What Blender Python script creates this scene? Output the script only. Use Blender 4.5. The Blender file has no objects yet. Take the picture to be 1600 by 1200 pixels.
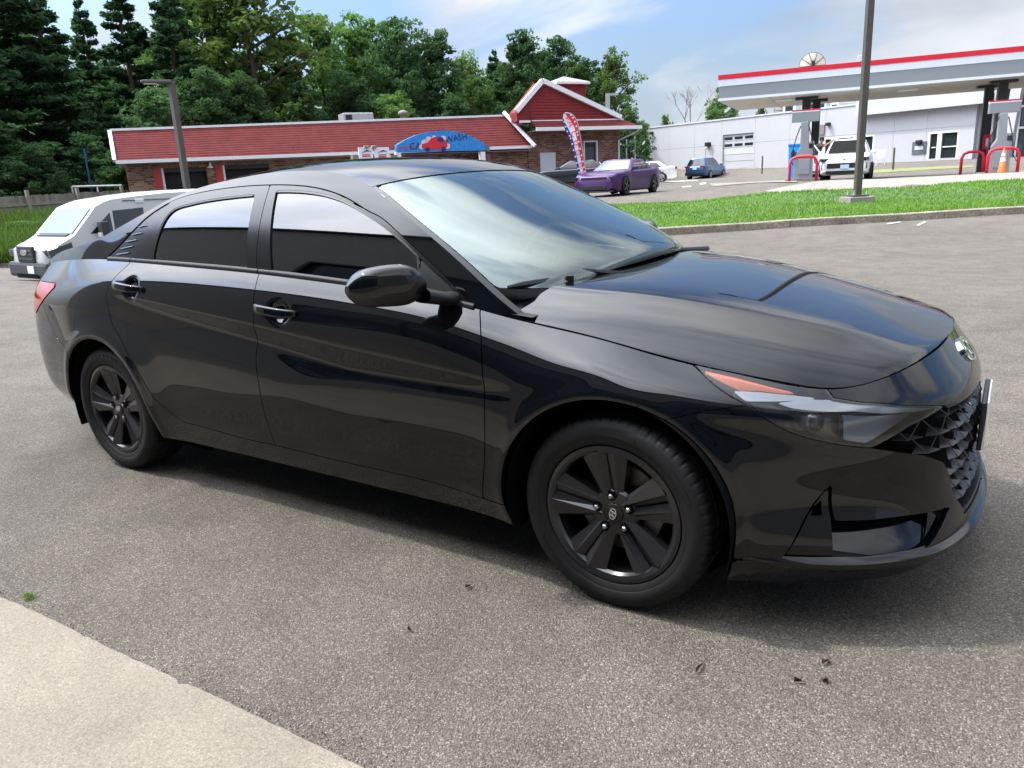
import bpy, bmesh, math, random
import numpy as np
from mathutils import Vector, Matrix

scene = bpy.context.scene
rad = math.radians

# ------------------------------------------------------------------ camera
CAM = np.array([0.96085, -2.82557, 1.33387])
YAW, PITCH, ROLL, FOC = 2.158998, -0.263440, -0.050635, 1188.366      # focal length in pixels of a 1600 px wide frame
def cam_axes():
    f = np.array([math.cos(PITCH)*math.cos(YAW), math.cos(PITCH)*math.sin(YAW), math.sin(PITCH)])
    r = np.cross(f, [0, 0, 1]); r /= np.linalg.norm(r); u = np.cross(r, f)
    c, s = math.cos(ROLL), math.sin(ROLL)
    return np.array([c*r+s*u, -s*r+c*u, f])
AX = cam_axes()
cd = bpy.data.cameras.new('camera'); camera = bpy.data.objects.new('camera', cd)
scene.collection.objects.link(camera); scene.camera = camera
cd.sensor_fit = 'HORIZONTAL'; cd.sensor_width = 36.0; cd.lens = 36.0*FOC/1600.0
cd.clip_start = 0.05; cd.clip_end = 3000
m = Matrix.Identity(4)
for i in range(3):
    m[i][0] = AX[0][i]; m[i][1] = AX[1][i]; m[i][2] = -AX[2][i]; m[i][3] = CAM[i]
camera.matrix_world = m

# ------------------------------------------------------------------ world, sun, exposure
SUN_EL, SUN_AZ = rad(57), rad(197)          # azimuth measured from +X towards +Y: where the sun stands
world = bpy.data.worlds.new('World'); scene.world = world; world.use_nodes = True
nt = world.node_tree; nt.nodes.clear()
def N(t, typ, **kw):
    n = t.nodes.new(typ)
    for k, v in kw.items():
        if hasattr(n, k) and k not in ('inputs',): setattr(n, k, v)
    return n
out = N(nt, 'ShaderNodeOutputWorld'); bg = N(nt, 'ShaderNodeBackground')
sky = N(nt, 'ShaderNodeTexSky'); sky.sky_type = 'NISHITA'; sky.sun_disc = False
sky.sun_elevation = SUN_EL; sky.sun_rotation = math.pi/2 - SUN_AZ
sky.air_density = 1.0; sky.dust_density = 1.2; sky.ozone_density = 1.4
tc = N(nt, 'ShaderNodeTexCoord'); sep = N(nt, 'ShaderNodeSeparateXYZ')
nt.links.new(tc.outputs['Generated'], sep.inputs[0])
# flat cloud layer: project the view direction on a plane overhead
mx = N(nt, 'ShaderNodeMath', operation='MAXIMUM'); nt.links.new(sep.outputs['Z'], mx.inputs[0]); mx.inputs[1].default_value = 0.0
ad = N(nt, 'ShaderNodeMath', operation='ADD'); nt.links.new(mx.outputs[0], ad.inputs[0]); ad.inputs[1].default_value = 0.38
dx = N(nt, 'ShaderNodeMath', operation='DIVIDE'); nt.links.new(sep.outputs['X'], dx.inputs[0]); nt.links.new(ad.outputs[0], dx.inputs[1])
dy = N(nt, 'ShaderNodeMath', operation='DIVIDE'); nt.links.new(sep.outputs['Y'], dy.inputs[0]); nt.links.new(ad.outputs[0], dy.inputs[1])
cmb = N(nt, 'ShaderNodeCombineXYZ'); nt.links.new(dx.outputs[0], cmb.inputs[0]); nt.links.new(dy.outputs[0], cmb.inputs[1])
mp = N(nt, 'ShaderNodeMapping'); nt.links.new(cmb.outputs[0], mp.inputs[0])
mp.inputs['Location'].default_value = (3.1, 0.6, 0.0); mp.inputs['Scale'].default_value = (0.75, 1.05, 1.0)
nz = N(nt, 'ShaderNodeTexNoise'); nt.links.new(mp.outputs[0], nz.inputs['Vector'])
nz.inputs['Scale'].default_value = 1.9; nz.inputs['Detail'].default_value = 9.0; nz.inputs['Roughness'].default_value = 0.52; nz.inputs['Distortion'].default_value = 0.35
cr = N(nt, 'ShaderNodeValToRGB'); cz_ = N(nt, 'ShaderNodeMapRange'); nt.links.new(sep.outputs['Z'], cz_.inputs[0]); cz_.inputs[1].default_value = .2; cz_.inputs[2].default_value = .7; cz_.inputs[3].default_value = 0.0; cz_.inputs[4].default_value = .09
ca_ = N(nt, 'ShaderNodeMath', operation='ADD'); nt.links.new(nz.outputs['Fac'], ca_.inputs[0]); nt.links.new(cz_.outputs[0], ca_.inputs[1]); nt.links.new(ca_.outputs[0], cr.inputs[0])
cr.color_ramp.elements[0].position = 0.45; cr.color_ramp.elements[0].color = (.06, .06, .06, 1)
cr.color_ramp.elements[1].position = 0.58; cr.color_ramp.elements[1].color = (1, 1, 1, 1)
nz2 = N(nt, 'ShaderNodeTexNoise'); nt.links.new(mp.outputs[0], nz2.inputs['Vector'])
nz2.inputs['Scale'].default_value = 2.3; nz2.inputs['Detail'].default_value = 6.0
cr2 = N(nt, 'ShaderNodeValToRGB'); nt.links.new(nz2.outputs['Fac'], cr2.inputs[0])
cr2.color_ramp.elements[0].position = 0.3; cr2.color_ramp.elements[0].color = (2.9, 3.25, 3.9, 1)
cr2.color_ramp.elements[1].position = 0.75; cr2.color_ramp.elements[1].color = (6.9, 6.95, 7.1, 1)
mix = N(nt, 'ShaderNodeMixRGB'); nt.links.new(cr.outputs[0], mix.inputs[0])
# bright thin overcast grows brighter overhead, as cloud lit from above does
zg = N(nt, 'ShaderNodeMapRange'); nt.links.new(sep.outputs['Z'], zg.inputs[0]); zg.inputs[1].default_value = .22; zg.inputs[2].default_value = .62; zg.inputs[3].default_value = 1.0; zg.inputs[4].default_value = 2.2; zg.interpolation_type = 'SMOOTHSTEP'
csc = N(nt, 'ShaderNodeVectorMath', operation='SCALE'); nt.links.new(cr2.outputs[0], csc.inputs[0]); nt.links.new(zg.outputs[0], csc.inputs['Scale'])
skb = N(nt, 'ShaderNodeVectorMath', operation='SCALE'); nt.links.new(sky.outputs[0], skb.inputs[0]); sks = N(nt, 'ShaderNodeMapRange'); nt.links.new(sep.outputs['Z'], sks.inputs[0]); sks.inputs[1].default_value = .04; sks.inputs[2].default_value = .36; sks.inputs[3].default_value = .62; sks.inputs[4].default_value = 1.7; nt.links.new(sks.outputs[0], skb.inputs['Scale'])
skt = N(nt, 'ShaderNodeVectorMath', operation='MULTIPLY'); nt.links.new(skb.outputs[0], skt.inputs[0]); skt.inputs[1].default_value = (.84, .92, 1.05)
nt.links.new(skt.outputs[0], mix.inputs[1]); nt.links.new(csc.outputs[0], mix.inputs[2])
# pale haze towards the horizon
hz = N(nt, 'ShaderNodeMapRange'); nt.links.new(sep.outputs['Z'], hz.inputs[0]); hz.inputs[1].default_value = 0.0; hz.inputs[2].default_value = 0.20; hz.inputs[3].default_value = 0.65; hz.inputs[4].default_value = 0.0; hz.interpolation_type = 'SMOOTHSTEP'
mixh = N(nt, 'ShaderNodeMixRGB'); nt.links.new(hz.outputs[0], mixh.inputs[0]); nt.links.new(mix.outputs[0], mixh.inputs[1]); mixh.inputs[2].default_value = (3.7, 4.35, 5.2, 1)
# glare of the hazy sky round the sun
sv = N(nt, 'ShaderNodeVectorMath', operation='DOT_PRODUCT'); nt.links.new(tc.outputs['Generated'], sv.inputs[0]); sv.inputs[1].default_value = (math.cos(SUN_EL)*math.cos(SUN_AZ), math.cos(SUN_EL)*math.sin(SUN_AZ), math.sin(SUN_EL))
gr = N(nt, 'ShaderNodeMapRange'); nt.links.new(sv.outputs['Value'], gr.inputs[0]); gr.inputs[1].default_value = .45; gr.inputs[2].default_value = 1.0; gr.inputs[3].default_value = 0.0; gr.inputs[4].default_value = 1.0
gp = N(nt, 'ShaderNodeMath', operation='POWER'); nt.links.new(gr.outputs[0], gp.inputs[0]); gp.inputs[1].default_value = 1.6
gm_ = N(nt, 'ShaderNodeMath', operation='MULTIPLY_ADD'); nt.links.new(gp.outputs[0], gm_.inputs[0]); gm_.inputs[1].default_value = 4.2; gm_.inputs[2].default_value = 1.0
gs = N(nt, 'ShaderNodeVectorMath', operation='SCALE'); nt.links.new(mixh.outputs[0], gs.inputs[0]); nt.links.new(gm_.outputs[0], gs.inputs['Scale'])
nt.links.new(gs.outputs[0], bg.inputs[0]); bg.inputs[1].default_value = 0.15
nt.links.new(bg.outputs[0], out.inputs[0])

sd = bpy.data.lights.new('sun', 'SUN'); sun = bpy.data.objects.new('sun', sd); scene.collection.objects.link(sun)
sd.energy = 4.2; sd.angle = rad(2.0); sd.color = (1.0, 0.95, 0.87)
sdir = Vector((math.cos(SUN_EL)*math.cos(SUN_AZ), math.cos(SUN_EL)*math.sin(SUN_AZ), math.sin(SUN_EL)))
sun.rotation_euler = (-sdir).to_track_quat('-Z', 'Y').to_euler(); sun.location = sdir*50
vs = scene.view_settings; vs.view_transform = 'Standard'; vs.look = 'None'; vs.exposure = 0.15; vs.gamma = 1.0; vs.use_curve_mapping = False
scene.render.engine = 'CYCLES'
scene.cycles.max_bounces = 8; scene.cycles.transparent_max_bounces = 24; scene.cycles.caustics_reflective = False; scene.cycles.caustics_refractive = False

# ------------------------------------------------------------------ measuring: photo position -> 3D (dimensions were read off the photograph)
def ray(px, py):
    return AX.T @ np.array([(px-800)/FOC, (600-py)/FOC, 1.0])
def project(P):
    q = (np.atleast_2d(P)-CAM) @ AX.T
    return np.c_[800+FOC*q[:, 0]/q[:, 2], 600-FOC*q[:, 1]/q[:, 2]]
def on_z(px, py, z=0.0):
    d = ray(px, py); return CAM + d*(z-CAM[2])/d[2]
def on_y(px, py, y):
    d = ray(px, py); return CAM + d*(y-CAM[1])/d[1]
def at_dist(px, py, dist):                                     # horizontal distance
    d = ray(px, py); return CAM + d*dist/math.hypot(d[0], d[1])

# ------------------------------------------------------------------ helpers
COL = scene.collection
def tag(o, label=None, cat=None, group=None, kind=None):
    if label: o['label'] = label
    if cat: o['category'] = cat
    if group: o['group'] = group
    if kind: o['kind'] = kind
    return o
def empty(name, loc=(0, 0, 0), rz=0.0, label=None, cat=None, group=None):
    o = bpy.data.objects.new(name, None); COL.objects.link(o); o.location = loc; o.rotation_euler = (0, 0, rz)
    o.empty_display_size = 0.2
    return tag(o, label, cat, group)
def link(name, me, mats=None, parent=None):
    o = bpy.data.objects.new(name, me); COL.objects.link(o)
    if mats is not None:
        for mt in (mats if isinstance(mats, (list, tuple)) else [mats]): me.materials.append(mt)
    if parent is not None: o.parent = parent
    return o
def mesh(name, V, F, mats=None, parent=None, smooth=False, normals=None, mi=None):
    me = bpy.data.meshes.new(name)
    me.from_pydata([tuple(map(float, v)) for v in V], [], [tuple(int(i) for i in f) for f in F])
    if smooth: me.polygons.foreach_set('use_smooth', [True]*len(me.polygons))
    if mi is not None: me.polygons.foreach_set('material_index', list(mi))
    me.update()
    if normals is not None: me.normals_split_custom_set_from_vertices([tuple(map(float, n)) for n in normals])
    return link(name, me, mats, parent)
class MB:
    """collects shapes into one mesh"""
    def __init__(s): s.V = []; s.F = []; s.M = []
    def add(s, V, F, mi=0):
        o = len(s.V); s.V += [tuple(v) for v in V]; s.F += [tuple(i+o for i in f) for f in F]; s.M += [mi]*len(F); return s
    def box(s, c, d, rz=0.0, mi=0, rx=0.0, ry=0.0):
        x, y, z = d[0]/2, d[1]/2, d[2]/2
        V = [(-x, -y, -z), (x, -y, -z), (x, y, -z), (-x, y, -z), (-x, -y, z), (x, -y, z), (x, y, z), (-x, y, z)]
        if rz or rx or ry:
            M = Matrix.Rotation(rz, 3, 'Z') @ Matrix.Rotation(ry, 3, 'Y') @ Matrix.Rotation(rx, 3, 'X'); V = [tuple(M @ Vector(v)) for v in V]
        V = [(a+c[0], b+c[1], e+c[2]) for a, b, e in V]
        return s.add(V, [(0, 3, 2, 1), (4, 5, 6, 7), (0, 1, 5, 4), (1, 2, 6, 5), (2, 3, 7, 6), (3, 0, 4, 7)], mi)
    def quadstrip(s, A, B, mi=0, flip=False):
        n = len(A); F = [(i, i+1, n+i+1, n+i) for i in range(n-1)]
        if flip: F = [f[::-1] for f in F]
        return s.add(list(A)+list(B), F, mi)
    def prism(s, poly, z0, z1, mi=0, axis='z'):
        """poly: 2D points CCW extruded; axis z: (x,y); axis y: (x,z) ; axis x: (y,z)"""
        n = len(poly)
        def P(p, h): return (p[0], p[1], h) if axis == 'z' else (p[0], h, p[1]) if axis == 'y' else (h, p[0], p[1])
        V = [P(p, z0) for p in poly]+[P(p, z1) for p in poly]
        F = [tuple(range(n))[::-1], tuple(range(n, 2*n))]+[(i, (i+1) % n, n+(i+1) % n, n+i) for i in range(n)]
        return s.add(V, F, mi)
    def tube(s, pts, r, n=8, mi=0, cap=True):
        pts = [Vector(p) for p in pts]; rs = [float(q) for q in r] if isinstance(r, (list, tuple)) else [float(r)]*len(pts)
        V = []; F = []; up = None
        for i, p in enumerate(pts):
            t = (pts[min(i+1, len(pts)-1)]-pts[max(i-1, 0)]).normalized()
            if up is None: up = Vector((0, 0, 1)) if abs(t.z) < .9 else Vector((1, 0, 0))
            a = t.cross(up)
            if a.length < 1e-4: a = t.cross(Vector((0, 1, 0)))
            a.normalize(); b = a.cross(t); up = b
            for k in range(n):
                an = 2*math.pi*k/n; V.append(tuple(p+rs[i]*(math.cos(an)*a+math.sin(an)*b)))
        for i in range(len(pts)-1):
            for k in range(n):
                k2 = (k+1) % n; F.append((i*n+k, (i+1)*n+k, (i+1)*n+k2, i*n+k2))
        if cap: F += [tuple(range(n)), tuple(range((len(pts)-1)*n, len(pts)*n))[::-1]]
        return s.add(V, F, mi)
    def lathe(s, prof, axis='z', c=(0, 0, 0), n=24, mi=0, a0=0.0, a1=2*math.pi):
        """prof: (r, h) pairs"""
        V = []; F = []; full = abs(a1-a0-2*math.pi) < 1e-6; nn = n if full else n+1
        for r, h in prof:
            for k in range(nn):
                a = a0+(a1-a0)*k/n; u, v = r*math.cos(a), r*math.sin(a)
                V.append((u+c[0], v+c[1], h+c[2]) if axis == 'z' else (u+c[0], h+c[1], v+c[2]) if axis == 'y' else (h+c[0], u+c[1], v+c[2]))
        for i in range(len(prof)-1):
            for k in range(n):
                k2 = (k+1) % nn; F.append((i*nn+k, i*nn+k2, (i+1)*nn+k2, (i+1)*nn+k))
        return s.add(V, F, mi)
    def grid(s, P, mi=0, flip=False):
        P = np.asarray(P); a, b = P.shape[:2]
        F = [(i*b+j, (i+1)*b+j, (i+1)*b+j+1, i*b+j+1) for i in range(a-1) for j in range(b-1)]
        if flip: F = [f[::-1] for f in F]
        return s.add(P.reshape(-1, 3), F, mi)
    def build(s, name, mats, parent=None, smooth=False, bevel=0.0, fix=False, auto=None):
        o = mesh(name, s.V, s.F, mats, parent, smooth, mi=s.M)
        if fix or bevel or auto is not None:
            bm = bmesh.new(); bm.from_mesh(o.data)
            if fix: bmesh.ops.remove_doubles(bm, verts=bm.verts, dist=1e-5); bmesh.ops.recalc_face_normals(bm, faces=bm.faces)
            if bevel:
                es = [e for e in bm.edges if len(e.link_faces) == 2 and e.calc_face_angle(0) > .5]
                bmesh.ops.bevel(bm, geom=es, offset=bevel, segments=2, profile=.6, affect='EDGES', clamp_overlap=True)
            if auto is not None:
                for e in bm.edges: e.smooth = e.calc_face_angle(0) < auto
            bm.to_mesh(o.data); bm.free()
            if auto is not None: o.data.polygons.foreach_set('use_smooth', [True]*len(o.data.polygons))
        return o

# ------------------------------------------------------------------ materials
MATS = {}
def pmat(name, col, rough=0.5, metal=0.0, spec=0.5, coat=0.0, noise=0.0, nscale=8.0, bump=0.0, bscale=40.0, emis=None, trans=0.0, ior=1.45):
    if name in MATS: return MATS[name]
    mt = bpy.data.materials.new(name); mt.use_nodes = True; t = mt.node_tree; b = t.nodes['Principled BSDF']
    b.inputs['Base Color'].default_value = (*col, 1); b.inputs['Roughness'].default_value = rough; b.inputs['Metallic'].default_value = metal
    b.inputs['Specular IOR Level'].default_value = spec; b.inputs['Coat Weight'].default_value = coat; b.inputs['Coat Roughness'].default_value = .02
    b.inputs['IOR'].default_value = ior
    if trans: b.inputs['Transmission Weight'].default_value = trans
    if emis: b.inputs['Emission Color'].default_value = (*emis[0], 1); b.inputs['Emission Strength'].default_value = emis[1]
    if noise or bump:
        tcn = N(t, 'ShaderNodeTexCoord')
        if noise:
            n = N(t, 'ShaderNodeTexNoise'); t.links.new(tcn.outputs['Object'], n.inputs['Vector']); n.inputs['Scale'].default_value = nscale; n.inputs['Detail'].default_value = 6; n.inputs['Roughness'].default_value = .65
            mrr = N(t, 'ShaderNodeMapRange'); t.links.new(n.outputs['Fac'], mrr.inputs[0])
            mrr.inputs[1].default_value = .25; mrr.inputs[2].default_value = .75; mrr.inputs[3].default_value = 1-noise; mrr.inputs[4].default_value = 1+noise
            h = N(t, 'ShaderNodeVectorMath', operation='SCALE'); h.inputs[0].default_value = col; t.links.new(mrr.outputs[0], h.inputs['Scale'])
            t.links.new(h.outputs[0], b.inputs['Base Color'])
        if bump:
            n2 = N(t, 'ShaderNodeTexNoise'); t.links.new(tcn.outputs['Object'], n2.inputs['Vector']); n2.inputs['Scale'].default_value = bscale; n2.inputs['Detail'].default_value = 5
            bp = N(t, 'ShaderNodeBump'); bp.inputs['Strength'].default_value = bump; bp.inputs['Distance'].default_value = .01
            t.links.new(n2.outputs['Fac'], bp.inputs['Height']); t.links.new(bp.outputs[0], b.inputs['Normal'])
    MATS[name] = mt; return mt
def glass(name, tint, refl=(1, 1, 1), ior=1.5, rough=0.0):
    """thin sheet glass: mirror by Fresnel over tinted see-through"""
    if name in MATS: return MATS[name]
    mt = bpy.data.materials.new(name); mt.use_nodes = True; t = mt.node_tree; t.nodes.clear()
    o = N(t, 'ShaderNodeOutputMaterial'); mxs = N(t, 'ShaderNodeMixShader'); fr = N(t, 'ShaderNodeFresnel'); fr.inputs[0].default_value = ior
    tr = N(t, 'ShaderNodeBsdfTransparent'); tr.inputs[0].default_value = (*tint, 1); gl = N(t, 'ShaderNodeBsdfGlossy'); gl.inputs['Roughness'].default_value = rough
    gl.inputs['Color'].default_value = (*refl, 1)
    t.links.new(fr.outputs[0], mxs.inputs[0]); t.links.new(tr.outputs[0], mxs.inputs[1]); t.links.new(gl.outputs[0], mxs.inputs[2]); t.links.new(mxs.outputs[0], o.inputs[0])
    MATS[name] = mt; return mt

BLACK_PAINT = pmat('black_paint', (.0022, .0024, .0030), rough=.03, spec=.55, coat=.0)
BLACK_GLOSS = pmat('black_gloss_plastic', (.004, .004, .005), rough=.05)
BLACK_SATIN = pmat('black_satin_plastic', (.010, .010, .011), rough=.38)
BLACK_MATT = pmat('black_textured_plastic', (.014, .014, .015), rough=.7, bump=.15, bscale=300)
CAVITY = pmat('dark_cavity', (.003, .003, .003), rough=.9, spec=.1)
RUBBER = pmat('tyre_rubber', (.0095, .0095, .010), rough=.62, spec=.3, noise=.25, nscale=14, bump=.05, bscale=120)
RIM_BLACK = pmat('black_wheel_paint', (.010, .010, .011), rough=.24, coat=.25)
CHROME = pmat('chrome', (.75, .76, .78), rough=.08, metal=1.0)
STEEL = pmat('steel', (.32, .32, .33), rough=.3, metal=1.0)
CAST = pmat('cast_iron', (.10, .095, .09), rough=.45, metal=.8, noise=.2)
SIDE_GLASS = glass('tinted_side_glass', (.09, .095, .10), ior=1.8)
WIND_GLASS = glass('windshield_glass', (.78, .88, .85), (.88, 1.0, .96), ior=2.2)
LENS = glass('clear_lamp_lens', (.86, .88, .9), ior=1.55)
# ================================================================== the black sedan in the foreground
def nspline(xs, ys, mode='natural'):
    """C2 cubic spline through the knots; ys (n,) or (n,k)"""
    xs = np.asarray(xs, float); ys = np.asarray(ys, float); n = len(xs); one = ys.ndim == 1
    Y = ys[:, None] if one else ys; h = np.diff(xs); A = np.zeros((n, n)); R = np.zeros((n, Y.shape[1])); A[0, 0] = A[-1, -1] = 1
    for i in range(1, n-1):
        A[i, i-1] = h[i-1]; A[i, i] = 2*(h[i-1]+h[i]); A[i, i+1] = h[i]; R[i] = 6*((Y[i+1]-Y[i])/h[i]-(Y[i]-Y[i-1])/h[i-1])
    Mm = np.linalg.solve(A, R)
    def f(x):
        x = np.asarray(x, float); i = np.clip(np.searchsorted(xs, x)-1, 0, n-2); hh = h[i][..., None]; t0 = (xs[i+1]-x)[..., None]; t1 = (x-xs[i])[..., None]
        r = Mm[i]*t0**3/(6*hh)+Mm[i+1]*t1**3/(6*hh)+(Y[i]/hh-Mm[i]*hh/6)*t0+(Y[i+1]/hh-Mm[i+1]*hh/6)*t1
        return r[..., 0] if one else r
    return f
def lin(x, xs, ys): return np.interp(x, xs, ys)
def sstep(x, a, b):
    t = np.clip((x-a)/(b-a), 0, 1); return t*t*(3-2*t)

# stations round the body (plan view of the right half, front centre to rear centre) and seven rows bottom to top
BASE = np.array([(.93, 0), (.915, .2), (.86, .4), (.79, .51), (.69, .61), (.55, .715), (.37, .80), (.15, .86), (-.05, .885), (-.32, .90), (-.6, .905), (-1.06, .91),
                 (-1.55, .912), (-2.1, .911), (-2.5, .908), (-2.75, .905), (-3.1, .885), (-3.4, .83), (-3.64, .74), (-3.8, .6), (-3.88, .4), (-3.92, .2), (-3.93, 0)])
AS = np.r_[0, np.cumsum(np.hypot(*np.diff(BASE, axis=0).T))]; ATOT = AS[-1]
MIDX = [-.32, -.6, -1.06, -1.55, -2.1, -2.5, -2.75]
def row(front, y, z, rear): return np.array(list(front)+[(MIDX[i], y[i], z[i]) for i in range(7)]+list(rear))
R6 = row([(.815, 0, .787), (.81, .2, .784), (.77, .4, .771), (.72, .52, .755), (.64, .605, .732), (.52, .668, .727), (.34, .718, .760), (.14, .758, .800), (-.05, .785, .845)],
         [.797, .822, .835, .836, .832, .815, .795], [.888, .945, .995, 1.025, 1.045, 1.054, 1.054],
         [(-3.1, .765, 1.042), (-3.4, .70, 1.018), (-3.58, .64, .993), (-3.72, .545, .972), (-3.81, .38, .962), (-3.86, .2, .958), (-3.87, 0, .957)])
R5 = row([(.862, 0, .722), (.855, .2, .72), (.815, .42, .703), (.76, .535, .688), (.69, .612, .672), (.56, .70, .672), (.37, .785, .700), (.15, .838, .738), (-.05, .862, .775)],
         [.868, .887, .896, .898, .896, .892, .885], [.808, .868, .906, .931, .946, .948, .940],
         [(-3.1, .85, .912), (-3.4, .79, .90), (-3.63, .70, .887), (-3.77, .57, .877), (-3.86, .39, .872), (-3.9, .2, .87), (-3.91, 0, .87)])
R4 = row([(.905, 0, .655), (.897, .2, .652), (.852, .41, .637), (.79, .52, .62), (.70, .612, .602), (.56, .712, .600), (.37, .80, .625), (.15, .863, .66), (-.05, .888, .69)],
         [.893, .901, .906, .908, .907, .904, .90], [.70, .735, .757, .77, .78, .78, .777],
         [(-3.1, .88, .767), (-3.4, .82, .76), (-3.65, .73, .755), (-3.80, .59, .75), (-3.89, .4, .746), (-3.93, .2, .745), (-3.94, 0, .745)])
R3 = row([(.93, 0, .53), (.918, .2, .53), (.875, .41, .522), (.81, .52, .512), (.71, .617, .505), (.565, .717, .51), (.375, .81, .53), (.15, .873, .565), (-.05, .897, .58)],
         [.901, .906, .910, .912, .911, .908, .905], [.575, .58, .58, .58, .58, .585, .59],
         [(-3.1, .885, .60), (-3.4, .83, .61), (-3.66, .74, .61), (-3.82, .6, .61), (-3.91, .4, .61), (-3.95, .2, .61), (-3.96, 0, .61)])
R2 = row([(.932, 0, .39), (.92, .2, .39), (.875, .42, .385), (.805, .535, .385), (.705, .632, .385), (.562, .732, .385), (.372, .82, .39), (.15, .879, .40), (-.05, .90, .41)],
         [.898, .895, .893, .893, .894, .897, .898], [.415, .415, .415, .415, .415, .42, .425],
         [(-3.1, .88, .43), (-3.4, .83, .44), (-3.65, .74, .44), (-3.80, .6, .44), (-3.89, .4, .44), (-3.93, .2, .44), (-3.94, 0, .44)])
R1 = row([(.945, 0, .235), (.935, .2, .235), (.905, .37, .232), (.85, .51, .23), (.75, .63, .23), (.59, .742, .232), (.38, .83, .245), (.15, .872, .265), (-.05, .882, .275)],
         [.879, .877, .876, .876, .877, .879, .88], [.283, .296, .302, .307, .313, .318, .322],
         [(-3.1, .865, .328), (-3.4, .81, .33), (-3.6, .73, .33), (-3.74, .59, .33), (-3.83, .4, .33), (-3.87, .2, .33), (-3.88, 0, .33)])
R0 = row([(.90, 0, .165), (.89, .2, .165), (.862, .355, .163), (.81, .49, .162), (.715, .605, .162), (.56, .715, .163), (.36, .802, .17), (.15, .842, .18), (-.05, .85, .19)],
         [.848, .846, .845, .845, .846, .848, .85], [.20, .208, .212, .215, .218, .222, .23],
         [(-3.1, .83, .262), (-3.4, .775, .27), (-3.56, .70, .27), (-3.69, .57, .27), (-3.77, .39, .27), (-3.8, .2, .27), (-3.81, 0, .27)])
ROWS = np.array([R0, R1, R2, R3, R4, R5, R6]); VK = np.array([0, .10, .27, .46, .64, .845, 1.0]); BV = .78
def ext(a):   # mirrored ends so the nose and tail are smooth through the centre line
    e = a.copy(); k = 3
    fr = e[1:k+1][::-1]*[1, -1, 1]; rr = e[-k-1:-1][::-1]*[1, -1, 1]; return np.vstack([fr, e, rr])
ASX = np.r_[-AS[1:4][::-1], AS, 2*ATOT-AS[-4:-1][::-1]]
RSPL = [nspline(ASX, ext(r)) for r in ROWS]
ZA = ([-2.75, -2.45, -1.55, -1.06, -.43, -.30], [.935, .915, .827, .773, .716, .705])
ZB = ([-2.75, -2.45, -1.555, -1.06, -.33], [.90, .89, .762, .687, .675])
ZC = ([-2.75, -2.0, -1.53, -1.06, -.33], [.36, .43, .545, .655, .64])
def creases(x, z):
    za, zb, zc = lin(x, *ZA), lin(x, *ZB), lin(x, *ZC); o = np.zeros_like(z)
    amp = sstep(x, -2.72, -2.2)*sstep(-x, .22, .6); apex = sstep(-x, .9, 1.4)
    dz = np.maximum(za-zb, .012)
    vb_ = .008-np.minimum(.40*dz, .036)
    kp = [(za+.16, 0*z), (za, .008+0*z), (zb, vb_), (zc, vb_+.008+.010*apex), (zc-.24, 0*z)]
    ws_ = (.02, .0035, .006, .012, .05)
    s = [(kp[i+1][1]-kp[i][1])/np.minimum(kp[i+1][0]-kp[i][0], -.006) for i in range(4)]
    # integrate slopes with soft corners, from the top down
    def sp(t, w): return w*np.logaddexp(0, np.maximum(t/w, -40))
    val = 0*z; prev = 0*z
    for i in range(5):
        sl = s[i] if i < 4 else 0*z
        val = val+(prev-sl)*sp(kp[i][0]-z, ws_[i]); prev = sl
    return val*amp
HANDLES = [(-1.385, .888), (-2.375, .945)]
def shell(a, b):
    """right body side: a = run round the body, b = height run (0..BV)"""
    a = np.asarray(a, float); v = np.asarray(b, float)/BV
    a, v = np.broadcast_arrays(a, v); sh = a.shape; a = a.ravel(); v = v.ravel()
    P = np.array([f(a) for f in RSPL])                         # 7,n,3
    n = len(a); h = np.diff(VK); A = np.zeros((7, 7)); A[0, 0] = A[-1, -1] = 1; Rm = np.zeros((7, n, 3))
    for i in range(1, 6):
        A[i, i-1] = h[i-1]; A[i, i] = 2*(h[i-1]+h[i]); A[i, i+1] = h[i]; Rm[i] = 6*((P[i+1]-P[i])/h[i]-(P[i]-P[i-1])/h[i-1])
    Mm = np.einsum('ij,jnk->ink', np.linalg.inv(A), Rm)
    i = np.clip(np.searchsorted(VK, v)-1, 0, 5); ar = np.arange(n); hh = h[i][:, None]; t0 = (VK[i+1]-v)[:, None]; t1 = (v-VK[i])[:, None]
    Q = Mm[i, ar]*t0**3/(6*hh)+Mm[i+1, ar]*t1**3/(6*hh)+(P[i, ar]/hh-Mm[i, ar]*hh/6)*t0+(P[i+1, ar]/hh-Mm[i+1, ar]*hh/6)*t1
    x, y, z = Q[:, 0], Q[:, 1].copy(), Q[:, 2]
    side = sstep(y, .45, .7)
    y += creases(x, z)*side
    for wx in (0.0, -2.735):
        r = np.hypot(x-wx, z-.32); y += side*(.010*np.exp(-((r-.385)/.03)**2)+.012*np.exp(-((r-.40)/.11)**2))
    for hx, hz in HANDLES: y -= .024*np.exp(-(((x-hx-.01)/.050)**2+((z-hz+.004)/.040)**2)**2)
    return np.stack([x, -y, z], -1).reshape(sh+(3,))
def belt(x):
    xs = ROWS[6][9:20, 0][::-1]
    return nspline(xs, ROWS[6][9:20, 1][::-1])(x), nspline(xs, ROWS[6][9:20, 2][::-1])(x)
def tumble(h): h = np.maximum(h, -.05); return .27*h+.80*h*np.abs(h)
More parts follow.
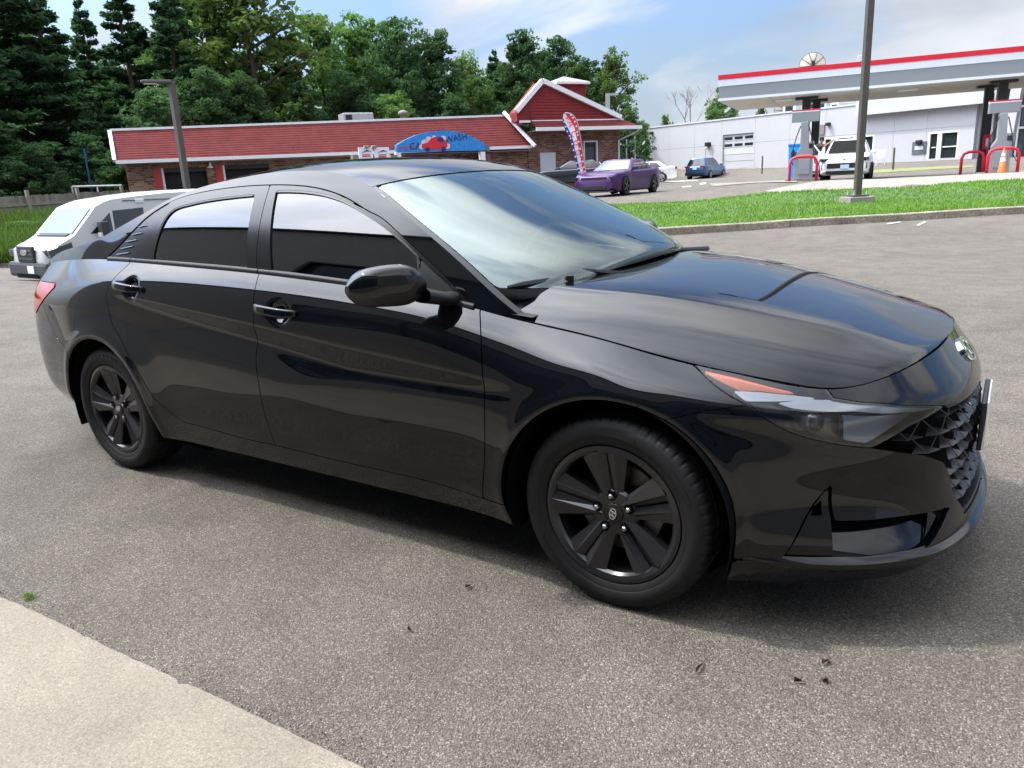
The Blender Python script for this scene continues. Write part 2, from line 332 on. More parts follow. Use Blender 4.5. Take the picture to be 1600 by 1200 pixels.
def rail_hit(px, py):
    d = ray(px, py); lo, hi = 1.0, 8.0
    def g(t):
        P = CAM+d*t; yb, zb = belt(P[0]); return (-P[1])-(yb-tumble(P[2]-zb))
    ts = np.linspace(1.2, 6.5, 400); vals = [g(t) for t in ts]
    for i in range(399):
        if vals[i] > 0 >= vals[i+1]:
            lo, hi = ts[i], ts[i+1]
            for _ in range(30):
                md = (lo+hi)/2
                if g(md) > 0: lo = md
                else: hi = md
            return CAM+d*hi
    return None
RAILPX = [(765, 454.5), (737.5, 427), (682.5, 377.5), (627.5, 331), (585, 294), (556, 277), (520, 268.5), (470, 266.5), (425, 269), (380, 277), (337, 286), (300, 297), (262, 312), (225, 334), (195, 350), (165, 368)]
RAIL = [rail_hit(*q) for q in RAILPX]
RAIL = np.array([q*[1, -1, 1] for q in RAIL if q is not None])
front_r = np.array([(-.335, .792, .897)])
_yb, _zb = belt(np.array([-3.56, -3.72]))
rear_r = np.array([(-3.40, .665, 1.052), (-3.56, .635, 1.010), (-3.70, .55, .982)])
RAIL = np.vstack([front_r, RAIL[RAIL[:, 0] > -3.2], rear_r])
RS = np.r_[0, np.cumsum(np.linalg.norm(np.diff(RAIL, axis=0), axis=1))]; STOT = RS[-1]
railf0 = nspline(RS, RAIL)
_k = np.linspace(0, STOT, 90); _r = railf0(_k)
for _ in range(6): _r[1:-1] = .25*_r[:-2]+.5*_r[1:-1]+.25*_r[2:]
railf = nspline(_k, _r)
_rx = _r[::-1, 0]; _rz = _r[::-1, 2]
def rail_z(x): return np.interp(x, _rx, _rz)
def s_of_x(x): return np.interp(-x, -_r[:, 0], _k)
CW = .62
BX = ([0, .1, .18, .5, .95, 1.4, 2.2, 3.0, 3.35, STOT], [.10, .20, .25, .18, .085, .01, -.02, -.12, -.15, -.16])
CZ = ([0, .1, .18, .5, .95, 1.4, 2.2, 3.0, 3.35, STOT], [.085, .07, .05, .045, .047, .050, .048, .045, .03, .0])
bxf = nspline(*BX); czf = nspline(*CZ)
def topsurf(s, b):
    s, w = np.broadcast_arrays(np.asarray(s, float), np.asarray(b, float)/CW); R = railf(s); aw = np.abs(w)
    q = 1-(.72*aw**2+.28*aw**6); qx = 1-aw**2.2
    return np.stack([R[..., 0]+bxf(s)*qx, R[..., 1]*w, R[..., 2]+czf(s)*q], -1)
CT = .42
def cabside(x, b):
    x, t = np.broadcast_arrays(np.asarray(x, float), np.asarray(b, float)/CT); yb, zb = belt(x); zr = rail_z(x); z = zb+(zr-zb)*t
    return np.stack([x, -(yb-tumble(z-zb)), z], -1)
HX = [-.45, -.32, -.05, .14, .32, .469, .58, .66, .72, .77, .81, .83]
yhf = nspline(HX, [.80, .80, .785, .758, .722, .685, .642, .59, .52, .40, .2, .05])
zef = nspline(HX, [.905, .890, .845, .800, .764, .738, .724, .735, .754, .771, .784, .787])
zcf = nspline([-.45, -.3, 0, .25, .45, .65, .83], [1.003, .990, .967, .925, .879, .832, .784])
ycr = nspline([-.4, 0, .4, .65, .85], [.66, .60, .50, .42, .36])
def hood(x, y):
    x, y = np.broadcast_arrays(np.asarray(x, float), np.asarray(y, float)); yh = np.maximum(yhf(np.minimum(x, .805)), .05); s = np.abs(y)/yh
    zc, ze = zcf(x), zef(x); g = .25*s**2+.75*s**7
    z = zc-(zc-ze)*np.minimum(g, 1.15)
    fade = sstep(.76-x, 0, .25)*sstep(1-s, .0, .2)
    z += .012*fade*(1-sstep(np.abs(y), ycr(x)-.05, ycr(x)+.06))
    return np.stack([x, y, z], -1)

# ------- cutting panels out of a surface
def sdf_poly(P, Q):
    """signed distance (inside > 0) of points P (n,2) to polygon Q (m,2)"""
    A = Q; B = np.roll(Q, -1, 0); out = np.full(len(P), 1e9); ins = np.zeros(len(P), bool)
    for a, b in zip(A, B):
        ab = b-a; L = ab@ab
        if L < 1e-14: continue
        t = np.clip(((P-a)@ab)/L, 0, 1); d = np.hypot(*(P-a-t[:, None]*ab).T); out = np.minimum(out, d)
        c = ((a[1] > P[:, 1]) != (b[1] > P[:, 1]))
        with np.errstate(divide='ignore', invalid='ignore'):
            xi = (b[0]-a[0])*(P[:, 1]-a[1])/(b[1]-a[1])+a[0]
        ins ^= c & (P[:, 0] < xi)
    return np.where(ins, out, -out)
SGN = {shell: -1, topsurf: -1}
def surf_normal(S, A, B, e=2e-3):
    du = S(A+e, B)-S(A-e, B); dv = S(A, B+e)-S(A, B-e); n = np.cross(du, dv)*SGN.get(S, 1); return n/np.maximum(np.linalg.norm(n, axis=-1, keepdims=True), 1e-12)
def cut(S, inside, outside=(), res=.012, inset=.0022, off=0.0, lim=None, flipn=False):
    inside = [np.asarray(q, float) for q in inside]; outside = [np.asarray(q, float) for q in outside]
    lo = np.max([q.min(0) for q in inside], 0)-2*res; hi = np.min([q.max(0) for q in inside], 0)+2*res
    if lim: lo = np.maximum(lo, lim[0]); hi = np.minimum(hi, lim[1])
    na, nb = max(int((hi[0]-lo[0])/res), 3)+1, max(int((hi[1]-lo[1])/res), 3)+1
    ga, gb = np.meshgrid(np.linspace(lo[0], hi[0], na), np.linspace(lo[1], hi[1], nb), indexing='ij'); P = np.c_[ga.ravel(), gb.ravel()]
    f = np.min([sdf_poly(P, q) for q in inside], 0)-inset
    for q in outside: f = np.minimum(f, -sdf_poly(P, q)-inset)
    f[np.abs(f) < 1e-6] = 1e-6
    idx = {}; V = []; F = []
    def vert(key, p):
        if key not in idx: idx[key] = len(V); V.append(p)
        return idx[key]
    for i in range(na-1):
        base = i*nb
        for j in range(nb-1):
            k = (base+j, base+nb+j, base+nb+j+1, base+j+1); fs = f[list(k)]
            if (fs <= 0).all(): continue
            face = []
            for q in range(4):
                u, w = k[q], k[(q+1) % 4]; fu, fw = f[u], f[w]
                if fu > 0: face.append(vert(u, P[u]))
                if (fu > 0) != (fw > 0):
                    t = fu/(fu-fw); key = ('e', min(u, w), max(u, w)); face.append(vert(key, P[u]+t*(P[w]-P[u])))
            if len(face) > 2: F.append(face)
    V = np.array(V); X = S(V[:, 0], V[:, 1]); Nn = surf_normal(S, V[:, 0], V[:, 1])
    if SGN.get(S, 1) < 0: F = [q[::-1] for q in F]
    if callable(off): X = X+Nn*off(V)[:, None]; return X, F, None
    return X+Nn*off, F, Nn
def panel(name, S, inside, outside=(), mat=None, parent=None, res=.012, inset=.0022, off=0.0, depth=.014, lim=None, sides=(1,), flip=False, rimmat=None):
    """one panel with folded edge; made for the right side and, when sides has -1, mirrored to the left"""
    X, F, Nn = cut(S, inside, outside, res, inset, off, lim)
    if Nn is None:
        fa = np.zeros_like(X)
        for q in F:
            n_ = np.cross(X[q[1]]-X[q[0]], X[q[2]]-X[q[0]]); fa[list(q)] += n_
        Nn = fa/np.maximum(np.linalg.norm(fa, axis=1, keepdims=True), 1e-12)
    cnt = {}
    for q in F:
        for i in range(len(q)):
            u, w = q[i], q[(i+1) % len(q)]; cnt[(u, w)] = 1
    bd = [(u, w) for (u, w) in cnt if (w, u) not in cnt]
    V = [tuple(v) for v in X]; NN = [tuple(v) for v in Nn]; mi = [0]*len(F)
    F = list(F)
    if depth:
        bi = {}
        for u, w in bd:
            for q in (u, w):
                if q not in bi:
                    bi[q] = len(V); V += [tuple(X[q]-Nn[q]*.0012), tuple(X[q]-Nn[q]*depth)]; NN += [tuple(Nn[q]), tuple(Nn[q])]
        e = {}
        for u, w in bd: e.setdefault(u, []).append(w); e.setdefault(w, []).append(u)
        for q in bi:
            ns = e[q]; t = X[ns[0]]-X[ns[-1]] if len(ns) > 1 else X[ns[0]]-X[q]
            sd = np.cross(t, Nn[q]); L = np.linalg.norm(sd); sd = sd/L if L > 1e-9 else Nn[q]
            NN[bi[q]] = tuple(sd); NN[bi[q]+1] = tuple(sd)
        for u, w in bd:
            F.append([w, u, bi[u], bi[w]]); mi.append(0)
            F.append([bi[w], bi[u], bi[u]+1, bi[w]+1]); mi.append(1 if rimmat else 0)
        # orient side normals outward using face geometry
        Va = np.array(V); Na = np.array(NN)
        for u, w in bd:
            fn = np.cross(Va[bi[u]]-Va[bi[w]], Va[bi[u]+1]-Va[bi[u]])
            for q in (u, w):
                if Na[bi[q]]@fn < 0: Na[bi[q]] *= -1; Na[bi[q]+1] *= -1
        NN = Na
    objs = []; par = parent if isinstance(parent, (list, tuple)) else [parent]*len(sides)
    for k, sgn in enumerate(sides):
        VV = np.array(V)*[1, sgn, 1]; N2 = np.array(NN)*[1, sgn, 1]; FF = F if sgn > 0 else [q[::-1] for q in F]
        objs.append(mesh(name, VV, FF, [mat, rimmat] if rimmat else mat, par[k], True, N2, mi))
    return objs
# ------- photo position -> surface run
class Mapper:
    def __init__(s, S, a0, a1, b0, b1, na=700, nb=160):
        s.S = S; ga, gb = np.meshgrid(np.linspace(a0, a1, na), np.linspace(b0, b1, nb), indexing='ij'); X = S(ga, gb)
        s.box = (a0, a1, b0, b1); Nn = surf_normal(S, ga, gb); vis = ((CAM-X)*Nn).sum(-1) > -.05
        if vis.mean() < .02: vis[:] = True
        s.P = np.c_[ga.ravel(), gb.ravel()][vis.ravel()]; s.X = X.reshape(-1, 3)[vis.ravel()]; s.px = project(s.X)
    def __call__(s, pts, view='cam'):
        out = []
        for q in pts:
            if len(q) == 3:                                   # given in space: (x, y, z)
                tgt = np.array(q); d = ((s.X-tgt)**2).sum(1); fn = lambda X: X-tgt
            elif view == 'xz': tgt = np.array(q); d = ((s.X[:, [0, 2]]-tgt)**2).sum(1); fn = lambda X: X[[0, 2]]-tgt
            elif view == 'yz': tgt = np.array(q); d = ((s.X[:, [1, 2]]-tgt)**2).sum(1)+1e-3*np.maximum(0, .4-s.X[:, 0]); fn = lambda X: X[[1, 2]]-tgt
            else: tgt = np.array(q, float); d = ((s.px-tgt)**2).sum(1); fn = lambda X: (project(X)[0]-tgt)
            p = s.P[d.argmin()].copy()
            for _ in range(4):
                r0 = fn(s.S(p[0], p[1])); e = 1e-4
                J = np.array([(fn(s.S(p[0]+e, p[1]))-r0)/e, (fn(s.S(p[0], p[1]+e))-r0)/e]).T
                st = np.linalg.lstsq(J, -r0, rcond=None)[0]
                if np.abs(st).max() > .05: st *= .05/np.abs(st).max()
                p = p+st; p[0] = np.clip(p[0], s.box[0], s.box[1]); p[1] = np.clip(p[1], s.box[2], s.box[3])
            out.append(p)
        return np.array(out)
def smooth(pts, n=6):
    """rounded open curve through the points"""
    pts = np.asarray(pts, float)
    if len(pts) < 3: return pts
    u = np.r_[0, np.cumsum(np.maximum(np.linalg.norm(np.diff(pts, axis=0), axis=1), 1e-6)**.5)]; k = [pts[0]]
    for i in range(len(pts)-1):
        p0 = pts[max(i-1, 0)]; p1 = pts[i]; p2 = pts[i+1]; p3 = pts[min(i+2, len(pts)-1)]
        for j in range(1, n+1):
            t = j/n; k.append(.5*((2*p1)+(-p0+p2)*t+(2*p0-5*p1+4*p2-p3)*t*t+(-p0+3*p1-3*p2+p3)*t**3))
    return np.array(k)

CAR = empty('parked_sedan', (0, 0, 0), 0, 'glossy black four-door sedan with black wheels parked across the foreground asphalt', 'car')
MS = Mapper(shell, 0, ATOT, 0, BV); MC = Mapper(cabside, -3.5, -.34, 0, CT, 500, 120); MT = Mapper(topsurf, 0, STOT, -CW, CW, 500, 200); MH = Mapper(lambda a, b: hood(a, b), -.45, .825, -.8, .8, 400, 300)
A_OF = lambda x: np.interp(-x, -BASE[:, 0], AS)
BIG = lambda a0, a1, b0=-.1, b1=BV+.1: np.array([(a0, b0), (a1, b0), (a1, b1), (a0, b1)])
def circ_xz(cx, cz, r, n=64, rx=None):
    pts = []; th = np.linspace(0, 2*math.pi, n, endpoint=False); ab = []
    for t in th:
        x, z = cx+(rx or r)*math.cos(t), cz+r*math.sin(t); ab.append((x, max(z, .20)))
    q = MS(ab, 'xz'); q[:, 1] = np.where(np.array([cz+r*math.sin(t) for t in th]) < .205, -.12, q[:, 1]); return q
ARCH_F = circ_xz(0.0, .316, .379); ARCH_R = circ_xz(-2.735, .316, .366)
g_front = smooth(MS([(750, 486), (752, 540), (757, 620), (757.5, 700), (755, 779)])); g_b = smooth(MS([(404, 430), (396, 470), (396, 510), (400, 560), (406, 610), (416, 655), (431, 696)]))
g_rear = smooth(MS([(202, 412), (174, 440), (167, 456), (168, 472), (175, 505), (188, 528), (202, 558), (220, 588), (248, 630), (288, 660)]))
d_bot = smooth(MS([(288, 660), (320, 668), (380, 685), (431, 696), (538, 722), (665, 751), (754, 779), (792, 790)]))
top = lambda a: (a, BV+.03)
i_b = np.argmin(np.abs(d_bot[:, 0]-g_b[-1, 0])); i_f = np.argmin(np.abs(d_bot[:, 0]-g_front[-1, 0]))
FD = np.vstack([[top(g_b[0, 0])], g_b, d_bot[i_b+1:i_f], g_front[::-1], [top(g_front[0, 0])]])
RD = np.vstack([[top(g_rear[0, 0])], g_rear, d_bot[1:i_b], g_b[::-1], [top(g_b[0, 0])]])
bump_cut = MS([(1050, 654), (1104, 642), (1160, 633.5)])
HL_low = MS([(1073, 556), (1085, 572), (1112, 599), (1140, 619), (1165.5, 633), (1211, 663.6), (1254, 682), (1319, 696), (1362, 700)])
HL_front = MS([(1362, 700), (1420, 667), (1477, 634)]); HL_top = MS([(1477, 634), (1399, 632), (1345.6, 628), (1302.6, 621)])
HLp = np.vstack([smooth(HL_low), HL_front[1:], smooth(HL_top)[1:], [(HL_top[-1, 0], BV+.02), (HL_low[0, 0], BV+.02)]])
GR = np.vstack([HL_front, MS([(1493, 631), (1516, 618.5)]), MS([(-.0, .622)], 'yz')*[0, 1]+[-.3, 0], MS([(0, .285)], 'yz')*[0, 1]+[-.3, 0],
                MS([(-.34, .292), (-.40, .36), (-.425, .43), (-.46, .492), (-.52, .525)], 'yz')])
TL = MS([(64, 439), (87, 442.4), (85.5, 449.5), (67, 471), (57, 489), (50, 486)])
q_cut = smooth(MS([(67, 471), (76, 500), (88, 525), (104, 549)]))
VENT = np.vstack([MS([(1300, 757), (1304, 815)]), smooth(MS([(1304, 815), (1355, 814), (1407, 808), (1450, 802), (1484, 792)]))[1:], MS([(1452, 852), (1407, 869), (1304, 882), (1212, 882)])])
a_f = A_OF(.0)
fend_bot = .0
FEN = np.vstack([[top(g_front[0, 0])], g_front, MS([(792, 790)]), [(MS([(792, 790)])[0, 0], -.1)], [(A_OF(.15), -.1)], [(bump_cut[0, 0]+.02, bump_cut[0, 1]-.02)], bump_cut, [(HL_low[5, 0], HL_low[5, 1])], [(HL_low[5, 0], BV+.03)]])
SILL = np.vstack([[(d_bot[0, 0]+.12, d_bot[0, 1]-.01)], d_bot, [(d_bot[-1, 0]-.1, d_bot[-1, 1])], [(d_bot[-1, 0]-.1, -.1)], [(d_bot[0, 0]+.12, -.1)]])
SIDES = (1, -1)
door_f = panel('front_door', shell, [FD], [], BLACK_PAINT, CAR, sides=SIDES, res=.006, lim=((0, .0), (ATOT, BV)))
door_r = panel('rear_door', shell, [RD], [ARCH_R], BLACK_PAINT, CAR, sides=SIDES, res=.006, lim=((0, .0), (ATOT, BV)))
panel('front_fender', shell, [FEN], [ARCH_F, HLp], BLACK_PAINT, CAR, sides=SIDES, res=.010, lim=((0, .0), (ATOT, BV)), depth=.03)
panel('side_sill', shell, [SILL], [ARCH_F, ARCH_R], BLACK_PAINT, CAR, sides=SIDES, res=.011, lim=((0, .0), (ATOT, BV)))
# quarter and rear bumper
QU = np.vstack([[top(g_rear[0, 0])], g_rear, [(d_bot[0, 0]-.02, d_bot[0, 1]-.012)], [(d_bot[0, 0]+.1, d_bot[0, 1]-.012)], [(d_bot[0, 0]+.1, -.1)], [(q_cut[-1, 0], -.1)], q_cut[::-1], [(AS[19], TL[1, 1])], [(AS[19], BV+.03)]])
panel('rear_quarter', shell, [QU], [ARCH_R, TL], BLACK_PAINT, CAR, sides=SIDES, res=.012, lim=((0, .0), (ATOT, BV)), depth=.03)
RB = np.vstack([[(q_cut[-1, 0], -.1)], q_cut[::-1], [(AS[19]+.02, TL[3, 1]+.02)], [(ATOT+.3, TL[3, 1]+.02)], [(ATOT+.3, -.1)]])
panel('rear_bumper', shell, [RB], [ARCH_R, TL], BLACK_PAINT, CAR, res=.014, lim=((0, .0), (ATOT, BV)), sides=SIDES)
RT = np.array([(AS[19]-.0, TL[3, 1]+.02), (ATOT+.3, TL[3, 1]+.02), (ATOT+.3, BV+.03), (AS[19]-.0, BV+.03)])
panel('trunk_face', shell, [RT], [TL], BLACK_PAINT, CAR, res=.014, lim=((0, .0), (ATOT, BV)), sides=SIDES)
RED_LENS = pmat('red_lamp_lens', (.35, .008, .012), rough=.08, coat=.5)
panel('tail_lamp', shell, [TL], [], RED_LENS, CAR, res=.01, off=.004, sides=SIDES)
# front bumper, nose panel, lip
LIPTOP = np.array([(1.75, .085)]+[(x_, .086) for x_ in np.linspace(1.6, -.3, 20)])
LIP = np.vstack([LIPTOP, [(-.3, -.1)], [(LIPTOP[0, 0], -.1)]])
FB = np.vstack([bump_cut, HL_low[4:], GR[1:], [(-.3, -.1)], [(A_OF(.15), -.1)], [(bump_cut[0, 0]+.02, bump_cut[0, 1]-.02)]])
FBin = np.vstack([bump_cut, smooth(HL_low)[24:], [(HL_low[-1, 0]-.02, HL_low[-1, 1]), (-.3, HL_low[-1, 1]+.02)], [(-.3, -.1)], [(A_OF(.12), -.1)], [(bump_cut[0, 0]+.03, bump_cut[0, 1]-.02)]])
panel('front_bumper', shell, [FBin], [ARCH_F, HLp, GR, VENT, LIP], BLACK_PAINT, CAR, res=.009, lim=((0, .0), (ATOT, BV)), sides=SIDES, depth=.03)
_la = np.linspace(1.035, 0.0, 60); _lX = shell(_la, np.full(60, .080)); _lN = surf_normal(shell, _la, np.full(60, .080)); _lN[:, 2] = 0; _lN /= np.linalg.norm(_lN, axis=1, keepdims=True)
for sgn in SIDES:
    _k2 = sstep(_la, 1.62, 1.25)[:, None] if False else np.clip((1.06-_la)/.3, .1, 1)[:, None]
    MB().grid(np.stack([_lX+_lN*(o*_k2)+np.array([0, 0, h]) for o, h in ((-.006, .022), (.012, .014), (.020, .008), (.021, -.006), (.0, -.026))], 1)*[1, sgn, 1], flip=sgn > 0).build('lip_edge', BLACK_GLOSS, CAR, auto=.4)
panel('bumper_lip', shell, [LIP], [ARCH_F], BLACK_GLOSS, CAR, res=.010, lim=((0, .0), (ATOT, BV)), sides=SIDES, off=.006, depth=.02)
NP = np.vstack([HL_top[::-1], MS([(1493, 631), (1516, 618.5)]), MS([(0, .622)], 'yz')*[0, 1]+[-.3, 0], [(-.3, BV+.03)], [(HL_top[-1, 0], BV+.03)]])
panel('nose_panel', shell, [NP], [GR, HLp], BLACK_PAINT, CAR, res=.009, lim=((0, .0), (ATOT, BV)), sides=SIDES)
# dark inner shell seen in the gaps
for sgn in SIDES:
    X, F, Nn = cut(shell, [BIG(.0, ATOT, 0, BV)], [ARCH_F, ARCH_R, GR, VENT, HLp], .03, .0, -.016, ((0, .0), (ATOT, BV)))
    mesh('inner_body', X*[1, sgn, 1], F if sgn > 0 else [q[::-1] for q in F], CAVITY, CAR, True)
# hood
hx = [(x, -float(yhf(x))) for x in np.linspace(.80, -.33, 60)]
back = [(-.375, -.76), (-.345, -.65), (-.30, -.45), (-.26, -.2), (-.25, 0)]
HP = np.array([(.822, 0), (.815, -.12)]+hx+back); HPL = np.vstack([HP, (HP*[1, -1])[::-1][1:-1]])
panel('hood', hood, [HPL], [], BLACK_PAINT, CAR, res=.013, inset=.003, off=.001)
# cabin: side frames, pillars, roof
seal = smooth(MC([(737, 476), (700, 437), (655, 394), (605, 347.5), (572, 328), (534, 306), (495, 294), (462, 290), (416, 289.5), (380, 291.5), (330, 298), (280, 310), (250, 325), (224, 344), (195, 374), (164, 404)]))
UP = np.vstack([seal, [(-3.6, -.05)], [(-3.6, CT+.05)], [(-.30, CT+.05)], [(-.30, -.05)], [(seal[0, 0]+.012, -.05)]])
panel('cabin_side', cabside, [UP], [], BLACK_PAINT, CAR, res=.011, inset=.0035, lim=((-3.55, 0), (-.335, CT)), sides=SIDES)
DN = np.vstack([seal, [(seal[-1, 0], -.05)], [(seal[0, 0], -.05)]])
fw = np.vstack([MC([(425, 428), (432, 298.5)]), smooth(MC([(432, 298.5), (462, 298.5), (497, 302), (530, 311), (565, 329), (600, 353), (630, 377), (653, 399)]))[1:], MC([(656, 440)]), [(MC([(657, 460)])[0, 0], -.05)], [(MC([(425, 428)])[0, 0], -.05)]])
rw = np.vstack([MC([(385, 423), (399, 304)]), smooth(MC([(399, 304), (350, 309), (300, 318), (272, 327), (256, 345), (243, 378), (238, 408)]))[1:], [(MC([(237, 408)])[0, 0], -.05)], [(MC([(385, 423)])[0, 0], -.05)]])
sail = np.vstack([MC([(657, 404), (700, 444), (731, 476)]), [(MC([(731, 476)])[0, 0], -.05)], [(MC([(659, 460)])[0, 0], -.05)]])
split = MC([(416, 292), (404, 428)]); sp0, sp1 = split[0, 0], split[1, 0]
fr_f = np.array([(sp1, -.06), (sp0, CT+.06), (.0, CT+.06), (.0, -.06)]); fr_r = np.array([(sp1, -.06), (sp0, CT+.06), (-4, CT+.06), (-4, -.06)])
qd = MC([(262, 322), (201, 409)]); qtri = np.array([(qd[0, 0]+.02, CT+.06), (qd[0, 0], qd[0, 1]), (qd[1, 0], -.06), (-4, -.06), (-4, CT+.06)])
LIMC = ((-3.5, 0), (-.34, CT))
FRAME = pmat('window_frame_paint', (.005, .005, .006), rough=.2)
ff = panel('window_frame', cabside, [DN, fr_f], [fw, sail], FRAME, door_f, res=.009, inset=.002, lim=LIMC, sides=SIDES, off=.001)
fr2 = panel('window_frame', cabside, [DN, fr_r], [rw, qtri], FRAME, door_r, res=.009, inset=.002, lim=LIMC, sides=SIDES, off=.001)
panel('quarter_trim', cabside, [DN, qtri], [], FRAME, CAR, res=.009, inset=.003, lim=LIMC, sides=SIDES, off=-.004)
panel('side_window', cabside, [fw], [], SIDE_GLASS, door_f, res=.012, inset=-.002, off=-.006, depth=.0, lim=LIMC, sides=SIDES)
panel('side_window', cabside, [rw], [], SIDE_GLASS, door_r, res=.012, inset=-.002, off=-.006, depth=.0, lim=LIMC, sides=SIDES)
panel('mirror_sail', cabside, [sail], [], BLACK_SATIN, door_f, res=.009, inset=.002, off=.000, lim=LIMC, sides=SIDES)
# window seals (dark rubber) round the glass and along the frame top
def strip(name, S, pts, w, mat, parent, off=.002, closed=False, sides=SIDES, th=.004):
    pts = np.asarray(pts); X = S(pts[:, 0], pts[:, 1]); Nn = surf_normal(S, pts[:, 0], pts[:, 1]); T = np.gradient(X, axis=0); T /= np.linalg.norm(T, axis=1, keepdims=True); B = np.cross(T, Nn)
    for k, sgn in enumerate(sides):
        prof = [(-w/2, -.006), (-w/2, th), (w/2, th), (w/2, -.006)]
        G = np.stack([X+B*u+Nn*(h+off) for u, h in prof], 1)*[1, sgn, 1]
        mbx = MB(); mbx.grid(G, flip=sgn < 0); mbx.build(name, mat, parent[k] if isinstance(parent, list) else parent, auto=.6)
strip('window_seal', cabside, fw[1:-2], .012, BLACK_SATIN, door_f, off=-.004)
strip('window_seal', cabside, rw[:-1], .012, BLACK_SATIN, door_r, off=-.004)
MOULD = pmat('moulding_dark', (.008, .008, .009), rough=.55, spec=.3)
# belt moulding along the foot of the windows
xs = np.linspace(seal[0, 0]+.015, -2.66, 80); i1 = int(80*.0)
def belt_pts(x): yb, zb = belt(x); return np.stack([x, -yb, zb], -1)
for sgn in SIDES:
    for (x0, x1, par) in ((seal[0, 0]+.01, sp1+.003, door_f), (sp1-.003, g_rear_x := float(shell(g_rear[0, 0], g_rear[0, 1])[0])+.003, door_r), (g_rear_x-.006, -2.68, None)):
        x = np.linspace(x0, x1, 40); C = belt_pts(x); prof = [(-.002, -.010), (.006, -.008), (.0075, .002), (.004, .010), (-.006, .013)]
        G = np.stack([C+np.array([0, -o, h]) for o, h in prof], 1)*[1, sgn, 1]
        MB().grid(G, flip=sgn < 0).build('belt_moulding', MOULD, (par[0] if sgn > 0 else par[1]) if par else CAR, auto=.9)
# fins on the quarter trim
for sgn in SIDES:
    for i, (a, b) in enumerate([((182, 398), (201, 395)), ((189, 389), (207, 385)), ((197, 378), (213, 375)), ((206, 367), (221, 364)), ((216, 355), (228, 352))]):
        P = MC([a, b]); X = cabside(P[:, 0], P[:, 1]); mb = MB(); d = np.array([0, -.003, 0]); u = np.array([0, 0, .003])
        mb.add([X[0]-u+d*0, X[1]-u, X[1]+d, X[0]+d, X[0]+u, X[1]+u], [(0, 1, 2, 3), (3, 2, 5, 4)])
        mb.V = [(v[0], v[1]*sgn, v[2]) for v in mb.V]; mb.build('trim_fin', FRAME, CAR)
# roof, windshield, backlight, deck on the top surface
wt = smooth(MT([(583, 291.5), (637, 279.5), (714, 270), (766, 266.6), (805, 265.5)])); s_side = wt[0, 0]; s_mid = wt[-1, 0]
wl = np.array([(s_side+(s_mid-s_side)*(1-(b/CW)**2), b) for b in np.linspace(-CW, CW, 41)])
s_b0 = float(s_of_x(-2.62)); s_b1 = float(s_of_x(-3.26)); EPS = .05
def band(s0, s1): return np.array([(s0, -CW-EPS), (s1, -CW-EPS), (s1, CW+EPS), (s0, CW+EPS)])
ROOF = np.vstack([[(wl[0, 0], -CW-EPS)], wl, [(wl[-1, 0], CW+EPS)], [(s_b0, CW+EPS)], [(s_b0, -CW-EPS)]])
LT = ((0, -CW), (STOT, CW))
panel('roof', topsurf, [ROOF], [], BLACK_PAINT, CAR, res=.014, lim=LT)
ew = CW*.975
WS = np.vstack([[(wl[0, 0], -ew)], wl[1:-1], [(wl[-1, 0], ew)], [(.16, ew), (.07, ew*.8), (.055, 0), (.07, -ew*.8), (.16, -ew)]])
panel('windshield', topsurf, [WS], [], WIND_GLASS, CAR, res=.02, inset=.003, depth=0, lim=LT, off=-.003)
frit = np.vstack([wl[1:-1]*[1, .90]+[-.06, 0], [(.30, ew*.93), (.21, ew*.7), (.19, 0), (.21, -ew*.7), (.30, -ew*.93)]])
panel('windshield_border', topsurf, [WS], [frit], BLACK_SATIN, CAR, res=.014, inset=.003, depth=0, lim=LT, off=-.008)
COWL = np.vstack([[(.16, ew), (.07, ew*.8), (.055, 0), (.07, -ew*.8), (.16, -ew)], [(.0, -CW-EPS), (.0, CW+EPS)]])
for sg in (1, -1):
    PS = np.array([(0, sg*ew), (wl[0, 0]+.02, sg*ew), (wl[0, 0]+.02, sg*(CW+EPS)), (0, sg*(CW+EPS))])
    panel('pillar_cover', topsurf, [PS], [ROOF], BLACK_PAINT, CAR, res=.012, inset=.001, lim=LT, depth=.01)
BL = np.array([(s_b0+.03, -CW*.86), (s_b1-.02, -CW*.86), (s_b1+.03, 0), (s_b1-.02, CW*.86), (s_b0+.03, CW*.86), (s_b0+.0, 0)])
panel('rear_window', topsurf, [BL], [], SIDE_GLASS, CAR, res=.02, inset=.0, depth=0, lim=LT, off=-.003)
CP = band(s_b0, s_b1+.02)
panel('rear_pillar', topsurf, [CP], [BL], BLACK_PAINT, CAR, res=.014, inset=.001, lim=LT)
panel('trunk_lid', topsurf, [band(s_b1+.02, STOT)], [], BLACK_PAINT, CAR, res=.014, lim=LT)
